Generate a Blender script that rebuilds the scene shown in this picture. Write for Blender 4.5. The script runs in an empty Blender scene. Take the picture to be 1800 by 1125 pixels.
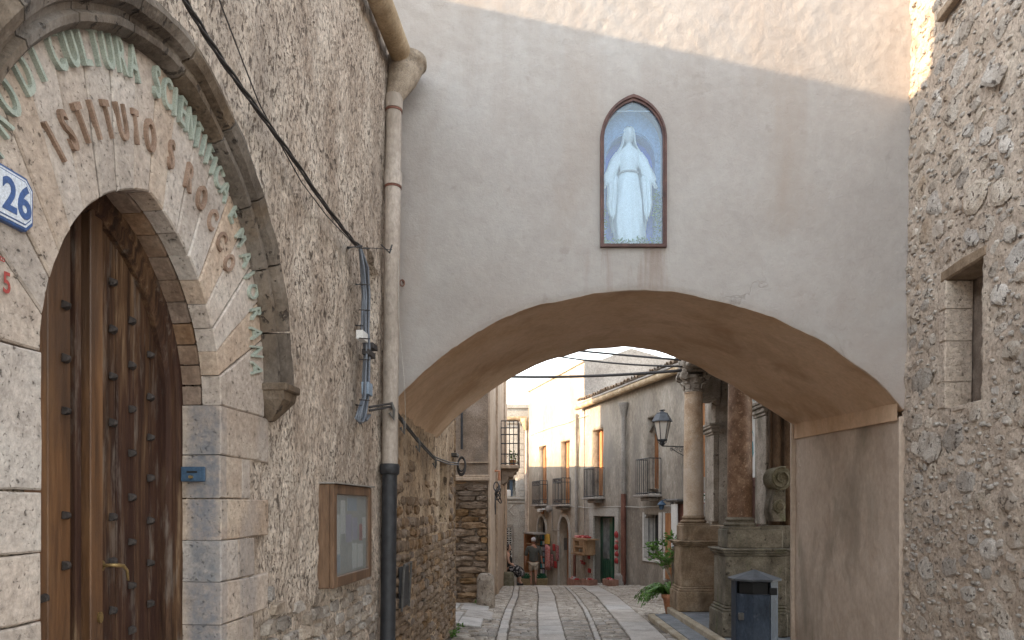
import bpy, bmesh, math, random
import numpy as np
from mathutils import Vector, Matrix

R = math.radians
rnd = random.Random(7)
scene = bpy.context.scene
col = scene.collection

# ------------------------------------------------------------------ camera, sky, sun, exposure
F = 1300.0 / 1800.0            # focal length over picture width
CAMZ = 1.65
cam_d = bpy.data.cameras.new('camera'); cam = bpy.data.objects.new('camera', cam_d); col.objects.link(cam)
cam.location = (0, 0, CAMZ); cam.rotation_euler = (R(90), 0, 0)
cam_d.sensor_width = 36; cam_d.lens = 36 * F; cam_d.shift_y = (895 - 562.5) / 1800
cam_d.clip_start = 0.05; cam_d.clip_end = 3000
scene.camera = cam

SUN_DIR = Vector((0.955, 0.155, -0.2035)).normalized()
el = math.asin(-SUN_DIR.z); az = math.atan2(-SUN_DIR.x, -SUN_DIR.y)
w = bpy.data.worlds.new('World'); scene.world = w; w.use_nodes = True
nt = w.node_tree; nt.nodes.clear()
sky = nt.nodes.new('ShaderNodeTexSky'); sky.sky_type = 'NISHITA'; sky.sun_disc = False
sky.sun_elevation = el; sky.sun_rotation = az
sky.air_density = 1.3; sky.dust_density = 0.4; sky.ozone_density = 1.0; sky.altitude = 700
bg = nt.nodes.new('ShaderNodeBackground'); bg.inputs['Strength'].default_value = 0.15
hs = nt.nodes.new('ShaderNodeHueSaturation'); hs.inputs['Saturation'].default_value = 0.30
ow = nt.nodes.new('ShaderNodeOutputWorld')
nt.links.new(sky.outputs[0], hs.inputs['Color']); nt.links.new(hs.outputs[0], bg.inputs[0]); nt.links.new(bg.outputs[0], ow.inputs[0])
sl = bpy.data.lights.new('sun', 'SUN'); sl.energy = 2.0; sl.angle = R(0.6); sl.color = (1.0, 0.72, 0.45)
so = bpy.data.objects.new('sun', sl); col.objects.link(so)
so.rotation_euler = SUN_DIR.to_track_quat('-Z', 'Y').to_euler()
scene.view_settings.view_transform = 'Standard'; scene.view_settings.look = 'None'
scene.view_settings.gamma = 1; scene.view_settings.use_curve_mapping = False
scene.view_settings.exposure = 2.88
scene.cycles.max_bounces = 8; scene.cycles.diffuse_bounces = 6; scene.cycles.use_denoising = True

# ------------------------------------------------------------------ numpy noise
def _hash(i, j, k, seed):
    n = (i * 374761393 + j * 668265263 + k * 2147483647 + seed * 1274126177) & 0xffffffff
    n = ((n ^ (n >> 13)) * 1274126177) & 0xffffffff
    n = (n ^ (n >> 16)) & 0xffffffff
    return n.astype(np.float64) / 4294967295.0
def vnoise(P, seed=0):
    P = np.asarray(P, float); I = np.floor(P).astype(np.int64); f = P - I; f = f * f * (3 - 2 * f)
    r = 0
    for a in (0, 1):
        for b in (0, 1):
            for c in (0, 1):
                h = _hash(I[:, 0] + a, I[:, 1] + b, I[:, 2] + c, seed)
                r = r + h * (f[:, 0] if a else 1 - f[:, 0]) * (f[:, 1] if b else 1 - f[:, 1]) * (f[:, 2] if c else 1 - f[:, 2])
    return r * 2 - 1
def fbm(P, s, octv=4, seed=0):
    P = np.asarray(P, float) * s; t = 0; a = 1; n = 0
    for o in range(octv):
        t = t + a * vnoise(P + o * 17.3, seed + o); n += a; a *= .5; P = P * 2.03
    return t / n

# ------------------------------------------------------------------ materials
def ramp(nt, fac, stops):
    r = nt.nodes.new('ShaderNodeValToRGB'); e = r.color_ramp.elements
    while len(e) < len(stops): e.new(0.5)
    for k, (p, c) in enumerate(stops):
        e[k].position = p; e[k].color = (c[0], c[1], c[2], 1) if not isinstance(c, (int, float)) else (c, c, c, 1)
    nt.links.new(fac, r.inputs[0]); return r.outputs[0]
def nz(nt, vec, scale, detail=6, rough=.6, dist=0.0):
    n = nt.nodes.new('ShaderNodeTexNoise'); n.inputs['Scale'].default_value = scale; n.inputs['Detail'].default_value = detail
    n.inputs['Roughness'].default_value = rough; n.inputs['Distortion'].default_value = dist
    nt.links.new(vec, n.inputs['Vector']); return n.outputs['Fac']
def mixc(nt, fac, a, b, mode='MIX'):
    m = nt.nodes.new('ShaderNodeMix'); m.data_type = 'RGBA'; m.blend_type = mode
    for inp, v in ((m.inputs[0], fac), (m.inputs[6], a), (m.inputs[7], b)):
        if isinstance(v, (int, float)): inp.default_value = v
        elif isinstance(v, tuple): inp.default_value = (v[0], v[1], v[2], 1)
        else: nt.links.new(v, inp)
    return m.outputs[2]
def mathn(nt, op, a, b=0.0, clamp=False):
    m = nt.nodes.new('ShaderNodeMath'); m.operation = op; m.use_clamp = clamp
    for inp, v in ((m.inputs[0], a), (m.inputs[1], b)):
        if isinstance(v, (int, float)): inp.default_value = v
        else: nt.links.new(v, inp)
    return m.outputs[0]
def newmat(name):
    m = bpy.data.materials.new(name); m.use_nodes = True; nt = m.node_tree
    b = nt.nodes['Principled BSDF']; return m, nt, b
def coords(nt, stretch=(1, 1, 1), objrand=False):
    g = nt.nodes.new('ShaderNodeNewGeometry'); mp = nt.nodes.new('ShaderNodeVectorMath'); mp.operation = 'MULTIPLY'
    nt.links.new(g.outputs['Position'], mp.inputs[0]); mp.inputs[1].default_value = stretch
    return mp.outputs[0]
def grain_mat(name, lo, mid, hi, scale=3.0, stretch=(1, 1, 1), rough=.9, bumps=((40, .006, .6),), pits=None,
              stain=None, rand=0.0, spec=.25, fine=(.68, 1.24), metal=0.0, green=None, speck=None, pitmask=0, jamb=False, crack=None, drip=False):
    """layered colour variation + several scales of real bump.  pits=(scale, threshold, colour, depth)  stain=(scale,colour,lo,hi)"""
    m, nt, b = newmat(name)
    v = coords(nt, stretch); v1 = coords(nt)
    c = ramp(nt, nz(nt, v, scale, 8, .65), [(.32, lo), (.5, mid), (.68, hi)])
    fine = ramp(nt, nz(nt, v, scale * 14, 5, .7), [(.3, fine[0]), (.7, fine[1])])
    c = mixc(nt, 1.0, c, fine, 'MULTIPLY')
    h = None
    for (s, d, st) in bumps:
        n = nz(nt, v, s, 6, .65)
        bp = mathn(nt, 'MULTIPLY', n, d); h = bp if h is None else mathn(nt, 'ADD', h, bp)
    if speck:
        f = ramp(nt, nz(nt, v1, speck[0], 3, .6), [(speck[1], 0.0), (speck[1] + .08, 1.0)])
        c = mixc(nt, mathn(nt, 'MULTIPLY', f, speck[3]), c, speck[2])
    if stain:
        f = ramp(nt, nz(nt, coords(nt, (1, 1, .45)), stain[0], 5, .6, .6), [(stain[2], 0.0), (stain[3], 1.0)])
        c = mixc(nt, mathn(nt, 'MULTIPLY', f, .8), c, stain[1])
    if green:
        z = nt.nodes.new('ShaderNodeSeparateXYZ'); nt.links.new(coords(nt), z.inputs[0])
        f = ramp(nt, nz(nt, coords(nt, (1, 1, .35)), green[0], 5, .6), [(green[1], 0.0), (green[1] + .12, 1.0)])
        c = mixc(nt, mathn(nt, 'MULTIPLY', f, .7), c, green[2])
    if drip:
        sp = nt.nodes.new('ShaderNodeSeparateXYZ'); nt.links.new(v1, sp.inputs[0])
        f = ramp(nt, nz(nt, coords(nt, (1, 1, .07)), 13, 5, .6, .2), [(.50, 0.0), (.66, 1.0)])
        mk = ramp(nt, mathn(nt, 'MULTIPLY', mathn(nt, 'ABSOLUTE', mathn(nt, 'SUBTRACT', sp.outputs[0], .925)), 1.0), [(.20, 1.0), (.42, 0.0)])
        mz = ramp(nt, mathn(nt, 'MULTIPLY', sp.outputs[2], .2), [(.60, 0.0), (.725, .6)]); mz.node.color_ramp.elements.new(.7325).color = (0, 0, 0, 1)
        c = mixc(nt, mathn(nt, 'MULTIPLY', f, mathn(nt, 'MULTIPLY', mk, mz)), c, (.24, .17, .13))
        f2 = ramp(nt, nz(nt, coords(nt, (1, 1, .05)), 5, 6, .65, .2), [(.50, 0.0), (.75, .28)])
        m2 = ramp(nt, mathn(nt, 'MULTIPLY', sp.outputs[2], .2), [(.86, 0.0), (1.2, 1.0)])
        c = mixc(nt, mathn(nt, 'MULTIPLY', f2, m2), c, (.27, .225, .19))
        f3 = ramp(nt, nz(nt, v1, 1.1, 4, .6, .5), [(.45, 0.0), (.7, .6)]); m3 = ramp(nt, mathn(nt, 'MULTIPLY', sp.outputs[2], .2), [(.50, 1.0), (.75, 0.0)])
        c = mixc(nt, mathn(nt, 'MULTIPLY', f3, m3), c, (.36, .29, .25))
    if crack:
        vo = nt.nodes.new('ShaderNodeTexVoronoi'); vo.feature = 'DISTANCE_TO_EDGE'; vo.inputs['Scale'].default_value = crack[0]
        vm = nt.nodes.new('ShaderNodeVectorMath'); vm.operation = 'ADD'; nt.links.new(v1, vm.inputs[0])
        nn = nt.nodes.new('ShaderNodeTexNoise'); nn.inputs['Scale'].default_value = 3.5; nn.inputs['Detail'].default_value = 8; nt.links.new(v1, nn.inputs['Vector'])
        sc_ = nt.nodes.new('ShaderNodeVectorMath'); sc_.operation = 'SCALE'; sc_.inputs['Scale'].default_value = .9; nt.links.new(nn.outputs['Color'], sc_.inputs[0]); nt.links.new(sc_.outputs[0], vm.inputs[1])
        nt.links.new(vm.outputs[0], vo.inputs['Vector'])
        f = ramp(nt, vo.outputs['Distance'], [(.0, 1.0), (.006, 0.0)])
        f = mathn(nt, 'MULTIPLY', f, ramp(nt, nz(nt, v1, 1.3, 3, .5), [(.60, 0.0), (.68, .6)]))
        c = mixc(nt, f, c, crack[1]); h = mathn(nt, 'SUBTRACT', h, mathn(nt, 'MULTIPLY', f, .004))
    for pt in ((pits if isinstance(pits[0], tuple) else (pits,)) if pits else ()):
        pn = nz(nt, v, pt[0], 4, .6, .3)
        f = ramp(nt, pn, [(pt[1], 1.0), (pt[1] + .05, 0.0)])
        if pitmask: f = mathn(nt, 'MULTIPLY', f, ramp(nt, nz(nt, v1, pitmask, 4, .6, .4), [(.36, .35), (.52, 1.0)]))
        c = mixc(nt, mathn(nt, 'MULTIPLY', f, .8), c, pt[2])
        h = mathn(nt, 'SUBTRACT', h, mathn(nt, 'MULTIPLY', f, pt[3]))
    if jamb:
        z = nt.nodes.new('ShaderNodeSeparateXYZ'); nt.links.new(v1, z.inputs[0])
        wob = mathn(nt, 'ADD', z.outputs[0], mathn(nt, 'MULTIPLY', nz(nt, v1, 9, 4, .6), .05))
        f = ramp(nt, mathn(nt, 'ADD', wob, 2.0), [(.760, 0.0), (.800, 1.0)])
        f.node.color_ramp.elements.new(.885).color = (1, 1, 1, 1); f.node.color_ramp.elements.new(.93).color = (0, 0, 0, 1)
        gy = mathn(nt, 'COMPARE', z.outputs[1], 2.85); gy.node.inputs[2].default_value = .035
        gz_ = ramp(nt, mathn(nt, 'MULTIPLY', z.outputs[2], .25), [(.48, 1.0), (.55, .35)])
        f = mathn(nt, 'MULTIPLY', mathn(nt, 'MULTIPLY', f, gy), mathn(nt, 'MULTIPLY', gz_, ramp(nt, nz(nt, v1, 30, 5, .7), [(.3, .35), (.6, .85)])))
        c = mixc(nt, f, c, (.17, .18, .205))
    if rand:
        oi = nt.nodes.new('ShaderNodeObjectInfo')
        rr = ramp(nt, oi.outputs['Random'], [(0.0, 1 - rand), (1.0, 1 + rand)])
        c = mixc(nt, 1.0, c, rr, 'MULTIPLY')
        hsn = nt.nodes.new('ShaderNodeHueSaturation'); nt.links.new(c, hsn.inputs['Color'])
        nt.links.new(ramp(nt, mathn(nt, 'FRACT', mathn(nt, 'MULTIPLY', oi.outputs['Random'], 7.3)), [(0, .65), (1, 1.25)]), hsn.inputs['Saturation'])
        c = hsn.outputs[0]
    nt.links.new(c, b.inputs['Base Color'])
    b.inputs['Roughness'].default_value = rough; b.inputs['Specular IOR Level'].default_value = spec; b.inputs['Metallic'].default_value = metal
    bp = nt.nodes.new('ShaderNodeBump'); bp.inputs['Strength'].default_value = 1.0; bp.inputs['Distance'].default_value = 1.0
    nt.links.new(h, bp.inputs['Height']); nt.links.new(bp.outputs[0], b.inputs['Normal'])
    return m
def plain(name, c, rough=.6, metal=0.0, var=.15, scale=12, spec=.4, bump=.001):
    lo = tuple(x * (1 - var) for x in c); hi = tuple(min(1, x * (1 + var)) for x in c)
    return grain_mat(name, lo, c, hi, scale, rough=rough, metal=metal, bumps=((60, bump, .5),), spec=spec)

M = {}
M['rubble'] = grain_mat('rubble', (.37, .285, .22), (.56, .46, .375), (.74, .64, .54), 3.2, (1, 1, .55), bumps=((12, .018, 1), (42, .016, 1), (130, .007, 1)), fine=(.55, 1.32),
                        pits=((27, .345, (.10, .075, .058), .016), (75, .395, (.15, .115, .09), .008)), pitmask=2.1, stain=(1.1, (.36, .30, .25), .48, .66), speck=(60, .6, (.60, .52, .44), .5))
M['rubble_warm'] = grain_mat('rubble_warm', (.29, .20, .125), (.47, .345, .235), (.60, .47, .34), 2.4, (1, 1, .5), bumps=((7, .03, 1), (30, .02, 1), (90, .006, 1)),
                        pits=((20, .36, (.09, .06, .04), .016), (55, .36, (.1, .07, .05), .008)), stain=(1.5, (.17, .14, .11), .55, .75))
M['ashlar'] = grain_mat('ashlar', (.35, .275, .215), (.45, .365, .30), (.52, .445, .375), 3.0, bumps=((9, .010, 1), (45, .004, 1), (140, .002, 1)),
                        pits=((42, .29, (.13, .095, .07), .006), (95, .31, (.17, .13, .10), .003)), stain=(1.6, (.27, .27, .28), .52, .7), rand=.10)
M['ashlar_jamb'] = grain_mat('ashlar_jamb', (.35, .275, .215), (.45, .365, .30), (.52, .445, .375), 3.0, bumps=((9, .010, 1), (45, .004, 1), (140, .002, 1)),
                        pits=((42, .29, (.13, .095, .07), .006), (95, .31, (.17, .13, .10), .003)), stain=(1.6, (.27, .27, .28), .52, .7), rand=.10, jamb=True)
M['mould'] = grain_mat('mould', (.075, .052, .036), (.135, .104, .078), (.22, .18, .145), 4.0, (1, 1, .7), bumps=((12, .012, 1), (50, .006, 1)), pits=(26, .34, (.04, .03, .025), .006),
                       stain=(2.0, (.16, .10, .05), .5, .66), rand=.08)
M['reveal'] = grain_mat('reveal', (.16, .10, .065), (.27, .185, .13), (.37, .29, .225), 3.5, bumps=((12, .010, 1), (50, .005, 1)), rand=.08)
M['joint'] = grain_mat('joint', (.12, .09, .07), (.19, .15, .12), (.30, .24, .2), 6, bumps=((30, .01, 1),))
M['plaster'] = grain_mat('plaster', (.345, .315, .295), (.385, .358, .338), (.415, .395, .378), .9, bumps=((2.2, .012, 1), (9, .0045, 1), (38, .0035, 1), (150, .0022, 1)),
                         stain=(.9, (.33, .275, .235), .50, .74), speck=(7, .66, (.26, .235, .215), .4), fine=(.93, 1.05), crack=(.75, (.27, .24, .22)), drip=True)
M['soffit'] = grain_mat('soffit', (.52, .34, .21), (.60, .42, .285), (.66, .48, .345), 1.6, bumps=((5, .010, 1), (40, .003, 1)), stain=(1.6, (.40, .26, .16), .5, .68), fine=(.88, 1.08))
M['pier'] = grain_mat('pier', (.36, .275, .215), (.44, .35, .28), (.51, .415, .34), 1.5, (1, 1, .8), bumps=((5, .008, 1), (40, .003, 1)),
                      stain=(1.4, (.20, .17, .13), .52, .72), green=(1.7, .62, (.16, .15, .08)), fine=(.86, 1.1))
M['mortar'] = grain_mat('mortar', (.45, .36, .285), (.53, .435, .355), (.60, .51, .42), 2.5, bumps=((6, .02, 1), (28, .018, 1), (110, .005, 1)), pits=((24, .33, (.20, .155, .12), .010), (66, .35, (.25, .20, .16), .005)))
M['fieldstone'] = grain_mat('fieldstone', (.40, .34, .285), (.55, .48, .41), (.68, .615, .545), 9, bumps=((13, .03, 1), (40, .02, 1), (120, .007, 1)), rand=.18,
                            pits=(24, .36, (.12, .09, .07), .015), stain=(3, (.36, .27, .2), .45, .65))
M['rubblestone'] = grain_mat('rubblestone', (.26, .215, .175), (.40, .34, .285), (.52, .46, .40), 6, bumps=((14, .03, 1), (50, .012, 1)), rand=.2, pits=(26, .35, (.09, .06, .045), .012))
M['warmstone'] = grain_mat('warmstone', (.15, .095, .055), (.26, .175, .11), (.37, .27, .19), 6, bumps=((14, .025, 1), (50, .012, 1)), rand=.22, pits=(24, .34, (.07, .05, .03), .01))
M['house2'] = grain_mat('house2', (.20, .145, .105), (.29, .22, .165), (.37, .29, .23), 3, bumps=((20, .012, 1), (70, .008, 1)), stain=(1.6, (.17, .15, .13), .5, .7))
M['house2_side'] = grain_mat('house2_side', (.36, .26, .18), (.45, .34, .25), (.52, .41, .32), 2, (1, 1, .4), bumps=((12, .01, 1),), stain=(2, (.25, .18, .13), .55, .75))
M['facade'] = grain_mat('facade', (.22, .185, .145), (.335, .29, .235), (.43, .385, .33), 1.1, (1, 1, .4), bumps=((4, .02, 1), (25, .01, 1)), stain=(.7, (.27, .22, .17), .47, .66), speck=(5, .6, (.3, .25, .2), .5))
M['facade_grey'] = grain_mat('facade_grey', (.20, .17, .14), (.315, .275, .23), (.43, .385, .33), 1.4, (1, 1, .45), bumps=((5, .02, 1), (30, .012, 1)), stain=(.8, (.19, .17, .15), .45, .65), speck=(9, .6, (.45, .42, .38), .4))
M['gable'] = grain_mat('gable', (.24, .21, .19), (.32, .29, .265), (.38, .35, .32), 1.2, bumps=((6, .02, 1), (30, .01, 1)), stain=(1.2, (.2, .18, .16), .5, .7))
M['whitewash'] = grain_mat('whitewash', (.33, .31, .28), (.41, .39, .355), (.48, .46, .43), 1.5, bumps=((10, .008, 1),), stain=(1.1, (.36, .33, .28), .5, .75))
M['whitejamb'] = plain('whitejamb', (.62, .60, .57), .8)
M['church'] = grain_mat('church', (.22, .185, .15), (.34, .29, .24), (.46, .40, .34), 4, bumps=((14, .012, 1), (60, .005, 1)), stain=(2.2, (.14, .12, .09), .5, .68), pits=(20, .33, (.1, .07, .05), .008))
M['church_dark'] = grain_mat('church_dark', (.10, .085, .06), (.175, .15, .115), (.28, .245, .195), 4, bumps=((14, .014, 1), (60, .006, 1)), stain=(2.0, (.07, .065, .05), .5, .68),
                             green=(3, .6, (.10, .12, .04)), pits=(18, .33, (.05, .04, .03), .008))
M['church_brown'] = grain_mat('church_brown', (.20, .135, .085), (.31, .225, .15), (.43, .34, .25), 4, bumps=((14, .012, 1), (60, .005, 1)), stain=(2.4, (.10, .07, .045), .5, .66))
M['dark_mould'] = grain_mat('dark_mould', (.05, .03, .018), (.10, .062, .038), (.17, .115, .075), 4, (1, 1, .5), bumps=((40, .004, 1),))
M['marble_pink'] = grain_mat('marble_pink', (.38, .25, .155), (.50, .365, .25), (.61, .49, .38), 5, bumps=((40, .003, 1),), rough=.6, speck=(22, .6, (.6, .5, .42), .5), stain=(1.2, (.55, .5, .45), .5, .75))
M['marble_red'] = grain_mat('marble_red', (.10, .055, .032), (.165, .092, .055), (.27, .17, .11), 7, bumps=((40, .004, 1),), rough=.55, speck=(34, .58, (.40, .27, .18), .6))
M['cobble'] = grain_mat('cobble', (.20, .17, .14), (.34, .295, .25), (.46, .41, .355), 5, bumps=((25, .010, 1), (90, .004, 1)), rough=.75, rand=.22, spec=.35)
M['slab'] = grain_mat('slab', (.31, .28, .25), (.43, .39, .355), (.52, .48, .445), 3, bumps=((25, .005, 1), (90, .002, 1)), rough=.75, rand=.08, spec=.35)
M['dirt'] = grain_mat('dirt', (.10, .08, .065), (.15, .125, .1), (.2, .17, .14), 6, bumps=((30, .01, 1),))
M['slate'] = grain_mat('slate', (.13, .14, .155), (.19, .20, .215), (.26, .27, .28), 4, bumps=((25, .004, 1),), rough=.6, rand=.1)
M['slate_edge'] = grain_mat('slate_edge', (.28, .23, .16), (.38, .32, .24), (.46, .4, .32), 5, bumps=((30, .006, 1),))
M['pipe_stone'] = grain_mat('pipe_stone', (.33, .275, .23), (.42, .36, .31), (.50, .44, .39), 3, (1, 1, .5), bumps=((30, .004, 1),), stain=(3, (.28, .24, .2), .5, .7))
M['hopper'] = grain_mat('hopper', (.20, .155, .115), (.31, .25, .19), (.42, .35, .28), 12, bumps=((60, .006, 1),), speck=(40, .6, (.12, .11, .1), .6))
M['stud_iron'] = plain('stud_iron', (.045, .036, .032), .7, var=.5, scale=40, spec=.3, bump=.004)
M['iron'] = plain('iron', (.025, .026, .03), .55, var=.4, scale=20, spec=.5, bump=.004)
M['woodgrey'] = grain_mat('woodgrey', (.16, .11, .07), (.26, .19, .13), (.34, .26, .19), 6, bumps=((40, .006, 1),))
M['iron_pale'] = plain('iron_pale', (.10, .095, .09), .6, var=.4, scale=20)
M['rustpipe'] = grain_mat('rustpipe', (.09, .04, .03), (.17, .075, .055), (.22, .11, .08), 4, (1, 1, .4), bumps=((40, .004, 1),), rough=.6)
M['greypipe'] = grain_mat('greypipe', (.20, .18, .16), (.28, .255, .23), (.34, .31, .28), 4, (1, 1, .4), bumps=((40, .004, 1),), rough=.7)
M['gutter'] = grain_mat('gutter', (.27, .19, .11), (.39, .29, .185), (.52, .42, .30), 5, bumps=((40, .004, 1),), rough=.8, stain=(4, (.25, .18, .11), .5, .7))
M['tile'] = grain_mat('tile', (.17, .12, .085), (.30, .22, .16), (.42, .34, .26), 9, bumps=((40, .006, 1),), rand=.2)
M['cable'] = plain('cable', (.045, .04, .04), .6)
M['cable_blue'] = plain('cable_blue', (.17, .19, .225), .5)
M['cable_pale'] = plain('cable_pale', (.45, .42, .38), .6)
M['letter_green'] = grain_mat('letter_green', (.27, .31, .27), (.35, .39, .335), (.41, .44, .38), 18, bumps=((80, .002, 1),), rough=.6, stain=(14, (.30, .22, .16), .62, .75))
M['letter_brown'] = grain_mat('letter_brown', (.18, .12, .085), (.28, .19, .14), (.36, .26, .2), 14, bumps=((60, .003, 1),))
M['white'] = plain('white', (.72, .71, .69), .6, var=.06)
M['enamel'] = plain('enamel', (.60, .64, .70), .25, var=.05)
M['blue'] = plain('blue', (.05, .10, .25), .3)
M['redpaint'] = plain('redpaint', (.34, .06, .05), .8)
M['brass'] = plain('brass', (.36, .25, .11), .5, metal=.8)
M['bluemetal'] = plain('bluemetal', (.045, .085, .14), .5)
M['bin'] = grain_mat('bin', (.022, .030, .045), (.038, .052, .078), (.07, .09, .125), 3, (1, 1, .4), bumps=((60, .001, 1),), rough=.6, spec=.3, speck=(9, .62, (.16, .18, .21), .3))
M['binroof'] = plain('binroof', (.075, .08, .09), .55, var=.3, scale=9)
M['black'] = plain('black', (.012, .012, .013), .6)
M['framewood'] = grain_mat('framewood', (.09, .05, .03), (.155, .09, .052), (.24, .15, .095), 6, (1, 1, .15), bumps=((40, .003, 1),), rough=.5, spec=.4)
M['niche_frame'] = grain_mat('niche_frame', (.05, .02, .016), (.09, .038, .03), (.13, .06, .045), 8, bumps=((40, .002, 1),), rough=.45, spec=.4)
M['shutter'] = grain_mat('shutter', (.20, .085, .035), (.30, .14, .065), (.38, .20, .10), 5, (1, 1, .2), bumps=((40, .003, 1),), rough=.6)
M['orange'] = grain_mat('orange', (.28, .12, .05), (.38, .18, .08), (.46, .24, .12), 5, (1, 1, .2), bumps=((40, .003, 1),), rough=.6)
M['greendoor'] = grain_mat('greendoor', (.008, .045, .028), (.014, .075, .045), (.025, .10, .06), 5, bumps=((40, .001, 1),), rough=.4, spec=.5)
M['statue'] = plain('statue', (.80, .81, .80), .45, var=.04)
M['niche_blue'] = grain_mat('niche_blue', (.03, .10, .55), (.05, .14, .66), (.10, .22, .70), 4, bumps=((30, .003, 1),))
M['niche_pale'] = grain_mat('niche_pale', (.17, .29, .50), (.21, .34, .56), (.26, .39, .60), 5, bumps=((30, .004, 1),))
M['terracotta'] = grain_mat('terracotta', (.42, .17, .09), (.50, .22, .12), (.58, .30, .19), 8, bumps=((50, .002, 1),), rough=.8)
M['leaf'] = grain_mat('leaf', (.05, .12, .02), (.09, .19, .035), (.16, .28, .06), 9, bumps=((50, .001, 1),), rough=.5)
M['leaf_dark'] = grain_mat('leaf_dark', (.01, .06, .03), (.015, .10, .05), (.03, .15, .07), 12, bumps=((50, .001, 1),), rough=.6)
M['moss'] = grain_mat('moss', (.10, .09, .055), (.17, .15, .10), (.26, .23, .17), 9, bumps=((20, .02, 1), (60, .01, 1)))
M['wicker'] = grain_mat('wicker', (.14, .10, .05), (.24, .18, .10), (.32, .25, .15), 20, (1, 1, 3), bumps=((50, .01, 1),))
M['cratewood'] = grain_mat('cratewood', (.20, .10, .075), (.28, .15, .11), (.36, .21, .16), 6, bumps=((50, .003, 1),), rough=.7)
M['pine'] = grain_mat('pine', (.26, .15, .08), (.34, .21, .12), (.42, .28, .17), 6, (1, 1, .3), bumps=((50, .003, 1),), rough=.6)
M['red'] = plain('red', (.34, .035, .035), .6, var=.45, scale=18)
M['pinkcloth'] = grain_mat('pinkcloth', (.45, .05, .05), (.55, .22, .20), (.60, .50, .45), 22, (1, 1, 1), bumps=((60, .003, 1),), rough=.9)
M['darkcloth'] = grain_mat('darkcloth', (.03, .03, .04), (.30, .08, .08), (.55, .45, .40), 30, bumps=((60, .003, 1),), rough=.9)
M['yellow'] = plain('yellow', (.62, .38, .07), .7, var=.1)
M['skin'] = plain('skin', (.40, .21, .14), .6, var=.08)
M['skin_pale'] = plain('skin_pale', (.48, .28, .20), .6, var=.08)
M['shirt'] = grain_mat('shirt', (.07, .07, .062), (.095, .095, .085), (.12, .12, .105), 6, bumps=((20, .02, 1),), rough=.9)
M['shorts'] = plain('shorts', (.45, .38, .30), .9)
M['cap'] = plain('cap', (.52, .50, .52), .9, var=.05)
M['hair'] = plain('hair', (.02, .014, .012), .5)
M['hair_grey'] = plain('hair_grey', (.3, .28, .26), .7)
M['skirt'] = grain_mat('skirt', (.01, .01, .012), (.02, .02, .02), (.55, .50, .50), 16, bumps=((20, .01, 1),), rough=.9)
M['paper'] = plain('paper', (.66, .66, .65), .7, var=.06)
M['paper_blue'] = plain('paper_blue', (.26, .33, .42), .7)
M['paper_lilac'] = plain('paper_lilac', (.36, .34, .46), .7)
M['paper_grey'] = plain('paper_grey', (.36, .36, .35), .7)
M['teal'] = plain('teal', (.03, .28, .36), .7)
M['darkred_door'] = grain_mat('darkred_door', (.10, .05, .04), (.16, .085, .07), (.22, .12, .1), 5, (1, 1, .2), bumps=((40, .003, 1),), rough=.6)
M['lampglass'] = plain('lampglass', (.55, .50, .44), .35, var=.04)

def door_wood():
    m, nt, b = newmat('old_door_wood')
    v = coords(nt, (1, 1, .06)); v2 = coords(nt, (1, 1, .22)); v3 = coords(nt, (1, 1, .16))
    c = ramp(nt, nz(nt, v, 26, 8, .7, .5), [(.3, (.012, .006, .003)), (.45, (.040, .019, .010)), (.56, (.10, .052, .026)), (.67, (.22, .145, .085))])
    f = ramp(nt, nz(nt, v2, 5, 5, .6, .3), [(.40, 0.0), (.58, 1.0)])
    c = mixc(nt, f, c, mixc(nt, .7, c, (.035, .013, .009)))
    g = ramp(nt, nz(nt, v3, 13, 8, .7, .15), [(.54, 0.0), (.68, 1.0)])
    c = mixc(nt, mathn(nt, 'MULTIPLY', g, .6), c, (.22, .185, .155))
    nt.links.new(c, b.inputs['Base Color']); b.inputs['Roughness'].default_value = .75; b.inputs['Specular IOR Level'].default_value = .25
    h = mathn(nt, 'MULTIPLY', nz(nt, v, 40, 6, .7, .3), .006)
    bp = nt.nodes.new('ShaderNodeBump'); bp.inputs['Distance'].default_value = 1
    nt.links.new(h, bp.inputs['Height']); nt.links.new(bp.outputs[0], b.inputs['Normal'])
    return m
M['doorwood'] = door_wood()
def door_orange():
    m, nt, b = newmat('orange_door_wood')
    v = coords(nt, (1, 1, .08))
    c = ramp(nt, nz(nt, v, 18, 8, .7, .4), [(.3, (.06, .027, .011)), (.5, (.15, .070, .029)), (.7, (.24, .125, .055))])
    f = ramp(nt, nz(nt, coords(nt, (1, 1, .3)), 3, 6, .65, .3), [(.42, 0.0), (.6, 1.0)])
    c = mixc(nt, mathn(nt, 'MULTIPLY', f, .7), c, (.05, .028, .018))
    nt.links.new(c, b.inputs['Base Color']); b.inputs['Roughness'].default_value = .5
    h = mathn(nt, 'MULTIPLY', nz(nt, v, 40, 6, .7, .3), .005)
    bp = nt.nodes.new('ShaderNodeBump'); bp.inputs['Distance'].default_value = 1
    nt.links.new(h, bp.inputs['Height']); nt.links.new(bp.outputs[0], b.inputs['Normal'])
    return m
M['doororange'] = door_orange()
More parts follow.
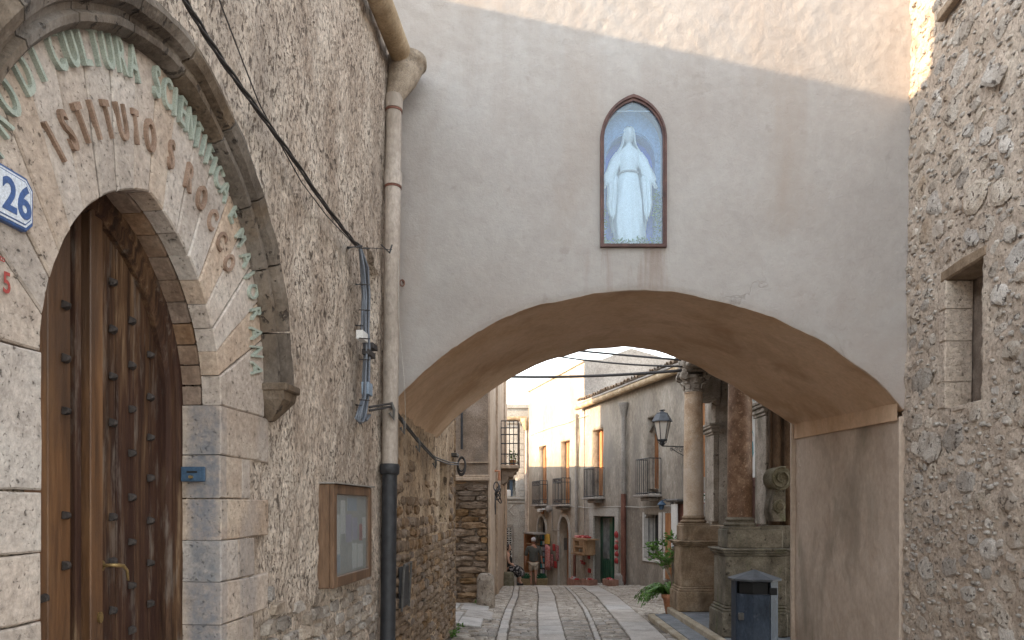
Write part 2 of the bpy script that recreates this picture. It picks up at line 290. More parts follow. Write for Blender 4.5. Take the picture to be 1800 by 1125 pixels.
def glass(name, tint, gloss, milk=0.0, milkcol=(.5, .6, .7), rough=.05):
    m, nt, b = newmat(name); nt.nodes.remove(b)
    out = nt.nodes['Material Output']
    t = nt.nodes.new('ShaderNodeBsdfTransparent'); t.inputs[0].default_value = (*tint, 1)
    g = nt.nodes.new('ShaderNodeBsdfGlossy'); g.inputs['Roughness'].default_value = rough; g.inputs[0].default_value = (1, 1, 1, 1)
    d = nt.nodes.new('ShaderNodeBsdfDiffuse'); d.inputs[0].default_value = (*milkcol, 1)  # milk: dusty diffuse veil, also stands in for the washed-out sky reflection
    x = nt.nodes.new('ShaderNodeMixShader'); x.inputs[0].default_value = milk
    nt.links.new(t.outputs[0], x.inputs[1]); nt.links.new(d.outputs[0], x.inputs[2])
    y = nt.nodes.new('ShaderNodeMixShader'); y.inputs[0].default_value = gloss
    nt.links.new(x.outputs[0], y.inputs[1]); nt.links.new(g.outputs[0], y.inputs[2])
    nt.links.new(y.outputs[0], out.inputs[0]); return m
M['nicheglass'] = glass('niche_glass', (.88, .95, 1.0), .05, .08, (.42, .56, .68), .2)
M['caseglass'] = glass('case_glass', (.9, .92, .92), .14, .14, (.55, .56, .57), .25)
M['darkglass'] = plain('darkglass', (.02, .022, .025), .08, spec=.8)
M['paleglass'] = plain('paleglass', (.16, .17, .17), .12, spec=.8, var=.4, scale=4)

# ------------------------------------------------------------------ mesh building
def ident(a, b, c): return (a, b, c)
class MB:
    def __init__(s): s.v = []; s.f = []
    def add(s, vs, fs):
        o = len(s.v); s.v += [tuple(v) for v in vs]; s.f += [tuple(i + o for i in f) for f in fs]; return s
    def box(s, a0, a1, b0, b1, c0, c1, fr=ident, bev=0.0):
        if bev:
            n = Vector; vs = []; 
            for ax in range(3):
                for sx in (0, 1):
                    for sy in (0, 1):
                        for sz in (0, 1):
                            p = [a0 if not sx else a1, b0 if not sy else b1, c0 if not sz else c1]
                            q = [(1 if not k else -1) * bev for k in (sx, sy, sz)]
                            for k in range(3):
                                if k != ax: p[k] += q[k]
                            vs.append(tuple(p))
            bm = bmesh.new(); bv = [bm.verts.new(v) for v in vs]
            r = bmesh.ops.convex_hull(bm, input=bv); bm.verts.index_update()
            idx = {v: i for i, v in enumerate(bm.verts)}
            s.add([fr(*v.co) for v in bm.verts], [[idx[v] for v in f.verts] for f in bm.faces]); bm.free(); return s
        vs = [fr(a, b, c) for a in (a0, a1) for b in (b0, b1) for c in (c0, c1)]
        return s.add(vs, [(0, 1, 3, 2), (4, 6, 7, 5), (0, 4, 5, 1), (2, 3, 7, 6), (0, 2, 6, 4), (1, 5, 7, 3)])
    def tube(s, pts, r, n=8, cap=True):
        pts = [Vector(p) for p in pts]; rs = r if isinstance(r, (list, tuple)) else [r] * len(pts)
        prev = None; rings = []
        for i, p in enumerate(pts):
            t = (pts[min(i + 1, len(pts) - 1)] - pts[max(i - 1, 0)]).normalized()
            if prev is None:
                a = Vector((0, 0, 1)) if abs(t.z) < .9 else Vector((1, 0, 0)); prev = t.cross(a).normalized()
            else: prev = (prev - t * prev.dot(t)).normalized()
            q = t.cross(prev)
            rings.append([p + (prev * math.cos(2 * math.pi * k / n) + q * math.sin(2 * math.pi * k / n)) * rs[i] for k in range(n)])
        vs = [v for g in rings for v in g]; fs = []
        for i in range(len(rings) - 1):
            for k in range(n): fs.append((i * n + k, i * n + (k + 1) % n, (i + 1) * n + (k + 1) % n, (i + 1) * n + k))
        if cap: fs.append(tuple(range(n))[::-1]); fs.append(tuple((len(rings) - 1) * n + k for k in range(n)))
        return s.add(vs, fs)
    def lathe(s, prof, c, n=24, sx=1, sy=1, mod=None, cap=True):
        vs = []; fs = []
        for (r, z) in prof:
            for k in range(n):
                t = 2 * math.pi * k / n; q = r * (mod(t, z) if mod else 1)
                vs.append((c[0] + q * math.cos(t) * sx, c[1] + q * math.sin(t) * sy, c[2] + z))
        for i in range(len(prof) - 1):
            for k in range(n): fs.append((i * n + k, i * n + (k + 1) % n, (i + 1) * n + (k + 1) % n, (i + 1) * n + k))
        if cap: fs.append(tuple(range(n))[::-1]); fs.append(tuple((len(prof) - 1) * n + k for k in range(n)))
        return s.add(vs, fs)
    def prism(s, outl, b0, b1, fr, ch=0.0, inset=0.0):
        """outline in (a,c), extruded in b from b0 (back) to b1 (front); chamfered front edge"""
        n = len(outl); cx = sum(p[0] for p in outl) / n; cz = sum(p[1] for p in outl) / n
        area = sum(outl[i][0] * outl[(i + 1) % n][1] - outl[(i + 1) % n][0] * outl[i][1] for i in range(n))
        if area < 0: outl = outl[::-1]
        def ins(d):
            o = []
            for i in range(n):
                p0 = Vector(outl[i - 1]); p = Vector(outl[i]); p1 = Vector(outl[(i + 1) % n])
                e0 = (p - p0); e1 = (p1 - p)
                if e0.length < 1e-7 or e1.length < 1e-7: o.append(tuple(p)); continue
                n0 = Vector((-e0.y, e0.x)).normalized(); n1 = Vector((-e1.y, e1.x)).normalized()
                m = n0 + n1; 
                if m.length < 1e-6: m = n0
                m = m.normalized(); k = d / max(.4, m.dot(n0)); o.append((p.x + m.x * k, p.y + m.y * k))
            return o
        o0 = ins(inset) if inset else outl
        vs = [fr(a, b0, c) for a, c in o0]; rings = 1
        if ch:
            vs += [fr(a, b1 - ch, c) for a, c in o0]; vs += [fr(a, b1, c) for a, c in ins(inset + ch)]; rings = 3
        else: vs += [fr(a, b1, c) for a, c in o0]; rings = 2
        fs = [tuple(range(n))[::-1]]
        for r in range(rings - 1):
            for k in range(n): fs.append((r * n + k, r * n + (k + 1) % n, (r + 1) * n + (k + 1) % n, (r + 1) * n + k))
        fs.append(tuple((rings - 1) * n + k for k in range(n)))
        return s.add(vs, fs)

def mesh_of(name, mb, smooth=False, fix=True, off=(0, 0, 0)):
    me = bpy.data.meshes.new(name); ox, oy, oz = off
    me.from_pydata([(x - ox, y - oy, z - oz) for x, y, z in mb.v], [], mb.f)
    if fix:
        bm = bmesh.new(); bm.from_mesh(me); bmesh.ops.recalc_face_normals(bm, faces=bm.faces); bm.to_mesh(me); bm.free()
    if smooth:
        me.polygons.foreach_set('use_smooth', [True] * len(me.polygons))
        if isinstance(smooth, (int, float)) and smooth is not True: me.set_sharp_from_angle(angle=R(smooth))
    me.update(); return me
def wloc(o):
    v = Vector((0, 0, 0))
    while o: v = v + o.location; o = o.parent
    return v
def obj(name, mb, mat, parent=None, smooth=False, origin=None, fix=True):
    off = wloc(parent) if parent else Vector(origin or (0, 0, 0))
    if parent is not None and origin is not None: off = Vector(origin)
    o = bpy.data.objects.new(name, mesh_of(name, mb, smooth, fix, off)); col.objects.link(o)
    o.data.materials.append(M[mat] if isinstance(mat, str) else mat)
    if parent: o.parent = parent; o.location = off - wloc(parent)
    else: o.location = off
    return o
def tag(o, label=None, cat=None, group=None, kind=None):
    for k, v in (('label', label), ('category', cat), ('group', group), ('kind', kind)):
        if v: o[k] = v
    return o
def thing(name, loc, label, cat, group=None):
    e = bpy.data.objects.new(name, None); col.objects.link(e); e.location = loc; e.empty_display_size = .1
    return tag(e, label, cat, group)
def inst(name, me, parent, mat4):
    """shared-mesh part placed by a world matrix under an unrotated parent"""
    o = bpy.data.objects.new(name, me); col.objects.link(o)
    if parent:
        o.parent = parent; mat4 = Matrix.Translation(-wloc(parent)) @ mat4
    o.matrix_basis = mat4; return o
def basis(p, u, n, z, su, sn, sz):
    u = Vector(u) * su; n = Vector(n) * sn; z = Vector(z) * sz
    return Matrix(((u.x, n.x, z.x, p[0]), (u.y, n.y, z.y, p[1]), (u.z, n.z, z.z, p[2]), (0, 0, 0, 1)))

class Hole:
    def __init__(s, u0, u1, lo, hi, depth, open_bottom=False, us=(), noreveal=False):
        s.u0, s.u1 = u0, u1; s.lo = lo if callable(lo) else (lambda u: lo); s.hi = hi if callable(hi) else (lambda u: hi)
        s.depth = depth; s.ob = open_bottom; s.us = us; s.nr = noreveal
def panel(fr, u0, u1, zb, zt, step, holes=(), disp=None, zstep=None):
    zb_ = zb if callable(zb) else (lambda u: zb); zt_ = zt if callable(zt) else (lambda u: zt)
    n = max(1, round((u1 - u0) / step)); us = [u0 + (u1 - u0) * i / n for i in range(n + 1)]
    for h in holes: us += [h.u0, h.u1] + list(h.us)
    us = sorted(set(round(u, 5) for u in us if u0 - 1e-6 <= u <= u1 + 1e-6))
    us = [u for i, u in enumerate(us) if i == 0 or u - us[i - 1] > 1e-4]
    zmin = min(zb_(u) for u in us); zmax = max(zt_(u) for u in us); zs_ = zstep or step
    zs = np.arange(math.floor(zmin / zs_) * zs_, zmax + zs_, zs_)
    ids = {}; P = []; F_ = []
    def vid(u, z):
        k = (round(u, 4), round(z, 4))
        if k not in ids: ids[k] = len(P); P.append((u, z))
        return ids[k]
    e = zs_ * .15
    def lst(u, lo, hi): return [vid(u, lo)] + [vid(u, z) for z in zs if lo + e < z < hi - e] + ([vid(u, hi)] if hi > lo + 1e-4 else [])
    for ua, ub in zip(us[:-1], us[1:]):
        mid = (ua + ub) / 2; act = sorted([h for h in holes if h.u0 < mid < h.u1], key=lambda h: h.lo(mid))
        A = [zb_(ua)]; B = [zb_(ub)]
        for h in act: A += [h.lo(ua), h.hi(ua)]; B += [h.lo(ub), h.hi(ub)]
        A.append(zt_(ua)); B.append(zt_(ub))
        for k in range(0, len(A), 2):
            if A[k + 1] - A[k] < 1e-4 and B[k + 1] - B[k] < 1e-4: continue
            la = lst(ua, A[k], A[k + 1]); lb = lst(ub, B[k], B[k + 1]); i = j = 0
            while i < len(la) - 1 or j < len(lb) - 1:
                if i == len(la) - 1: ni = False
                elif j == len(lb) - 1: ni = True
                else:
                    za, zb2 = P[la[i + 1]][1], P[lb[j + 1]][1]
                    if abs(za - zb2) < 1e-6:
                        F_.append((la[i], lb[j], lb[j + 1], la[i + 1])); i += 1; j += 1; continue
                    ni = za < zb2
                if ni: F_.append((la[i], lb[j], la[i + 1])); i += 1
                else: F_.append((la[i], lb[j], lb[j + 1])); j += 1
    A = np.array(P); p = disp(A[:, 0], A[:, 1]) if disp else np.zeros(len(P))
    V = [fr(u, pp, z) for (u, z), pp in zip(P, p)]
    for h in holes:
        if h.nr: continue
        uu = [u for u in us if h.u0 - 1e-6 <= u <= h.u1 + 1e-6]
        lo = [(u, h.lo(u)) for u in uu]; hi = [(u, h.hi(u)) for u in uu][::-1]
        def side(u, a, b):
            m = [z for z in zs if min(a, b) + e < z < max(a, b) - e]; m = m if b > a else m[::-1]; return [(u, z) for z in m]
        loop = (hi if h.ob else lo)
        if h.ob: loop = [(h.u1, h.lo(h.u1))] + side(h.u1, h.lo(h.u1), h.hi(h.u1)) + hi + side(h.u0, h.hi(h.u0), h.lo(h.u0)) + [(h.u0, h.lo(h.u0))]
        else: loop = lo + side(h.u1, h.lo(h.u1), h.hi(h.u1)) + hi + side(h.u0, h.hi(h.u0), h.lo(h.u0)) + [lo[0]]
        fi = [vid(u, z) for u, z in loop]; o = len(V)
        for (u, z) in loop: V.append(fr(u, -h.depth, z))
        for i in range(len(loop) - 1):
            if fi[i] != fi[i + 1]: F_.append((fi[i], fi[i + 1], o + i + 1, o + i))
    mb = MB(); mb.v = V; mb.f = F_; return mb

def pointed(cx, z0, hw, rise):
    """pointed arch: returns height function z(u) and radial point function pt(angle 0..pi)"""
    if rise >= hw:
        Rr = (rise * rise + hw * hw) / (2 * hw); c = Rr - hw
        def hz(u):
            d = abs(u - cx) + c; return z0 + math.sqrt(max(0, Rr * Rr - d * d))
    else:
        def hz(u): return z0 + rise * math.sqrt(max(0, 1 - ((u - cx) / hw) ** 2))
        return hz, lambda t: (cx + hw * math.cos(t), z0 + rise * math.sin(t))
    def pt(t):
        s = 1 if math.cos(t) >= 0 else -1; ca = abs(math.cos(t)); sa = math.sin(t)
        # ray from (0,0) along (ca,sa) meets circle centred (-c,0)
        b = c * ca; k = -b + math.sqrt(b * b - (c * c - Rr * Rr)); return (cx + s * k * ca, z0 + k * sa)
    return hz, pt

def nfr(fr, s1=1):
    """displacement helper for a frame: noise evaluated at the world place"""
    def f(u, z, s, o=4, seed=0, st=(1, 1, 1)):
        W = np.array([fr(a, 0, b) for a, b in zip(u, z)]) * np.array(st); return fbm(W, s, o, seed)
    return f
# stone templates, x = along the wall, y = outward, z = up, about one unit across
def stone_template(seed, n=9, block=.5, soft=False):
    r = random.Random(seed); ang = sorted((k + r.uniform(-.3, .3)) * 2 * math.pi / n for k in range(n)); o = []
    for a in ang:
        q = .5 / max(abs(math.cos(a)), abs(math.sin(a))); q = block * q + (1 - block) * .5; q *= r.uniform(.82, 1.05)
        o.append((q * math.cos(a), q * math.sin(a)))
    if soft: vs = [(x * 1.12, -.5, z * 1.12) for x, z in o] + [(x * r.uniform(.86, .98), .45 + r.uniform(-.15, .15), z * r.uniform(.86, .98)) for x, z in o]
    else: vs = [(x, -.6, z) for x, z in o] + [(x * .97, .35 + r.uniform(-.12, .12), z * .97) for x, z in o]
    vs = vs + [(x * r.uniform(.78, .9), .80 + r.uniform(-.22, .25), z * r.uniform(.76, .9)) for x, z in o]
    vs.append((r.uniform(-.15, .15), .9 + r.uniform(-.15, .2), r.uniform(-.15, .15))); fs = []
    for rr in range(2):
        for k in range(n): fs.append((rr * n + k, rr * n + (k + 1) % n, (rr + 1) * n + (k + 1) % n, (rr + 1) * n + k))
    for k in range(n): fs.append((2 * n + k, 2 * n + (k + 1) % n, 3 * n))
    mb = MB(); mb.v = vs; mb.f = fs; return mb
def templates(name, mat, seeds, smooth=38, **kw):
    out = []
    for s in seeds:
        mb = stone_template(s, **kw); me = mesh_of(name, mb, smooth); me.materials.append(M[mat]); out.append((me, mb))
    return out
def place_stones(name, tmpl, parent, places, limit=300, stuff_name='small_stones', mat='rubblestone'):
    """places: (matrix, size) ; the largest-looking first become parts, the rest one stuff part"""
    places = sorted(places, key=lambda p: -p[1]); rest = MB()
    for i, (m4, s) in enumerate(places):
        me, mb = tmpl[i % len(tmpl)]
        if i < limit: inst(name, me, parent, m4)
        else: rest.add([tuple(m4 @ Vector(v)) for v in mb.v], mb.f)
    if rest.v:
        o = obj(stuff_name, rest, mat, parent, smooth=True); tag(o, kind='stuff')
def skin(name, joints, edges, mat, parent, sub=2, loc=None):
    me = bpy.data.meshes.new(name); me.from_pydata([j[:3] for j in joints], edges, [])
    o = bpy.data.objects.new(name, me); col.objects.link(o)
    md = o.modifiers.new('s', 'SKIN'); sd = me.skin_vertices[0].data
    for i, j in enumerate(joints):
        sd[i].radius = (j[3], j[4] if len(j) > 4 else j[3]); sd[i].use_root = (i == 0)
    md.use_smooth_shade = True; s2 = o.modifiers.new('b', 'SUBSURF'); s2.levels = sub; s2.render_levels = sub
    dg = bpy.context.evaluated_depsgraph_get(); dg.update()
    nm = bpy.data.meshes.new_from_object(o.evaluated_get(dg)); nm.name = name
    nm.polygons.foreach_set('use_smooth', [True] * len(nm.polygons))
    bpy.data.objects.remove(o); nm.materials.clear(); nm.materials.append(M[mat])
    o = bpy.data.objects.new(name, nm); col.objects.link(o)
    if parent: o.parent = parent
    if loc: o.location = loc
    return o
_glyph = {}
def glyph(ch, ext, bold=0.0):
    k = (ch, ext, bold)
    if k not in _glyph:
        cu = bpy.data.curves.new('g', 'FONT'); cu.body = ch; cu.extrude = ext; cu.align_x = 'CENTER'; cu.size = 1; cu.offset = bold; cu.resolution_u = 4
        o = bpy.data.objects.new('g', cu); col.objects.link(o); dg = bpy.context.evaluated_depsgraph_get(); dg.update()
        me = bpy.data.meshes.new_from_object(o.evaluated_get(dg)); bpy.data.objects.remove(o)
        v = [tuple(a.co) for a in me.vertices]; f = [tuple(p.vertices) for p in me.polygons]; _glyph[k] = (v, f)
    return _glyph[k]
def text_mb(mb, txt, fr, u, z, h, wscale=.7, ext=.004, bold=0.0, rot=0.0, p0=0.0):
    """flat lettering whose cap height is h, lying on a wall frame; u grows to the reader's right when wscale > 0"""
    v, f = glyph(txt, 1.0, bold); s = h / .70
    vs = []
    for x, y, zz in v:
        a = x * s * wscale; b = y * s; a, b = a * math.cos(rot) - b * math.sin(rot), a * math.sin(rot) + b * math.cos(rot)
        vs.append(fr(u + a, p0 + ext * (zz + 1) / 2, z + b))
    mb.add(vs, f)

# ------------------------------------------------------------------ ground
GP = [(-40, 0.02), (5, 0.02), (9.3, 0.0), (11, -.05), (13, -.14), (16, -.25), (19.5, -.41), (23, -.73), (28, -1.27), (34, -1.95), (60, -5), (400, -30)]
def gz(y, x=1.0):
    for (a, za), (b, zb) in zip(GP[:-1], GP[1:]):
        if y <= b:
            z = za + (zb - za) * (y - a) / (b - a); break
    else: z = GP[-1][1]
    if x < 0: z += .09 * min(1, -x / .7) * max(0, min(1, (y + 3) / 3))
    if x > 2.3 and y > 15: z += .05 * min(1, (x - 2.3))
    return z
xs = sorted(set([-300, -60, -20, -8, -4, -2] + [round(-1.5 + .25 * i, 2) for i in range(31)] + [8, 12, 20, 60, 300]))
ys = sorted(set([-300, -60, -20, -8, -3] + [.5 * i for i in range(80)] + [42, 50, 60, 100, 200, 400]))
g = MB(); g.v = [(x, y, gz(y, x) - .02) for y in ys for x in xs]; nx = len(xs)
g.f = [(j * nx + i, j * nx + i + 1, (j + 1) * nx + i + 1, (j + 1) * nx + i) for j in range(len(ys) - 1) for i in range(nx - 1)]
tag(obj('ground', g, 'dirt', smooth=True), kind='structure')

# ------------------------------------------------------------------ street paving: stone bands with rows of cobbles between
def curve(tab):
    def f(y):
        if y <= tab[0][0]:
            (a, va), (b, vb) = tab[0], tab[1]; return va + (vb - va) * (max(y, 5) - a) / (b - a) * .6
        for (a, va), (b, vb) in zip(tab[:-1], tab[1:]):
            if y <= b: return va + (vb - va) * (y - a) / (b - a)
        return tab[-1][1]
    return f
bands = [  # (left edge, right edge)
    (curve([(9.3, -.20), (13.1, -.12), (16.2, .0), (20, .06), (24, .02), (30, -.3)]), .13),
    (curve([(9.3, .327), (13.1, .453), (16.2, .586), (20, .66), (24, .64), (30, .25)]), .35),
    (curve([(9.3, 1.05), (11, 1.15), (13.1, 1.27), (16.2, 1.36), (20, 1.42), (24, 1.34), (30, .9)]), .08),
    (curve([(9.3, 1.507), (13.1, 1.70), (16.2, 1.84), (20, 1.86), (24, 1.75), (28, 1.2)]), .46)]
street = bpy.data.objects.new('street', None); col.objects.link(street); street.location = (.8, 10, 0); tag(street, kind='structure')
def xwall_l(y): return (-.86 + .033 * (y - 5.65)) if y < 9.8 else (-.1 * 0 - 1.6 if y < 13.6 else -.44 + .029 * (y - 13.6))
def xwall_r(y):
    if y < 8: return 3.0
    if y < 11.2: return 2.1
    return min(8.6 - .27 * y, 6.0)
cob = []; small = MB()
def cob_t(seed):
    r = random.Random(seed); o = []
    for (x, y) in ((-.5, -.42), (-.42, -.5), (.0, -.5), (.42, -.5), (.5, -.42), (.5, .42), (.42, .5), (.0, .5), (-.42, .5), (-.5, .42)):
        o.append((x * r.uniform(.93, 1.0), y * r.uniform(.88, 1.0)))
    n = len(o); vs = [(x, y, -1) for x, y in o] + [(x, y, r.uniform(-.25, 0)) for x, y in o] + [(x * .86, y * .78, .5 + r.uniform(-.3, .3)) for x, y in o] + [(0, 0, .6)]
    fs = []
    for rr in range(2):
        for k in range(n): fs.append((rr * n + k, rr * n + (k + 1) % n, (rr + 1) * n + (k + 1) % n, (rr + 1) * n + k))
    for k in range(n): fs.append((2 * n + k, 2 * n + (k + 1) % n, 3 * n))
    mb = MB(); mb.v = vs; mb.f = fs; me = mesh_of('cobblestone', mb, True); me.materials.append(M['cobble']); return me, mb
ct = [cob_t(50 + i) for i in range(10)]
def fill(xa, xb, y, row, tilt=0.0, wmin=.15, wmax=.36):
    x = xa
    while x < xb - .04:
        wd = rnd.uniform(wmin, wmax); 
        if x + wd > xb - .07: wd = xb - x
        cx = x + wd / 2; cy = y + row / 2 + (cx - xa) * tilt + rnd.uniform(-.006, .006)
        m4 = Matrix.Translation((cx, cy, gz(cy, cx) - .012 + rnd.uniform(-.006, .008))) @ Matrix.Rotation(rnd.uniform(-.03, .03) + math.atan(tilt), 4, 'Z') @ Matrix.Rotation(-math.atan((gz(cy - .5, cx) - gz(cy + .5, cx))), 4, 'X') @ Matrix.Diagonal((wd * .965, row * .90, .028, 1))
        cob.append((m4, cy)); x += wd
y = 5.8
while y < 29.5:
    row = rnd.uniform(.085, .135) * (1 if y < 20 else 1.6)
    e = [xwall_l(y)]
    for f, wd in bands: e += [f(y), f(y) + wd]
    e.append(xwall_r(y) if y > 11.4 else xwall_r(y))
    tl = -.05
    for k in range(0, len(e), 2):
        if e[k + 1] - e[k] > .1: fill(e[k] + .01, e[k + 1] - .01, y, row, tl if k < 8 else .10, .13 if k < 8 else .10, .33 if k < 8 else .26)
    y += row
vis = sorted([c for c in cob if c[1] > 9.25], key=lambda c: c[1]); near = [c for c in cob if c[1] <= 9.25]
for i, (m4, cy) in enumerate(vis):
    me, mb = ct[i % 10]
    if i < 300: inst('cobblestone', me, street, m4)
    else: small.add([tuple(m4 @ Vector(v)) for v in mb.v], mb.f)
for i, (m4, cy) in enumerate(near):
    me, mb = ct[i % 10]; small.add([tuple(m4 @ Vector(v)) for v in mb.v], mb.f)
tag(obj('cobblestones', small, 'cobble', street, smooth=True), kind='stuff')
# plain flagstones on the stretch under and behind the camera
fl_ = MB()
for j in range(-16, 15):
    for i in range(-6, 14):
        x0_ = i * .5 + (.25 if j % 2 else 0); y0_ = j * .4
        if y0_ > 5.5: continue
        z0_ = gz(y0_ + .2, x0_ + .25) + rnd.uniform(-.004, .004)
        fl_.box(x0_ + .006, x0_ + .494, y0_ + .006, y0_ + .394, z0_ - .04, z0_ + .004)
tag(obj('flagstones', fl_, 'slab', street), kind='stuff')
# slabs of the bands
for bi, (f, wd) in enumerate(bands):
    y = 5.8
    while y < 29:
        ln = rnd.uniform(.75, 1.3) if wd > .2 else rnd.uniform(.3, .6); y1 = min(y + ln, 29.2); o = []
        n = 3 if y < 22 else 2
        L_ = [(f(y + (y1 - y) * k / n), y + (y1 - y) * k / n) for k in range(n + 1)]
        mb = MB(); g_ = .006; rings = []
        for k, (x, yy) in enumerate(L_):
            yy2 = yy + (g_ if k == 0 else -g_ if k == n else 0)
            z = gz(yy2, x) + .012; jx = rnd.uniform(-.008, .008)
            rings.append([(x + g_ + jx, yy2, z - .06), (x + g_ + jx, yy2, z - .008), (x + g_ + .012, yy2, z), (x + wd - g_ - .012, yy2, z), (x + wd - g_ + jx, yy2, z - .008), (x + wd - g_ + jx, yy2, z - .06)])
        mb.v = [v for r_ in rings for v in r_]
        for k in range(n):
            for q in range(5): mb.f.append((k * 6 + q, k * 6 + q + 1, (k + 1) * 6 + q + 1, (k + 1) * 6 + q))
        mb.f += [tuple(range(6)), tuple(n * 6 + q for q in range(6))[::-1]]
        obj('paving_slab', mb, 'slab', street); y = y1
# large pale flagstones at the lower left corner of the lane
for (xa, xb, ya, yb) in ((-.74, -.42, 10.0, 10.9), (-.72, -.30, 10.95, 12.1), (-1.3, -.75, 10.2, 11.6), (-.85, -.40, 12.15, 13.2), (-1.5, -.92, 11.7, 13.2)):
    mb = MB(); mb.box(xa, xb, ya, yb, 0, .035, lambda a, b, c: (a, b, gz(b, a) + c - .004), bev=.01); obj('paving_slab', mb, 'slab', street)

# ------------------------------------------------------------------ left wall with doorway
DX = .0846; nA = Vector((1, -DX, 0)).normalized()
def LA(u, p, z): return (-1.36 + DX * u + nA.x * p, u + nA.y * p, z)
def LB(u, p, z): return (-.882 + .0328 * (u - 5.65) + p, u, z)
uA = Vector((DX, 1, 0)).normalized()
inz, inpt = pointed(2.36, 2.05, .475, .61)
inz2, _ = pointed(2.36, 2.05, .505, .65)
hoz, hopt = pointed(2.41, 2.2, .815, .90)
left = thing('stone_house', LA(3.5, 0, 0), 'long rubble stone house on the left holding the arched wooden door', 'house')
fa = nfr(LA)
def inreg(u, z):
    r = np.zeros(len(u), bool)
    for i in range(len(u)):
        r[i] = (1.2 < u[i] < 3.06 and z[i] < 2.22) or (1.595 < u[i] < 3.225 and z[i] >= 2.2 and z[i] < hoz(u[i]))
    return r
def dispA(u, z):
    a = fa(u, z, 2.2, 5, 3, (1, 1, .5)); b = fa(u, z, 11, 4, 9, (1, 1, .42)); c = fa(u, z, 32, 2, 19, (1, 1, .4))
    p = .036 * a + .014 * b + .012 * c - .012 * np.clip(b - .2, 0, .3) * 3 - .010
    p = np.where(z < 1.15, p - .012, p)
    rim = np.clip((np.abs(u - 2.3) - .8) / .5, 0, 1)
    return np.where(inreg(u, z), -.022, p)
holeD = Hole(1.855, 2.865, 0.0, lambda u: max(inz2(min(max(u, 1.8551), 2.8649)), .02), .26, open_bottom=True, us=[1.86, 1.875, 2.845, 2.86])
holeR = Hole(4.88, 5.17, lambda u: 2.62 - .25 * (u - 4.88), lambda u: 3.40 - .4 * (u - 4.88), .13)
pa = panel(LA, 1.3, 5.66, -.25, 5.02, .02, (holeD, holeR), dispA)
obj('wall', pa, 'rubble', left, smooth=True, fix=False)
mb = MB(); mb.box(4.85, 5.20, -.2, -.13, 2.4, 3.45, LA); obj('recess_plaster', mb, 'facade_grey', left)
obj('wall', panel(LA, -2.6, 1.3, -.25, 5.02, .10, (), lambda u, z: .02 * fa(u, z, 3, 4, 3)), 'rubble', left, smooth=True, fix=False)
fb = nfr(LB)
def dispB(u, z):
    a = fb(u, z, 2.2, 5, 3, (1, 1, .5)); b = fb(u, z, 10, 4, 9, (1, 1, .42)); c = fb(u, z, 32, 2, 19, (1, 1, .4))
    return .025 * a + .022 * b + .01 * c - .028 * np.clip(b - .16, 0, .3) * 3 - .018 + .03 * np.clip((u - 9.5) / .3, 0, 1) * a
slot = Hole(8.28, 9.08, 1.49, 2.20, .25)
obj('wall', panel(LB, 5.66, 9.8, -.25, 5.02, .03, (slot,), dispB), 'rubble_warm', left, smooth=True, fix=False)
mb = MB(); mb.box(8.2, 9.15, -.3, -.25, 1.4, 2.3, LB); obj('slot_back', mb, 'black', left)
def LE(u, p, z): return (-.746 - u, 9.8 + p, z)
fe = nfr(LE)
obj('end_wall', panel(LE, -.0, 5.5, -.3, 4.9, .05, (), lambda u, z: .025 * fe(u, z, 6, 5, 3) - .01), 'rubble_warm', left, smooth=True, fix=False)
# roof and the taller rear part (their edge throws the shade on the bridge wall)
mb = MB(); R0 = lambda y, k, z: (-1.36 + DX * min(y, 5.65) - k + (.0328 * (y - 5.65) if y > 5.65 else 0), y, z)
mb.v = [R0(4.15, -.03, 5.06), R0(9.85, -.03, 5.06), R0(9.85, 2.0, 6.06), R0(4.15, 2.0, 6.06), R0(9.85, 4.4, 4.8), R0(4.15, 4.4, 4.8),
        R0(4.15, -.03, 5.00), R0(9.85, -.03, 5.00)]
mb.f = [(0, 1, 2, 3), (3, 2, 4, 5), (6, 7, 1, 0), (0, 3, 5), (1, 4, 2), (6, 5, 4, 7)]
obj('roof', mb, 'tile', left)
mb = MB(); mb.box(-2.6, 4.15, -3.1, -1.95, 4.5, 6.9, lambda a, b, c: (-1.36 + DX * a + b, a, c)); obj('upper_storey', mb, 'facade', left)
mb = MB(); mb.box(-2.6, 4.15, -1.96, .03, 5.0, 5.08, lambda a, b, c: (-1.36 + DX * a + b, a, c)); obj('terrace', mb, 'tile', left)
mb = MB(); mb.box(-2.6, 9.8, -5.0, -4.8, -.2, 4.8, lambda a, b, c: (-.6 + b, a, c)); obj('back_wall', mb, 'facade', left)
mb = MB(); mb.box(-2.8, -2.6, -3.6, .02, -.2, 5.05, lambda a, b, c: (-1.6 + b, a, c)); obj('side_wall', mb, 'facade', left)
# weathered courses at the foot, each stone its own part
tm = templates('rubble_stone', 'rubblestone', range(10), block=.85, n=10); tmw = templates('warm_rubble_stone', 'warmstone', range(10, 20), block=.85, n=10)
pl = []
z = .55
while z < 1.30:
    hgt = rnd.uniform(.055, .085); u = 3.20 + rnd.uniform(0, .15)
    while u < 5.0:
        wd = rnd.uniform(.09, .20)
        zz = z + hgt / 2 + rnd.uniform(-.01, .01) - .03 * math.sin(u * 2)
        if rnd.random() > max(0, (zz - 1.0) / .32) * .8:
            pl.append((basis(LA(u + wd / 2, -.022, zz), uA, nA, (0, 0, 1), wd * .97, rnd.uniform(.020, .034), hgt * .97), wd * hgt * (1 + (zz > .8))))
        u += wd
    z += hgt
place_stones('rubble_stone', tm, left, pl, 115)
pl = []; z = -.02; uB = Vector((.0328, 1, 0)).normalized(); nB = Vector((1, -.0328, 0)).normalized()
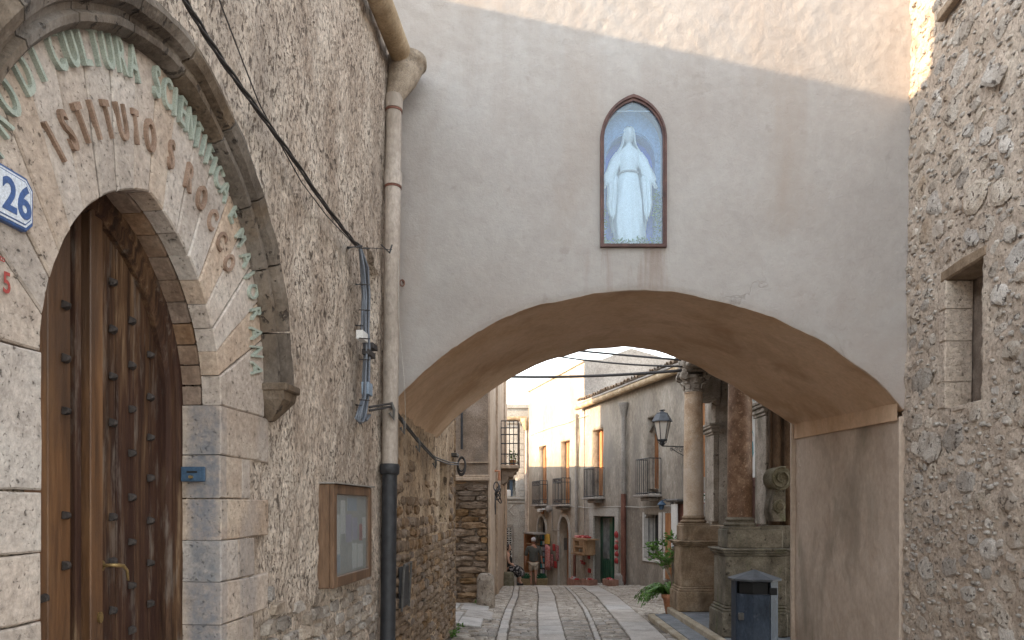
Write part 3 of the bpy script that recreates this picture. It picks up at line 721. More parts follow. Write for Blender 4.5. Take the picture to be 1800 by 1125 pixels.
while z < 2.3:
    hgt = rnd.uniform(.065, .11); u = 5.66
    while u < 9.72:
        wd = rnd.uniform(.13, .30); zz = z + hgt / 2 + rnd.uniform(-.012, .012)
        keep = not (8.2 < u + wd and u < 9.14 and 1.42 < zz < 2.27) and rnd.random() > max(0, (zz - 1.35) / .9)
        if keep: pl.append((basis(LB(u + wd / 2, -.03, zz), uB, nB, (0, 0, 1), wd * .97, rnd.uniform(.026, .045), hgt * .97), wd * hgt))
        u += wd
    z += hgt
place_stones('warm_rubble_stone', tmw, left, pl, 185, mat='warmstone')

# ---- dressed stone surround of the doorway
sur = left
def blk(outl, p0=-.25, p1=.004, mat='ashlar', ch=.005, name='stone_block', inset=.0022):
    o = []
    for i_, (a, c) in enumerate(outl):
        a2, c2 = outl[(i_ + 1) % len(outl)]; o.append((a + rnd.uniform(-.0015, .0015), c + rnd.uniform(-.002, .002)))
        L2 = math.hypot(a2 - a, c2 - c); nn_ = 3 if L2 > .2 else 2 if L2 > .09 else 1
        for j_ in range(1, nn_): o.append((a + (a2 - a) * j_ / nn_ + rnd.uniform(-.0022, .0022), c + (c2 - c) * j_ / nn_ + rnd.uniform(-.0028, .0028)))
    mb = MB(); mb.prism(o, p0, p1 + rnd.uniform(-.003, .003), LA, ch, inset); return obj(name, mb, mat, left)
zc = [-.1, .17, .34, .52, .70, .87, 1.04, 1.205, 1.37, 1.53, 1.69, 1.86, 2.05]
for k, (za, zb) in enumerate(zip(zc[:-1], zc[1:])):
    ue = 3.10 + (.14 if k % 2 else 0) + rnd.uniform(0, .05)
    if k in (2, 5, 8, 10): 
        um = 2.99 + rnd.uniform(-.03, .04)
        blk([(2.835, za), (um, za), (um, zb), (2.835, zb)], mat='ashlar_jamb'); blk([(um, za), (ue, za), (ue, zb), (um, zb)], p1=.001)
    else: blk([(2.835, za), (ue, za + rnd.uniform(-.01, .01)), (ue, zb), (2.835, zb)], mat='ashlar_jamb')
zl = [-.1, .30, .62, .95, 1.16, 1.366, 1.54, 1.694, 2.05]
for k, (za, zb) in enumerate(zip(zl[:-1], zl[1:])):
    um = 1.72 - (.10 if k % 2 else 0)
    blk([(um, za), (1.885, za), (1.885, zb), (um, zb)]); blk([(1.30, za), (um, za), (um, zb), (1.30, zb)])
# voussoirs
angs = [0, 13, 24, 34, 44, 54, 64, 73, 82, 90, 98, 107, 116, 126, 136, 146, 156, 168, 180]
for k, (a0, a1) in enumerate(zip(angs[:-1], angs[1:])):
    am = (a0 + a1) / 2; inn = [inpt(R(a)) for a in (a0, am, a1)]; out = [hopt(R(a)) for a in (a1, am, a0)]
    if k == 0: out[-1] = (3.225, 2.05); inn[0] = (2.835, 2.05)
    if k == len(angs) - 2: inn[-1] = (1.885, 2.05); out[0] = (1.595, 2.05)
    out = [(2.41 + (x - 2.41) * 1.01, 2.2 + (z_ - 2.2) * 1.01) for x, z_ in out]
    if False:
        q = rnd.uniform(.45, .62); mid = [tuple(np.array(i_) * (1 - q) + np.array(o_) * q) for i_, o_ in zip(inn, out[::-1])]
        blk(inn + mid[::-1], p0=-.07); blk(mid + out, p0=-.07)
    else: blk(inn + out, p0=-.07)
ra = list(range(0, 181, 9))
for a0, a1 in zip(ra[:-1], ra[1:]):
    inn = [inpt(R(a)) for a in (a0, a1)]; out = [(2.36 + (x - 2.36) * 1.16, 2.05 + (z_ - 2.05) * 1.16) for x, z_ in (inpt(R(a1)), inpt(R(a0)))]
    inn = [(2.36 + (x - 2.36) * 1.006, 2.05 + (z_ - 2.05) * 1.006) for x, z_ in inn]
    blk(inn + out, p0=-.30, p1=-.078, mat='reveal', ch=.006, name='reveal_stone')
# hood mould
prof = [(-.004, -.03), (-.004, .035), (.012, .06), (.030, .064), (.040, .045), (.055, .05), (.066, .082), (.095, .098), (.125, .088), (.135, .06), (.135, -.03)]
def hood_ring(t):
    c = hopt(t); d = Vector((math.cos(t), math.sin(t)))
    return [LA(c[0] + d.x * w_, p_, c[1] + d.y * w_) for w_, p_ in prof]
ts = [-1, 15, 33, 50, 68, 86, 104, 122, 140, 160, 181]
for a0, a1 in zip(ts[:-1], ts[1:]):
    n = 8; mb = MB(); k = len(prof)
    for i in range(n + 1):
        t = R(a0 + .25 + (a1 - a0 - .5) * i / n); t = max(0.0001, min(math.pi - .0001, t)) if True else t
        mb.v += hood_ring(t)
    for i in range(n):
        for q in range(k - 1): mb.f.append((i * k + q, i * k + q + 1, (i + 1) * k + q + 1, (i + 1) * k + q))
    mb.f += [tuple(range(k)), tuple(n * k + q for q in range(k))[::-1]]
    # weathering of the surface
    V = np.array(mb.v); d = fbm(V, 9, 4, 5) * .010; mb.v = [tuple(v + np.array([dd, 0, dd * .4])) for v, dd in zip(V, d)]
    obj('mould_stone', mb, 'mould', left, smooth=35)
for s, ux in ((1, 3.225), (-1, 1.595)):
    mb = MB(); w0, w1 = (ux - .02, ux + .145) if s > 0 else (ux - .145, ux + .02)
    mb.box(w0, w1, -.03, .115, 2.165, 2.20, LA, bev=.006)
    mc = (w0 + w1) / 2; vs = []
    for (hw, pp, zz) in ((.075, .10, 2.165), (.068, .095, 2.13), (.045, .06, 2.085), (.02, .02, 2.04)):
        vs += [LA(mc - hw, -.03, zz), LA(mc - hw, pp, zz), LA(mc + hw, pp, zz), LA(mc + hw, -.03, zz)]
    fs = [(0, 1, 2, 3), (12, 13, 14, 15)]
    for q in range(3):
        for e_ in range(4): fs.append((q * 4 + e_, q * 4 + (e_ + 1) % 4, q * 4 + 4 + (e_ + 1) % 4, q * 4 + 4 + e_))
    mb.add(vs, fs); obj('mould_corbel', mb, 'mould', left)

# ---- lettering round the arch: one part for each letter
def arc_letters(parent, seq, rbf, h, mat, ext, ws, bold):
    for ch, a in seq:
        t = R(a); rb = rbf(t); mb = MB()
        wsx = ws * (1.0 if ch in 'MN' else .80 if ch == 'T' else 1.1)
        text_mb(mb, ch, LA, 2.41 + rb * math.cos(t), 2.2 + rb * math.sin(t), h, wsx, ext, bold, t - math.pi / 2, .001)
        obj('letter', mb, mat, parent, smooth=False)
outer = thing('inscription', LA(2.41, .02, 3.0), 'pale green metal letters running round the outer edge of the door arch', 'lettering', None)
seq = list(zip('CENTRO', (172, 166, 160.5, 157.5, 152, 146.8)))[3:] + [('D', 139.5), ('I', 134.2), ('C', 127.3), ('U', 122.4), ('L', 118), ('T', 113.8), ('U', 109.6), ('R', 105.1), ('A', 100.6),
      ('S', 91.6), ('C', 87.4), ('I', 84), ('E', 80.8), ('N', 76.8), ('T', 73), ('I', 70.2), ('F', 67), ('I', 64.2), ('C', 61), ('A', 57), ('E', 50.2),
      ('M', 43.5), ('A', 37.5), ('I', 32.6), ('O', 27.6), ('R', 21.4), ('A', 15.2), ('N', 9.2), ('A', 3.4)]
arc_letters(outer, seq, lambda t: .690 + .090 * math.sin(t) - (.015 if t < R(20) else 0), .100, 'letter_green', .017, .50, .010)
inner = thing('inscription', LA(2.41, .02, 2.8), 'brown stone letters in the inner row above the pointed door', 'lettering', None)
seq = [('I', 140.5), ('S', 133.5), ('T', 126.8), ('I', 121), ('T', 115), ('U', 108.5), ('T', 102), ('O', 95), ('S', 84), ('R', 73.5), ('O', 65), ('C', 56.8), ('C', 48.8), ('O', 40.6)]
arc_letters(inner, seq, lambda t: .595 - .012 * abs(math.cos(t)), .098, 'letter_brown', .014, .47, .018)

# ---- house number tile and red painted mark
tile = thing('house_number_tile', LA(1.748, .02, 2.395), 'white and blue enamel tile numbered 26 left of the door', 'house number')
def octo(hw, hh, c): return [(1.748 - hw + c, 2.395 - hh), (1.748 + hw - c, 2.395 - hh), (1.748 + hw, 2.395 - hh + c), (1.748 + hw, 2.395 + hh - c), (1.748 + hw - c, 2.395 + hh), (1.748 - hw + c, 2.395 + hh), (1.748 - hw, 2.395 + hh - c), (1.748 - hw, 2.395 - hh + c)]
mb = MB(); mb.prism(octo(.088, .066, .022), .0, .018, LA, .003); obj('plate', mb, 'blue', tile)
mb = MB(); mb.prism(octo(.080, .058, .020), .01, .020, LA); obj('white_band', mb, 'enamel', tile)
mb = MB(); mb.prism(octo(.075, .053, .018), .01, .0212, LA); obj('blue_line', mb, 'blue', tile)
mb = MB(); mb.prism(octo(.0725, .0505, .017), .01, .0222, LA); obj('face', mb, 'enamel', tile)
mb = MB(); text_mb(mb, '2', LA, 1.753, 2.358, .076, .85, .0015, .025, 0, .0222); obj('digit', mb, 'blue', tile)
mb = MB(); text_mb(mb, '6', LA, 1.800, 2.358, .076, .85, .0015, .025, 0, .0222); obj('digit', mb, 'blue', tile)
mb = MB(); text_mb(mb, '5', LA, 1.762, 2.165, .050, .75, .0008, .015, 0, .0078); text_mb(mb, 'to', LA, 1.748, 2.235, .016, .8, .0008, .01, 0, .0078)
tag(obj('painted_number', mb, 'redpaint', origin=LA(1.76, .02, 2.16)), 'small red painted 5 on the stone under the house number tile', 'painted number')

# ---- the door
door = thing('arched_door', LA(2.36, -.2, 0), 'weathered brown plank door with iron studs under the pointed arch', 'door')
def dz(u): return inz(min(max(u, 1.8855), 2.8345)) if 1.885 < u < 2.835 else 2.05
def plank(u0, u1, p0, p1, mat, name='plank'):
    n = 4; o = [(u0, -.05), (u1, -.05)] + [(u1 + (u0 - u1) * i / n, dz(u1 + (u0 - u1) * i / n) + .06) for i in range(n + 1)]
    mb = MB(); mb.prism(o, p0, p1, LA, .003, .0012); return obj(name, mb, mat, door)
for u0, u1 in ((1.84, 1.945), (1.945, 2.055), (2.055, 2.16), (2.16, 2.262)): plank(u0, u1, -.23, -.190, 'doororange')
for u0, u1 in ((2.40, 2.50), (2.50, 2.605), (2.605, 2.70), (2.70, 2.79), (2.79, 2.87)): plank(u0, u1, -.24, -.198 + rnd.uniform(-.003, .003), 'doorwood')
plank(2.268, 2.298, -.23, -.180, 'doorwood', 'edge_strip')
plank(2.318, 2.345, -.23, -.166, 'doororange', 'meeting_strip'); plank(2.345, 2.400, -.23, -.178, 'doororange', 'meeting_strip')
mb = MB(); mb.box(1.82, 2.9, -.30, -.25, -.05, 2.75, LA); obj('backing', mb, 'black', door)
# curved frame
fpr = [(.03, -.26), (.03, -.15), (-.012, -.15), (-.022, -.162), (-.050, -.165), (-.062, -.18), (-.062, -.26)]
path = [('r', -.05), ('r', .6), ('r', 1.3), ('r', 2.0)] + [('a', t) for t in np.linspace(2, 178, 34)] + [('l', 2.0), ('l', 1.3), ('l', .6), ('l', -.05)]
mb = MB(); k = len(fpr)
for kind, v in path:
    for w_, p_ in fpr:
        if kind == 'a':
            c = inpt(R(v)); d = Vector((math.cos(R(v)), math.sin(R(v)))); mb.v.append(LA(c[0] + d.x * w_, p_, c[1] + d.y * w_))
        else: s = 1 if kind == 'r' else -1; mb.v.append(LA(2.36 + s * (.475 + w_), p_, v))
for i in range(len(path) - 1):
    for q in range(k - 1): mb.f.append((i * k + q, i * k + q + 1, (i + 1) * k + q + 1, (i + 1) * k + q))
obj('door_frame', mb, 'doorwood', door)
def stud_mesh():
    mb = MB(); n = 8
    for r_, p_ in ((.017, 0), (.016, .006), (.011, .016), (.004, .021)):
        for q in range(4):
            a = math.pi / 4 + q * math.pi / 2; mb.v.append((r_ * math.cos(a), p_, r_ * math.sin(a)))
    for i in range(3):
        for q in range(4): mb.f.append((i * 4 + q, i * 4 + (q + 1) % 4, i * 4 + 4 + (q + 1) % 4, i * 4 + 4 + q))
    mb.f.append((12, 13, 14, 15)); me = mesh_of('stud', mb); me.materials.append(M['stud_iron']); return me
sm = stud_mesh()
def stud(px, py, pf=-.195):
    Y = (1768 + 1300 * -pf) / (1010 - px); z_ = CAMZ + (895 - py) / 1300 * Y
    inst('stud', sm, door, basis(LA(Y, pf, z_), uA, nA, (0, 0, 1), rnd.uniform(.95, 1.15), 1, rnd.uniform(.95, 1.15)) @ Matrix.Rotation(rnd.uniform(-.25, .25), 4, 'Y'))
for py in (493, 577, 660, 742, 909, 988, 1074): stud(191, py)
for py in (562, 641, 718, 796, 874, 953, 1030, 1109): stud(225, py)
for py in (622, 697, 768, 840, 915, 990, 1062): stud(258, py)
for py in (534, 628, 721, 906, 995): stud(107, py, -.188)
stud(68, 1053, -.188)
for z_ in (1.15, .98, .82, .66, .5, .34, .18):
    for u in (2.446, 2.552, 2.664, 2.216, 1.99):
        inst('stud', sm, door, basis(LA(u, -.193, z_), uA, nA, (0, 0, 1), 1, 1, 1))
mb = MB(); hz_ = 1.465; mb.tube([LA(2.405, -.195, hz_), LA(2.405, -.145, hz_ + .002), LA(2.42, -.14, hz_), LA(2.448, -.14, hz_ - .003), LA(2.468, -.14, hz_ - .02), LA(2.474, -.14, hz_ - .055)], [.006, .006, .007, .006, .005, .004], 8)
mb.tube([LA(2.405, -.2, hz_), LA(2.405, -.185, hz_)], .018, 10); obj('handle', mb, 'brass', door, smooth=True)
mb = MB(); mb.prism([(2.378 + .011 * math.cos(a), 1.30 + .018 * math.sin(a)) for a in np.linspace(0, 2 * math.pi, 13)[:-1]], -.2, -.170, LA); obj('keyhole_plate', mb, 'brass', door)
# intercom on the far jamb
def JB(a, b, c):
    q = LA(2.835, 0, 0); return (a, q[1] - b, c)
ic = thing('doorbell_plate', (-1.215, 2.82, 1.79), 'small blue metal doorbell plate on the stone jamb beside the door', 'doorbell')
mb = MB(); mb.box(-1.262, -1.170, .008, .020, 1.755, 1.812, JB, bev=.003); obj('plate', mb, 'bluemetal', ic)
mb = MB(); mb.box(-1.256, -1.176, .02, .0225, 1.760, 1.807, JB); obj('inner_plate', mb, 'bluemetal', ic)
mb = MB(); mb.tube([(-1.217, 2.835 - .1 - 0 + .075, 1.772), (-1.217, 2.792, 1.772)], .006, 10); obj('button', mb, 'brass', ic)
mb = MB(); mb.box(-1.237, -1.197, .0225, .0245, 1.788, 1.795, JB); obj('name_strip', mb, 'black', ic)

# ---- notice case
nc = thing('notice_case', LA(4.3, 0, 1.22), 'brown wooden notice case with glass front hung on the rubble wall', 'notice board')
U0, U1, Z0, Z1 = 3.945, 4.68, 1.225, 1.785
mb = MB(); mb.box(U0, U1, -.03, .052, Z0, Z1, LA, bev=.004); obj('case', mb, 'framewood', nc)
for (a, b, c, d) in ((U0, U0 + .055, Z0, Z1), (U1 - .055, U1, Z0, Z1), (U0 + .055, U1 - .055, Z0, Z0 + .06), (U0 + .055, U1 - .055, Z1 - .055, Z1)):
    mb = MB(); mb.box(a + .0008, b - .0008, .0525, .078, c, d, LA, bev=.004); obj('frame_rail', mb, 'framewood', nc)
mb = MB(); mb.box(U0 + .055, U1 - .055, .0530, .0545, Z0 + .06, Z1 - .055, LA); obj('backing_sheet', mb, 'paper_grey', nc)
pp = [(4.01, 4.12, 1.30, 1.62, 'paper'), (4.13, 4.22, 1.29, 1.50, 'paper_grey'), (4.13, 4.21, 1.51, 1.70, 'paper'), (4.22, 4.33, 1.46, 1.62, 'paper_lilac'), (4.24, 4.33, 1.295, 1.44, 'paper_grey'),
      (4.345, 4.43, 1.30, 1.45, 'paper'), (4.35, 4.44, 1.47, 1.60, 'paper_lilac'), (4.49, 4.54, 1.46, 1.56, 'red'), (4.45, 4.55, 1.30, 1.44, 'paper'), (4.55, 4.61, 1.47, 1.60, 'paper'), (4.02, 4.11, 1.30, 1.40, 'paper_blue'), (4.25, 4.42, 1.64, 1.715, 'paper_blue')]
for i, (a, b, c, d, m_) in enumerate(pp):
    mb = MB(); mb.box(a, b, .0545, .0555 + .0004 * i, c, d, LA); obj('pinned_sheet', mb, m_, nc)
mb = MB(); mb.box(U0 + .050, U1 - .050, .064, .067, Z0 + .055, Z1 - .05, LA); obj('glass_pane', mb, 'caseglass', nc)
mb = MB(); mb.box(U0 - .01, U1 + .015, -.03, .095, Z1 + .002, Z1 + .010, LA); obj('rain_cap', mb, 'greypipe', nc)

# ---- gutter, hopper, downpipe
gt = thing('roof_gutter', LA(2, .1, 4.9), 'weathered clay roof gutter along the top of the left house', 'gutter')
mb = MB(); mb.tube([LA(-2.7, .095, 4.96), LA(1, .095, 4.955), LA(3.3, .095, 4.952), LA(5.38, .10, 4.95)], .078, 20); obj('channel', mb, 'gutter', gt, smooth=40)
for u in (3.6, 4.55):
    mb = MB(); mb.tube([LA(u - .05, .095, 4.953), LA(u + .05, .095, 4.953)], .085, 20); obj('joint_collar', mb, 'gutter', gt, smooth=40)
dp = thing('downpipe', (-.88, 5.25, 0), 'tall stone grey downpipe with flared hopper at the left end of the bridge wall', 'drainpipe')
mb = MB(); vs = []; n = 28
for (cx, cy, rx, ry, z_) in ((-.775, 5.46, .142, .15, 4.97), (-.775, 5.46, .146, .152, 4.945), (-.775, 5.46, .144, .15, 4.92), (-.778, 5.455, .134, .14, 4.912), (-.785, 5.44, .126, .13, 4.87), (-.805, 5.40, .104, .11, 4.76), (-.835, 5.34, .073, .078, 4.64), (-.850, 5.315, .058, .058, 4.58)):
    vs += [(cx + rx * math.cos(2 * math.pi * q / n), cy + ry * math.sin(2 * math.pi * q / n), z_) for q in range(n)]
fs = []
for i in range(7):
    for q in range(n): fs.append((i * n + q, i * n + (q + 1) % n, (i + 1) * n + (q + 1) % n, (i + 1) * n + q))
mb.add(vs, fs); obj('hopper', mb, 'hopper', dp, smooth=50)
def PP(z_):
    t = (4.6 - z_) / 4.6; Y = 5.315 - .21 * t; return (LA(Y, .062, 0)[0] , Y, z_)
mb = MB(); mb.tube([PP(z_) for z_ in (4.60, 3.5, 2.6, 1.93)], .056, 18); obj('upper_pipe', mb, 'pipe_stone', dp, smooth=50)
for z_ in (4.56, 4.00):
    mb = MB(); mb.tube([PP(z_ + .055), PP(z_ - .045)], .064, 18); obj('collar', mb, 'pipe_stone', dp, smooth=50)
    mb = MB(); mb.tube([PP(z_ - .046), PP(z_ - .062)], .061, 18); obj('rust_ring', mb, 'rustpipe', dp, smooth=50)
mb = MB(); mb.tube([PP(z_) for z_ in (1.93, 1.2, .6, -.02)], .053, 18); obj('lower_pipe', mb, 'iron', dp, smooth=50)
mb = MB(); mb.tube([PP(1.965), PP(1.95), PP(1.90), PP(1.89)], [.066, .070, .068, .058], 18); obj('iron_collar', mb, 'iron', dp, smooth=50)
# ---- cables on the left wall
def lpx(px, py, off=.05):
    Y = (1768 - 1300 * off) / (1010 - px); return LA(Y, off, CAMZ + (895 - py) / 1300 * Y)
tw = thing('wall_cable', lpx(480, 200), 'thick twisted black cable sagging down across the upper rubble wall', 'cable')
path = [(300, -60), (325, 0), (362, 62), (400, 120), (440, 175), (480, 230), (520, 285), (560, 345), (600, 398), (622, 425), (636, 436)]
P_ = [Vector(lpx(*q, .06)) for q in path]
fine = []
for a, b in zip(P_[:-1], P_[1:]):
    for i in range(5): fine.append(a.lerp(b, i / 5))
for ph in (0, 2.1, 4.2):
    pts = [p + Vector((.007 * math.cos(i * .55 + ph), 0, .007 * math.sin(i * .55 + ph))) for i, p in enumerate(fine)]
    mb = MB(); mb.tube(pts, .0052, 6); obj('strand', mb, 'cable', tw, smooth=True)
P2 = [Vector(lpx(*q, .03)) for q in ((382, -10), (420, 90), (455, 180), (497, 260), (530, 320), (575, 380), (628, 436))]
mb = MB(); mb.tube(P2, .003, 5); tag(obj('thin_cable', mb, 'cable', origin=P2[3]), 'thin black wire running beside the thick twisted cable', 'wire')
cb = thing('cable_bundle', lpx(645, 600), 'bundle of blue grey cables hanging down beside the walled up recess', 'cables')
for i, dx in enumerate((-5, -2.5, 0, 2, 4.5, 7)):
    path = [(634 + dx * .3, 436 + i), (640 + dx, 470), (643 + dx + rnd.uniform(-1, 1), 520), (642 + dx + rnd.uniform(-1.5, 1.5), 580), (645 + dx * .7, 620), (643 + dx * .9, 660), (642 + dx * .8, 700), (636 + dx * 1.2, 722), (632 + dx * 1.4, 735 + 3 * i % 7), (638 + dx, 744 - i), (644 + dx, 730)]
    mb = MB(); mb.tube([lpx(a, b, .045 + .012 * (i % 3)) for a, b in path], .0075, 6); obj('strand', mb, 'cable_blue', cb, smooth=True)
for y_ in (437, 500, 545, 595, 632, 703):
    a = Vector(lpx(632, y_, .03)); b = Vector(lpx(650, y_ + 1, .085)); c = Vector(lpx(632, y_, .085)); mb = MB(); mb.tube([a, c, b], .004, 6); obj('clip', mb, 'cable', cb)
for (x_, y_, w_, h_, m_) in ((633, 588, 9, 16, 'white'), (651, 607, 8, 10, 'cable'), (645, 618, 12, 10, 'cable'), (642, 682, 8, 22, 'paper_blue')):
    a = lpx(x_ - w_ / 2, y_, .05); Y0 = (1768 - 65) / (1010 - x_ + w_ / 2); Y1 = (1768 - 65) / (1010 - x_ - w_ / 2); s = Y0 / 1300
    mb = MB(); mb.box(Y0, Y1, .04, .085, a[2] - h_ * s / 2, a[2] + h_ * s / 2, LA, bev=.003); obj('junction_box', mb, m_, cb)
br = thing('iron_bracket', lpx(625, 435), 'iron bracket in the rubble wall holding the twisted cable', 'bracket')
mb = MB(); mb.tube([lpx(612, 436, -.02), lpx(612, 436, .09), lpx(636, 434, .11)], .008, 6); mb.tube([lpx(640, 436, .10), lpx(690, 440, .16)], .0022, 5); mb.tube([lpx(670, 430, .0), lpx(686, 446, .17), lpx(690, 432, .17)], .005, 5); obj('rod', mb, 'iron', br)
for k_, (x_, y_) in enumerate(((628, 500), (628, 572), (628, 712))):
    mb = MB(); mb.tube([lpx(x_, y_, -.02), lpx(x_ - 2, y_, .05), lpx(x_ + 10, y_ + 1, .06)], .005, 6)
    tag(obj('iron_hook', mb, 'iron', origin=lpx(x_, y_)), ['uppermost small iron hook beside the hanging blue cables', 'middle small iron hook beside the hanging blue cables', 'lowest small iron hook beside the hanging blue cables'][k_], 'hook', 'iron hooks in the rubble wall')
# pale thin wire down the pipe
mb = MB(); mb.tube([Vector(PP(3.42)) + Vector((.05, -.04, 0)), Vector(PP(3.0)) + Vector((.06, -.05, 0)), Vector(PP(2.5)) + Vector((.10, .0, 0)), (-.79, 5.5, 2.25)], .0022, 5)
tag(obj('string', mb, 'cable_pale', origin=PP(3.0)), 'thin pale string hanging down in front of the stone pipe', 'string')
# low cable under the arch foot
lc = thing('low_cable', (-.84, 6.5, 2.3), 'dark cable pair strung under the left foot of the arch', 'cable')
pts = [Vector(lpx(650, 722, .07)), Vector(PP(2.36)) + Vector((.02, -.09, 0)), Vector((-.82, 5.5, 2.30)), LB(6.2, .07, 2.22), LB(7.2, .07, 2.14), LB(8.4, .08, 2.16), LB(9.5, .07, 2.22)]
for d in (0, .022):
    mb = MB(); mb.tube([Vector(p) + Vector((0, 0, d)) for p in pts], .008, 6); obj('strand', mb, 'cable', lc, smooth=True)
for i in (1, 2, 3, 4):
    mb = MB(); p = Vector(pts[i]); mb.tube([p + Vector((0, 0, .03)), p + Vector((.02, 0, -.02)), p + Vector((.015, .01, -.09)), p + Vector((-.01, 0, -.04))], .011, 6); obj('hanger', mb, 'iron_pale', lc)
coil = thing('cable_coil', LB(9.6, .08, 2.2), 'coil of dark cable hanging at the end of the left house', 'cable coil')
for r_, dz_ in ((.085, 0), (.075, .02), (.09, -.015)):
    mb = MB(); c = Vector(LB(9.68, .09, 2.22 + dz_)); mb.tube([c + Vector((r_ * .6 * math.cos(a), .05 * math.sin(a), r_ * 1.3 * math.sin(a))) for a in np.linspace(0, 2 * math.pi, 18)], .011, 6, cap=False); obj('loop', mb, 'cable', coil, smooth=True)
mb = MB(); mb.box(9.45, 9.74, -.02, .05, 2.33, 2.37, LB, bev=.004); obj('mounting_plate', mb, 'iron_pale', coil)
# little iron hatch by the pipe
ih = thing('meter_hatch', LB(5.9, 0, 1.0), 'narrow iron meter hatch low on the wall behind the downpipe', 'hatch')
mb = MB(); mb.box(5.72, 6.0, .0, .035, .88, 1.20, LB, bev=.006); obj('cover', mb, 'iron', ih)
mb = MB(); mb.tube([LB(5.70, .03, .86), LB(5.70, .05, 1.22), LB(6.02, .05, 1.22), LB(6.02, .03, .86)], .010, 6); obj('rim', mb, 'iron_pale', ih)

# ------------------------------------------------------------------ bridge house with the arch
YF, YB = 5.65, 8.0
def px2(px, py, Y): return ((px - 900) / 1300 * Y, CAMZ + (895 - py) / 1300 * Y)
fpts = [(690, 728), (697, 703), (728, 671), (760, 642), (795, 613), (830, 589), (865, 569), (900, 553), (950, 536), (1000, 524), (1060, 514), (1120, 511), (1170, 513), (1210, 518), (1260, 528), (1310, 541), (1360, 559), (1410, 581), (1455, 607), (1500, 637), (1540, 668), (1575, 703), (1590, 722)]
bpts = [(755, 785), (770, 768), (786, 751), (803, 734), (830, 713), (858, 691), (886, 671), (915, 654), (950, 638), (985, 627), (1025, 617), (1070, 611), (1110, 610), (1150, 616), (1187, 628), (1222, 643), (1255, 660), (1288, 679), (1318, 698), (1346, 716), (1374, 733), (1396, 748), (1412, 760)]
FA = [px2(a, b, YF) for a, b in fpts]; BA = [px2(a, b, YB) for a, b in bpts]
def lerp_curve(T):
    def f(x):
        if x <= T[0][0]: return T[0][1]
        for (a, za), (b, zb) in zip(T[:-1], T[1:]):
            if x <= b: return za + (zb - za) * (x - a) / (b - a)
        return T[-1][1]
    return f
def smoothT(T, n=90):
    # chord-length Catmull-Rom resample
    o = []
    for i in range(len(T) - 1):
        p0, p1, p2, p3 = [Vector(T[max(0, min(len(T) - 1, k))]) for k in (i - 1, i, i + 1, i + 2)]
        for j in range(4):
            t = j / 4; o.append(tuple(.5 * ((2 * p1) + (p2 - p0) * t + (2 * p0 - 5 * p1 + 4 * p2 - p3) * t * t + (3 * p1 - p0 - 3 * p2 + p3) * t ** 3)))
    return o + [T[-1]]
FS, BS = smoothT(FA), smoothT(BA)
def rag(T, s):
    P_ = np.array([(x * 5 + s, 0, 0) for x, z in T]); P2_ = np.array([(x * 22 + s, 3, 0) for x, z in T]); d1, d2 = vnoise(P_, 5), vnoise(P2_, 6)
    return [(x, z + .009 * a + .005 * b) for (x, z), a, b in zip(T, d1, d2)]
FS, BS = rag(FS, 1), rag(BS, 9); ff, fbk = lerp_curve(FS), lerp_curve(BS)
bridge = thing('bridge_house', (1, 5.65, 2.4), 'pale plastered bridge house spanning the lane on a low arch', 'archway')
def BF(u, p, z): return (u, YF - p, z)
fbf = nfr(BF)
nichez, nichept = pointed(.925, 4.47, .235, .305)
nh = Hole(.69, 1.16, 3.665, lambda u: nichez(min(max(u, .6901), 1.1599)), .13, us=[.925, .70, .715, 1.135, 1.15])
def dispF(u, z):
    rough = np.clip((z - 4.2) / 1.0, .25, 1.0)
    edge = np.clip((z - np.array([ff(a) for a in u])) / .04, 0, 1)
    return .010 * fbf(u, z, 1.3, 3, 4) + np.clip((z - 4.4) / .8, .22, 1.0) * (.007 * fbf(u, z, 7, 4, 8) + .004 * fbf(u, z, 26, 2, 31)) - (1 - edge) * .012
obj('front_wall', panel(BF, -.93, 3.10, lambda u: ff(u) if u > FA[1][0] and u < FA[-2][0] else ff(u), 6.05, .022, (nh,), dispF), 'plaster', bridge, smooth=True, fix=False)
mb = MB(); n = 16; K = len(FS)
for i in range(n + 1):
    t = i / n
    for k in range(K):
        a, b = FS[k], BS[k]; mb.v.append((a[0] + (b[0] - a[0]) * t, YF + (YB - YF) * t, a[1] + (b[1] - a[1]) * t))
V = np.array(mb.v); d = fbm(V, 2.2, 4, 77) * .02; w_ = np.repeat(np.clip(np.minimum(np.arange(n + 1), n - np.arange(n + 1)) / 2, 0.25, 1), K)
mb.v = [(x, y, z + dd) for (x, y, z), dd in zip(V, d * w_)]
for i in range(n):
    for k in range(K - 1): mb.f.append((i * K + k, i * K + k + 1, (i + 1) * K + k + 1, (i + 1) * K + k))
obj('soffit', mb, 'soffit', bridge, smooth=True, fix=False)
def BBk(u, p, z): return (u, YB + p, z)
obj('rear_wall', panel(BBk, -.93, 3.10, fbk, 6.05, .12), 'plaster', bridge)
mb = MB(); mb.box(-.95, 3.12, YF - .02, YB + .05, 6.05, 6.12); obj('roof', mb, 'tile', bridge)
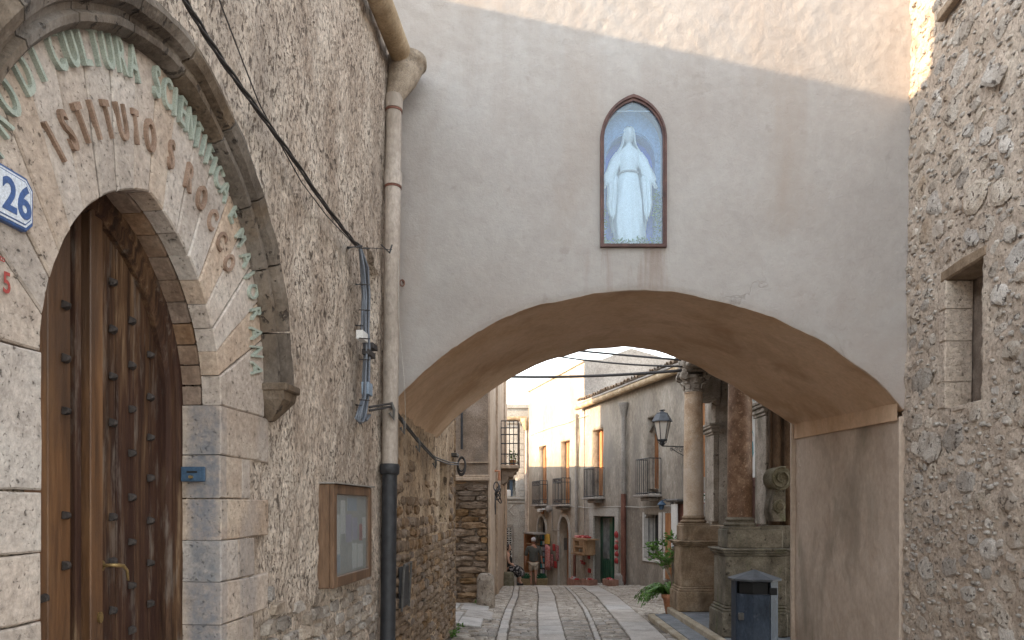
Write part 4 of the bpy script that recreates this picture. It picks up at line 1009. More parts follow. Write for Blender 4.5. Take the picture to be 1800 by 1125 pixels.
# the side wall below the arch on the right (pier)
def PR(u, p, z): return (2.955 + .0385 * (u - 5.65) - p, u, z)
fpr_ = nfr(PR)
pz = lambda u: 2.332 + (2.407 - 2.332) * (u - 5.65) / 2.35
pier = thing('side_pier', (2.97, 6.8, 0), 'brownish plastered side wall under the right foot of the arch', 'wall')
obj('lower_face', panel(PR, 5.66, 7.995, -.2, lambda u: pz(u), .03, (), lambda u, z: .012 * fpr_(u, z, 3, 4, 5) + .008 * fpr_(u, z, 14, 3, 6) - .010 + .006 * np.sin(z * 2)), 'pier', pier, smooth=True, fix=False)
obj('upper_face', panel(PR, 5.66, 7.995, lambda u: pz(u), 3.2, .04, (), lambda u, z: .008 * fpr_(u, z, 3, 4, 5) + .004), 'soffit', pier, smooth=True, fix=False)
mb = MB(); mb.box(2.9, 4.6, 7.97, 8.0, -.2, 3.0, lambda a, b, c: (a + .11, b, c)); obj('end_face', mb, 'pier', pier)
mb = MB(); mb.v = [PR(5.66, -.03, pz(5.66)), PR(7.995, -.03, pz(7.995)), PR(7.995, .006, pz(7.995)), PR(5.66, .006, pz(5.66))]; mb.f = [(0, 1, 2, 3)]; obj('ledge', mb, 'soffit', pier)
mb = MB(); mb.box(2.962, 3.06, 5.652, 5.70, -.2, 2.36, bev=.01); obj('corner_fillet', mb, 'pier', pier)
# small iron ring in the plaster
mb = MB(); c = Vector((-.83, 5.60, 3.36)); mb.tube([c + Vector((.018 * math.cos(a), -.01, .025 * math.sin(a))) for a in np.linspace(0, 6.2, 10)], .005, 5, cap=False); mb.tube([c + Vector((0, .05, .02)), c + Vector((0, -.015, .02))], .006, 5)
tag(obj('iron_ring', mb, 'rustpipe', origin=c), 'tiny rusty iron ring fixed in the pale plaster near the pipe', 'ring')

# ---- glazed niche with the statue
NI = thing('wall_niche', (.925, 5.65, 3.66), 'pointed arched glazed niche with dark frame high on the bridge wall', 'niche')
FO = lambda a, b, c: (a, YF + .0 - b, c)
def arch_out(hw, rise, zb_, off=0): 
    h, pt = pointed(.925, 4.47, hw, rise); return [(.925 - hw, zb_)] + [(.925 + hw, zb_)] + [pt(R(t)) for t in np.linspace(0, 180, 25)]
o1 = arch_out(.252, .335, 3.645); o2 = arch_out(.224, .290, 3.672); o3 = arch_out(.238, .312, 3.660)
def ring_mesh(oa, ob, b0, b1):
    mb = MB(); n = len(oa)
    for (o, b) in ((oa, b0), (oa, b1), (ob, b1), (ob, b0)): mb.v += [FO(a, b, c) for a, c in o]
    for r_ in range(3):
        for k in range(n): mb.f.append((r_ * n + k, r_ * n + (k + 1) % n, (r_ + 1) * n + (k + 1) % n, (r_ + 1) * n + k))
    return mb
obj('outer_frame', ring_mesh(o1, o3, -.03, .034), 'niche_frame', NI); obj('inner_frame', ring_mesh(o3, o2, -.03, .022), 'niche_frame', NI)
mb = MB(); mb.prism(arch_out(.231, .30, 3.668), .004, .008, FO); obj('glass_pane', mb, 'nicheglass', NI)
mb = MB(); mb.tube([(.76, YF + .0, 4.69), (1.09, YF + .0, 4.69)], .0035, 6); obj('glazing_bar', mb, 'enamel', NI)
# inside: pale front lining, deeper blue alcove with rounded head
iz = lambda u: 4.36 + math.sqrt(max(0, .195 ** 2 - (u - .925) ** 2)) * 1.15
hh = Hole(.73, 1.12, 3.70, lambda u: iz(min(max(u, .7301), 1.1199)), .11, us=[.74, .76, 1.09, 1.11])
bk = lambda u, p, z: (u, YF + .13 - p, z)
obj('lining', panel(bk, .68, 1.17, 3.64, 4.80, .02, (hh,)), 'niche_pale', NI, fix=False)
mb = MB(); mb.box(.70, 1.15, YF + .243, YF + .26, 3.66, 4.66); obj('blue_back', mb, 'niche_blue', NI)
mb = MB(); mb.box(.691, 1.159, YF + .02, YF + .35, 3.655, 3.67); obj('floor', mb, 'niche_pale', NI)
mb = MB(); c_ = [(.925 + .205 * math.cos(t), YF + .125, 4.36 + .24 * math.sin(t)) for t in np.linspace(0, math.pi, 20)]; mb.tube(c_, .008, 6); obj('alcove_rim', mb, 'niche_pale', NI, smooth=True)
def leaves(mb, c, n, rx, ry, rz, ls, flat=.5, rr=rnd):
    for _ in range(n):
        while True:
            p = Vector((rr.uniform(-1, 1), rr.uniform(-1, 1), rr.uniform(-1, 1)))
            if p.length < 1: break
        p = Vector((c[0] + p.x * rx, c[1] + p.y * ry, c[2] + p.z * rz)); d = Vector((rr.gauss(0, 1), rr.gauss(0, 1), rr.gauss(0, flat) + .3)).normalized()
        s = d.cross(Vector((rr.gauss(0, 1), rr.gauss(0, 1), rr.gauss(0, 1)))).normalized(); l = ls * rr.uniform(.6, 1.3)
        up = d.cross(s) * l * .12
        mb.add([p, p + d * l * .45 + s * l * .22 + up, p + d * l, p + d * l * .45 - s * l * .22 + up], [(0, 1, 2, 3)])
mb = MB()
for i in range(9): leaves(mb, (.71 + .052 * i, YF + .10, 3.70), 60, .05, .07, .05, .03)
leaves(mb, (1.13, YF + .09, 3.95), 160, .02, .04, .22, .03); leaves(mb, (.715, YF + .09, 3.85), 60, .015, .04, .14, .03)
leaves(mb, (.715, YF + .03, 3.69), 50, .03, .015, .03, .03)
tag(obj('niche_plants', mb, 'leaf', origin=(.925, YF + .1, 3.68)), 'artificial greenery lying round the feet of the white statue', 'greenery', kind='stuff')
st = thing('statue', (.915, YF + .14, 3.69), 'white statue of a veiled woman with lowered open hands behind glass', 'statue')
SC = .93; SX, SY, SZ = .915, YF + .145, 3.70
def S(x, y, z): return (SX + x * SC, SY - y * SC, SZ + z * SC)
# robe: (z, rx, ry) measured for one metre of height, front towards -Y
def loft(rows, mod, n=56, cy=0.0):
    mb = MB(); k = len(rows)
    for (z, rx, ry, oy, ox) in rows:
        for q in range(n):
            t = 2 * math.pi * q / n; m = mod(t, z); mb.v.append(S(ox + rx * math.cos(t) * m, oy + ry * math.sin(t) * m, z))
    for i in range(k - 1):
        for q in range(n): mb.f.append((i * n + q, i * n + (q + 1) % n, (i + 1) * n + (q + 1) % n, (i + 1) * n + q))
    mb.f += [tuple(range(n))[::-1], tuple((k - 1) * n + q for q in range(n))]; return mb
def pleat(t, z):
    a = max(0, min(1, (.62 - z) / .2)); return 1 + .06 * a * math.cos(7 * t + 7 * z) + .04 * a * math.cos(13 * t - 5 * z) + .035 * math.cos(5 * t + 5 * z) + .02 * math.cos(23 * t) * (z > .6) * (z < .78)
rows = [(0, .100, .075, 0, .012), (.03, .118, .08, 0, .012), (.10, .126, .078, 0, .008), (.22, .126, .074, 0, 0), (.36, .118, .07, 0, 0), (.48, .100, .066, 0, 0), (.56, .088, .060, 0, 0), (.61, .076, .054, 0, 0), (.635, .070, .050, 0, 0), (.66, .074, .053, 0, 0), (.72, .088, .060, .005, 0), (.77, .096, .055, 0, 0), (.805, .088, .044, 0, 0), (.83, .055, .036, 0, 0), (.85, .030, .028, 0, 0), (.875, .024, .026, 0, 0)]
obj('robe', loft(rows, pleat), 'statue', st, smooth=True)
mb = MB()
for z_, rx, ry in ((.622, .0775, .0575),): mb.tube([S(rx * math.cos(t), ry * math.sin(t), z_) for t in np.linspace(0, 2 * math.pi, 30)], .009, 6, cap=False)
obj('belt', mb, 'cable_pale', st, smooth=True)
# head with face
mb = MB(); n = 32; hr = [(-.066, .004, .004), (-.062, .018, .020), (-.05, .028, .032), (-.035, .034, .040), (-.015, .038, .045), (.01, .041, .048), (.035, .040, .047), (.055, .032, .038), (.068, .016, .02), (.072, .002, .002)]
for (z_, rx, ry) in hr:
    for q in range(n):
        t = 2 * math.pi * q / n; x = rx * math.cos(t); y = ry * math.sin(t); f_ = math.sin(t)
        if f_ > .9: y += .015 * math.exp(-((z_ + .008) / .014) ** 2) * (f_ - .9) * 10 + .004 * math.exp(-((z_ + .038) / .008) ** 2)
        if .55 < f_ < .95: y -= .010 * math.exp(-((z_ - .010) / .012) ** 2)
        mb.v.append(S(x, y + .008, .935 + z_))
for i in range(len(hr) - 1):
    for q in range(n): mb.f.append((i * n + q, i * n + (q + 1) % n, (i + 1) * n + (q + 1) % n, (i + 1) * n + q))
obj('head', mb, 'statue', st, smooth=True)
# veil: open at the front, falling over the shoulders to a cape
mb = MB(); n = 40; rows = [(.99, .020, .030, -.005), (1.008, .030, .036, -.004), (.998, .043, .047, -.004), (.975, .053, .056, -.004), (.94, .058, .06, -.006), (.90, .060, .06, -.008), (.86, .068, .062, -.008), (.82, .092, .066, -.008), (.78, .118, .070, -.006), (.72, .128, .074, -.006), (.64, .128, .078, -.008), (.52, .136, .085, -.01), (.38, .148, .09, -.01), (.25, .152, .09, -.01), (.14, .138, .085, -.01)]
for (z_, rx, ry, oy) in rows:
    gap = .35 if z_ > .985 else .86 if z_ > .84 else .80 + (.84 - z_) * 1.1
    if z_ > 1.0: gap = .1
    for q in range(n + 1):
        t = math.pi / 2 + gap + (2 * math.pi - 2 * gap) * q / n; m = 1 + .075 * math.cos(11 * t + 6 * z_) * min(1, max(0, (.9 - z_) * 4))
        mb.v.append(S(rx * math.cos(t) * m, oy + ry * math.sin(t) * m, z_ + (.012 * math.cos(9 * t) if z_ < .15 else 0)))
for i in range(len(rows) - 1):
    for q in range(n): mb.f.append((i * (n + 1) + q, i * (n + 1) + q + 1, (i + 1) * (n + 1) + q + 1, (i + 1) * (n + 1) + q))
v = obj('veil', mb, 'statue', st, smooth=True); sdm = v.modifiers.new('t', 'SOLIDIFY'); sdm.thickness = .006
for s in (-1, 1):
    # sleeve: wide, from shoulder out and down to the wrist
    mb = MB(); pts = [(s * .075, .0, .79), (s * .115, .01, .72), (s * .150, .02, .64), (s * .178, .035, .575), (s * .196, .045, .535)]; rad = [(.035, .035), (.042, .045), (.040, .055), (.036, .062), (.028, .045)]
    n = 20
    for (p_, (ra_, rb_)) in zip(pts, rad):
        for q in range(n):
            t = 2 * math.pi * q / n; m = 1 + .13 * math.cos(5 * t + p_[2] * 30)
            mb.v.append(S(p_[0] + ra_ * math.cos(t) * m, p_[1] + ra_ * .8 * math.sin(t) * m, p_[2] - rb_ * .5 * (1 + math.cos(t + (0 if s < 0 else math.pi))) * .9 + .01))
    for i in range(len(pts) - 1):
        for q in range(n): mb.f.append((i * n + q, i * n + (q + 1) % n, (i + 1) * n + (q + 1) % n, (i + 1) * n + q))
    obj('sleeve', mb, 'statue', st, smooth=True)
    # hanging drape below the sleeve
    mb = MB(); n = 10; rows2 = [(.56, .10, .175), (.50, .105, .19), (.42, .11, .185), (.34, .115, .19), (.27, .12, .175), (.22, .125, .16)]
    for (z_, xa_, xb_) in rows2:
        for q in range(n + 1):
            t = q / n; mb.v.append(S(s * (xa_ + (xb_ - xa_) * t), .05 + .012 * math.sin(t * 14 + z_ * 9), z_ + .02 * math.sin(t * 9)))
    for i in range(len(rows2) - 1):
        for q in range(n): mb.f.append((i * (n + 1) + q, i * (n + 1) + q + 1, (i + 1) * (n + 1) + q + 1, (i + 1) * (n + 1) + q))
    o_ = obj('drape', mb, 'statue', st, smooth=True); o_.modifiers.new('t', 'SOLIDIFY').thickness = .006
    # open hand: palm with five fingers
    W_ = Vector(S(s * .200, .05, .525)); mb = MB(); dn = Vector((s * .35, -.25, -1)).normalized(); sd_ = Vector((s * .85, -.1, .25)).normalized()
    mb.tube([W_ - dn * .02, W_, W_ + dn * .022, W_ + dn * .034], [.011, .012, .014, .011], 10)
    for k, (off_, ln_) in enumerate(((-.010, .026), (-.0035, .030), (.0035, .028), (.010, .022))):
        b_ = W_ + dn * .030 + sd_ * off_; mb.tube([b_, b_ + dn * ln_ * .5, b_ + dn * ln_ + Vector((0, -.006, 0))], [.0038, .0036, .0026], 6)
    b_ = W_ + dn * .008 - sd_ * .010; mb.tube([b_, b_ - sd_ * .012 + dn * .010, b_ - sd_ * .016 + dn * .022], [.004, .0038, .003], 6)
    obj('hand', mb, 'statue', st, smooth=True)

# ------------------------------------------------------------------ right rubble house
LEAN = .0151
def RW(u, p, z): return (2.968 + DX * (u - 5.65) + LEAN * (z - .65) - p, u, z)
fr_ = nfr(RW)
right = thing('right_house', RW(4.5, 0, 0), 'tall rough stone house wall along the right edge with a slit window', 'house')
rwin = Hole(4.596, 5.062, lambda u: 2.33, lambda u: 3.236, .20)
def dispR(u, z): return .030 * fr_(u, z, 2.5, 5, 13) + .012 * fr_(u, z, 9, 4, 14) + .010 * fr_(u, z, 28, 3, 15) - .010
obj('wall', panel(RW, 3.0, 5.68, -.2, 5.75, .018, (rwin,), dispR), 'mortar', right, smooth=True, fix=False)
obj('wall', panel(RW, .4, 3.0, -.2, 5.75, .12, (), lambda u, z: .03 * fr_(u, z, 2.5, 5, 13) - .01), 'mortar', right, smooth=True, fix=False)
mb = MB(); mb.box(4.5, 5.15, -.24, -.20, 2.2, 3.4, RW); obj('window_back', mb, 'joint', right)
mb = MB(); mb.box(.4, 5.6, -2.2, .0, 5.75, 5.82, RW); mb.box(.38, .42, -2.2, -.01, -.2, 5.75, RW); obj('roof', mb, 'tile', right)
mb = MB(); mb.prism([(4.55, 3.215), (5.13, 3.215), (5.12, 3.29), (4.85, 3.30), (4.57, 3.285)], -.21, -.004, RW, .01); obj('lintel', mb, 'woodgrey', right)
mb = MB(); mb.prism([(4.60, 2.30), (5.06, 2.30), (5.06, 2.332), (4.60, 2.332)], -.2, -.012, RW, .006); obj('sill', mb, 'mortar', right)
for z0_, z1_ in ((2.34, 2.52), (2.52, 2.80), (2.80, 3.02), (3.02, 3.212)):
    mb = MB(); mb.prism([(5.045, z0_), (5.15 + rnd.uniform(-.03, .04), z0_), (5.15, z1_ - .004), (5.045, z1_ - .004)], -.19, -.006, RW, .008, .001); obj('jamb_stone', mb, 'mortar', right)
uR, nR, zR = Vector((DX, 1, 0)).normalized(), Vector((-1, DX, 0)).normalized(), Vector((LEAN, 0, 1)).normalized()
tr = [templates('field_stone', 'fieldstone', range(30, 44), block=.45, n=10, soft=True)][0]
pl = []; tries = 0; occ = []
rs = random.Random(11)
while tries < 26000 and len(occ) < 1500:
    tries += 1; u = rs.uniform(3.05, 5.63); z = rs.uniform(-.1, 5.6)
    ph = len(occ); wd = rs.uniform(.18, .30) if ph < 70 else rs.uniform(.10, .19) if ph < 260 else rs.uniform(.05, .11) if ph < 620 else rs.uniform(.025, .06); hg = wd * rs.uniform(.42, .75)
    if tries > 1500 and ph < 70: wd *= .6; hg *= .6
    if tries > 4000 and ph < 260: wd *= .6; hg *= .6
    if z < 1.4: wd *= 1.15
    if 4.52 < u + wd * .5 and u - wd * .5 < 5.18 and 2.25 < z < 3.32: continue
    if u + wd * .5 > 5.66: continue
    if any(abs(u - a) < (wd + c) * .47 and abs(z - b) < (hg + d) * .49 for a, b, c, d in occ): continue
    occ.append((u, z, wd, hg))
    th = rs.uniform(.005, .013)
    m4 = basis(RW(u, .002 + float(dispR(np.array([u]), np.array([z]))[0]), z), uR, nR, zR, wd, th, hg) @ Matrix.Rotation(rs.uniform(-.5, .5), 4, 'Y')
    seen = 1.0 if (u > 4.0 and .6 < z < 5.2) else .15
    pl.append((m4, wd * hg * seen))
place_stones('field_stone', tr, right, pl, 300, mat='fieldstone')
mb = MB(); a = Vector((1.0, 0, 0)); mb.box(4.65, 5.12, .0, .05, 5.02, 5.075, lambda u, p, z: RW(u, p, z), bev=.004)
tag(obj('wood_batten', mb, 'woodgrey', origin=RW(4.9, 0, 5.04)), 'short wooden batten fixed high on the right rubble wall', 'batten')
mb = MB(); mb.box(3.055, 5.2, 5.69, 7.9, -.2, 5.7, lambda a, b, c: (a, b, c)); obj('rear_block', mb, 'mortar', right)

# ------------------------------------------------------------------ corner house beyond the arch on the left
H2 = thing('corner_house', (-1.2, 13.6, -.1), 'corner house with coursed dark stone base beyond the arch on the left', 'house')
def HF(u, p, z): return (u, 13.6 - p, z)
fh = nfr(HF)
obj('front_wall', panel(HF, -6.5, -.44, -.4, 6.4, .06, (), lambda u, z: .02 * fh(u, z, 4, 4, 3) - np.where(z < 2.1, .05, .0)), 'house2', H2, smooth=True, fix=False)
def HS(u, p, z): return (-.44 + .029 * (u - 13.6) + p, u, z)
fs_ = nfr(HS)
obj('side_wall', panel(HS, 13.6, 21.9, -1.3, 6.4, .08, (), lambda u, z: .012 * fs_(u, z, 3, 4, 3)), 'house2_side', H2, smooth=True, fix=False)
mb = MB(); mb.v = [(-6.5, 13.6, 6.4), (-.44, 13.6, 6.4), (-.2, 21.9, 6.4), (-6.5, 20.4, 6.4)]; mb.f = [(0, 1, 2, 3)]; obj('roof', mb, 'tile', H2)
mb = MB(); mb.v = [(-6.5, 20.4, -1.4), (-.2, 21.9, -1.4), (-.2, 21.9, 6.4), (-6.5, 20.4, 6.4)]; mb.f = [(0, 1, 2, 3)]; obj('rear_wall', mb, 'house2', H2)  # unseen wall, slanted along the sun's path so the far facade stays lit
mb = MB(); mb.box(-1.6, -.40, .0, .07, 2.17, 2.235, HF, bev=.01); mb.box(-1.6, -.41, .0, .05, 2.235, 2.28, HF, bev=.01); obj('string_course', mb, 'house2_side', H2)
mb = MB(); mb.box(-1.6, -.44, .012, .035, 2.50, 2.52, HF); obj('thin_ledge', mb, 'house2_side', H2)
mb = MB(); mb.tube([(-.92, 13.55, 2.75), (-.92, 13.55, 5)], .022, 8); obj('thin_pipe', mb, 'iron', H2)
mb = MB(); mb.box(13.58, 13.95, .0, .04, -.4, 6.35, HS, bev=.008); mb.box(14.05, 14.5, .0, .025, 2.2, 6.35, HS, bev=.008); obj('corner_strip', mb, 'house2_side', H2)
mb = MB(); mb.box(16.4, 17.1, .0, .05, -.5, 6.35, HS, bev=.008); obj('side_pilaster', mb, 'house2_side', H2)
mb = MB(); mb.box(20.9, 21.88, .0, .05, -.9, 6.35, HS, bev=.008); obj('side_pilaster', mb, 'house2_side', H2)
mb = MB(); mb.box(17.5, 17.7, .0, .02, 1.55, 2.0, HS); obj('dark_slot', mb, 'black', H2)
tb = templates('base_stone', 'warmstone', range(60, 72), block=.92, n=12); z = -.12
k = 0
while z < 2.16:
    hg = rnd.uniform(.08, .15); hg = min(hg, 2.17 - z); x = -1.45 + rnd.uniform(-.1, 0)
    while x < -.47:
        wd = rnd.uniform(.26, .60); wd = min(wd, -.45 - x); 
        if wd < .07: break
        me, _ = tb[k % 12]; k += 1
        inst('base_stone', me, H2, basis(HF(x + wd / 2, -.045, z + hg / 2), (1, 0, 0), (0, -1, 0), (0, 0, 1), wd * 1.05, rnd.uniform(.05, .09), hg * 1.10)); x += wd
    z += hg
# balcony on its side wall
bal = thing('balcony', HS(19.8, .3, 2.75), 'iron railed balcony on a carved stone bracket jutting over the lane', 'balcony')
bx0, bx1, by0, by1, bz = -.30, .15, 18.9, 20.6, 2.78
mb = MB(); mb.box(bx0, bx1 + .03, by0, by1, bz - .09, bz, bev=.015); obj('slab', mb, 'house2_side', bal)
for yy in (19.05, 20.3):
    mb = MB(); o = [(-.28, bz - .09), (.12, bz - .09), (.13, bz - .17), (.06, bz - .20), (.02, bz - .30), (-.08, bz - .30), (-.12, bz - .40), (-.20, bz - .48), (-.28, bz - .5)]
    mb.prism(o, -yy - .16, -yy, lambda a, b, c: (a, -b, c), .015); obj('bracket', mb, 'house2', bal)
def bars(parent, pts, z0, z1, step, r=.010, mat='iron', extra=()):
    for (a, b) in zip(pts[:-1], pts[1:]):
        a, b = Vector(a), Vector(b); L = (b - a).length; n = max(1, round(L / step))
        for k in range(n + (1 if b == Vector(pts[-1]) else 0)):
            p = a.lerp(b, k / n); mb = MB(); mb.tube([(p.x, p.y, z0), (p.x, p.y, z1)], r, 5); obj('bar', mb, mat, parent)
    for z_ in (z0 + .04, z1) + tuple(extra):
        mb = MB(); mb.tube([(p[0], p[1], z_) for p in pts], r * 1.4, 6); obj('rail', mb, mat, parent)
bars(bal, [(-.28, by0 + .03), (bx1, by0 + .03), (bx1 + .06, by1)], bz, bz + 1.13, .105, .011, 'iron', (bz + .28, bz + .55, bz + .78, bz + .95))
mb = MB(); leaves(mb, (.02, 19.2, bz + .2), 120, .12, .15, .18, .07); pot = MB(); pot.lathe([(.06, 0), (.09, .14)], (.02, 19.2, bz + .002), 10)
pp_ = thing('balcony_plant', (.02, 19.2, bz), 'small potted plant standing inside the left balcony', 'plant'); obj('pot', pot, 'terracotta', pp_); obj('foliage', mb, 'leaf', pp_)
cc = thing('cable_coil', (-.42, 14.6, 2.0), 'tangle of cables and brackets on the corner house above the lane', 'cable coil')
for k in range(5):
    mb = MB(); c = Vector(HS(14.6 + .25 * (k % 3), .10, 2.10 - .06 * k)); mb.tube([c + Vector((.05 * math.cos(a) + .01 * k, .10 * math.sin(a), .09 * math.sin(a + k))) for a in np.linspace(0, 2 * math.pi, 14)], .012, 5, cap=False); obj('loop', mb, 'cable', cc, smooth=True)
mb = MB(); mb.tube([HS(14.6, .08, 1.95), HS(14.5, .08, 1.7), HS(14.6, .08, 1.55), HS(14.75, .08, 1.68), HS(14.7, .08, 1.95)], .010, 5); obj('hanging_loop', mb, 'cable', cc, smooth=True)
mb = MB(); mb.tube([HS(15.5, .02, 2.45), HS(15.5, .12, 2.45), HS(15.5, .12, 2.25)], .03, 6); obj('insulator', mb, 'terracotta', cc)
# unseen houses on the left, placed to block the low sun
lb = thing('low_house', (-1, 25, -1), 'unseen low plain house beyond the corner house, placed for its shadow', 'house')
mb = MB(); mb.box(-6.5, -1.0, 20.3, 30.0, -2.2, 3.62); obj('walls', mb, 'house2_side', lb); mb = MB(); mb.box(-6.45, -.98, 20.3, 30.05, 3.62, 3.72, bev=.02); obj('parapet', mb, 'house2_side', lb)
ub = thing('far_left_house', (-8, 12, 0), 'unseen house added on the far left to keep sun out of the side lane', 'house')
mb = MB(); mb.box(-9, -6.6, 8, 14.5, -.5, 6.5); obj('walls', mb, 'house2', ub); mb = MB(); mb.box(-9.1, -6.5, 7.9, 14.6, 6.5, 6.65, bev=.02); obj('roof', mb, 'tile', ub)

# bollards
def bollard(x, y, r, h, lab, mat='rubblestone'):
    b_ = MB(); b_.lathe([(r * 1.06, -.12), (r * 1.05, .05), (r, h * .4), (r * .97, h * .8), (r * .88, h * .93), (r * .6, h * .99), (.01, h)], (x, y, gz(y, x)), 20, mod=lambda t, z: 1 + .05 * math.cos(2 * t + 1) + .03 * math.sin(5 * t + z * 8))
    V = np.array(b_.v); c0 = np.array([x, y, 0]); d = fbm(V, 9, 4, 2) * .03; D = V - c0; D[:, 2] = 0; D /= np.maximum(np.linalg.norm(D, axis=1)[:, None], 1e-3)
    b_.v = [tuple(v) for v in V + D * d[:, None]]
    return tag(obj('stone_bollard', b_, mat, smooth=True, origin=(x, y, gz(y, x))), lab, 'bollard')
bollard(-.47, 13.15, .155, .60, 'rounded pale stone bollard at the foot of the dark coursed corner')
bollard(-.15, 20.9, .20, .40, 'mossy stone bollard in front of the seated woman', 'moss')
bollard(3.02, 20.55, .17, .33, 'low round stone stub beside the rusty downpipe', 'gable')
for (x, y, n_, s_, l_) in ((-.62, 13.42, 60, .09, 'tuft of weeds growing behind the pale stone bollard'), (-.74, 9.1, 70, .08, 'weeds growing along the foot of the warm rubble wall'), (-.70, 9.75, 30, .05, 'small weeds at the corner of the left house')):
    mb = MB(); leaves(mb, (x, y, gz(y, x) + .02), n_, s_, s_ * 1.4, .05, .05); tag(obj('weeds', mb, 'leaf', origin=(x, y, gz(y, x))), l_, 'weeds', kind='stuff')

# ------------------------------------------------------------------ church portal on the right beyond the arch
portal = thing('church_portal', (3.4, 10.5, .1), 'carved stone church portal with round arch beyond the bridge on the right', 'portal')
def CW(u, p, z): return (3.35 - p, u, z)
fc = nfr(CW)
cz = lambda u: 2.98 + math.sqrt(max(0, 1.0 ** 2 - (u - 10.95) ** 2))
ch = Hole(9.95, 11.95, .1, lambda u: cz(min(max(u, 9.9501), 11.9499)), .55, open_bottom=True, us=[9.96, 10.0, 11.9, 11.94])
obj('wall', panel(CW, 9.3, 12.75, .1, 5.4, .06, (ch,), lambda u, z: .008 * fc(u, z, 6, 3, 3)), 'church', portal, smooth=True, fix=False)
mb = MB(); mb.box(3.34, 4.6, 12.75, 12.8, -.1, 5.4); mb.box(3.36, 4.6, 9.25, 9.3, -.1, 5.4); mb.box(3.36, 4.6, 9.3, 12.75, 5.4, 5.5); obj('end_wall', mb, 'church', portal)
for (a, b) in ((9.50, 9.93), (11.97, 12.42)):
    mb = MB(); mb.box(a, b, .002, .09, 1.45, 2.86, CW, bev=.008); obj('pilaster', mb, 'church', portal)
    for z0_, z1_, e in ((2.86, 2.90, .02), (2.90, 2.96, .045), (2.96, 3.0, .075), (3.0, 3.04, .09)):
        mb = MB(); mb.box(a - e, b + e, .003, .09 + e, z0_ + .001, z1_, CW, bev=.008); obj('impost', mb, 'church', portal)
# archivolt stones
for k in range(11):
    t0, t1 = math.pi * k / 11 + .004, math.pi * (k + 1) / 11 - .004; o = [(10.95 + r_ * math.cos(t), 3.04 + r_ * math.sin(t)) for r_, t in ((1.01, t0), (1.01, (t0 + t1) / 2), (1.01, t1), (1.28, t1), (1.28, (t0 + t1) / 2), (1.28, t0))]
    mb = MB(); mb.prism(o, .003, .07, CW, .01); obj('arch_stone', mb, 'church', portal)
# door behind
for k in range(6):
    mb = MB(); mb.box(9.95 + .334 * k, 9.95 + .334 * k + .329, -.56, -.50, .1, 4.0, CW, bev=.006); obj('door_plank', mb, 'darkred_door', portal)
for z_ in (1.0, 2.0):
    mb = MB(); mb.box(9.95, 11.95, -.50, -.47, z_, z_ + .12, CW, bev=.01); obj('door_rail', mb, 'darkred_door', portal)
# banner hanging in the opening
bn = thing('banner', (3.62, 11.1, 2.2), 'white banner with blue and yellow curves hanging in the church doorway', 'banner')
def BNR(u, p, z): return (3.62 - p + .012 * math.sin(u * 20), u + .48, z)
n = 12
o = [(10.28 + .62 * k / n, 2.12 + .12 * math.cos(math.pi * (k / n - .5) * 1) * -1 + .12) for k in range(n + 1)]
mb = MB(); mb.prism(o + [(10.9, 4.2), (10.28, 4.2)], 0, .004, BNR); obj('cloth', mb, 'white', bn)
def arcband(cx, cz_, r0, r1, t0, t1, mat, pp):
    q = [(cx + r0 * math.cos(t), cz_ + r0 * math.sin(t)) for t in np.linspace(t0, t1, 9)] + [(cx + r1 * math.cos(t), cz_ + r1 * math.sin(t)) for t in np.linspace(t1, t0, 9)]
    mb = MB(); mb.prism(q, .004, pp, BNR); obj('printed_curve', mb, mat, bn)
arcband(10.85, 2.62, .20, .32, 2.0, 4.3, 'teal', .006); arcband(10.9, 3.15, .22, .30, 1.9, 4.2, 'yellow', .0062); arcband(10.9, 3.6, .30, .48, 1.9, 4.2, 'teal', .0064)
# near end: dark moulded half columns and the scroll
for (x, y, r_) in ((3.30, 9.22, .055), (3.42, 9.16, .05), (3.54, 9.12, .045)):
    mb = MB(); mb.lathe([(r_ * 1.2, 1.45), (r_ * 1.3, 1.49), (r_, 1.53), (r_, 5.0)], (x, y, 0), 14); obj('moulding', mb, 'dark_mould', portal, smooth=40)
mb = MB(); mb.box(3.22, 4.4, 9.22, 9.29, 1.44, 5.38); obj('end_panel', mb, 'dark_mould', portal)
scx, scy, scz = 3.24, 8.66, 2.0
mb = MB(); mb.tube([(scx - .12, scy + .0, scz), (scx + .12, scy + .5, scz)], .001, 4)
def scroll(parent, c, r0, wdt, mat, axis='y', turns=1.6):
    mb = MB(); 
    f = (lambda a, b, d: (c[0] + a, c[1] + b, c[2] + d)) if axis == 'y' else (lambda a, b, d: (c[0] + b, c[1] + a, c[2] + d))
    mb.prism([(r0 * math.cos(t), r0 * 1.12 * math.sin(t)) for t in np.linspace(0, 2 * math.pi, 21)[:-1]], wdt, 0, lambda a, b, d: f(a, b, d), 0); obj('scroll_drum', mb, mat, parent, smooth=40)
    pts = [f(r0 * (1 - .72 * k / 30) * math.cos(turns * 2 * math.pi * k / 30 + 1.2), -.005, r0 * 1.12 * (1 - .72 * k / 30) * math.sin(turns * 2 * math.pi * k / 30 + 1.2)) for k in range(31)]
    mb = MB(); mb.tube(pts, r0 * .10, 6); obj('scroll_spiral', mb, mat, parent, smooth=True)
scr = portal
scroll(scr, (3.23, 8.86, 2.02), .125, .3, 'moss'); scroll(scr, (3.22, 8.90, 1.68), .075, .26, 'moss')
mb = MB(); o = [(3.18, 1.9), (3.30, 1.9), (3.30, 1.5), (3.16, 1.5), (3.13, 1.62)]; mb.prism(o, -9.2, -8.92, lambda a, b, c: (a, -b, c), .01); obj('scroll_bracket', mb, 'church_dark', portal)
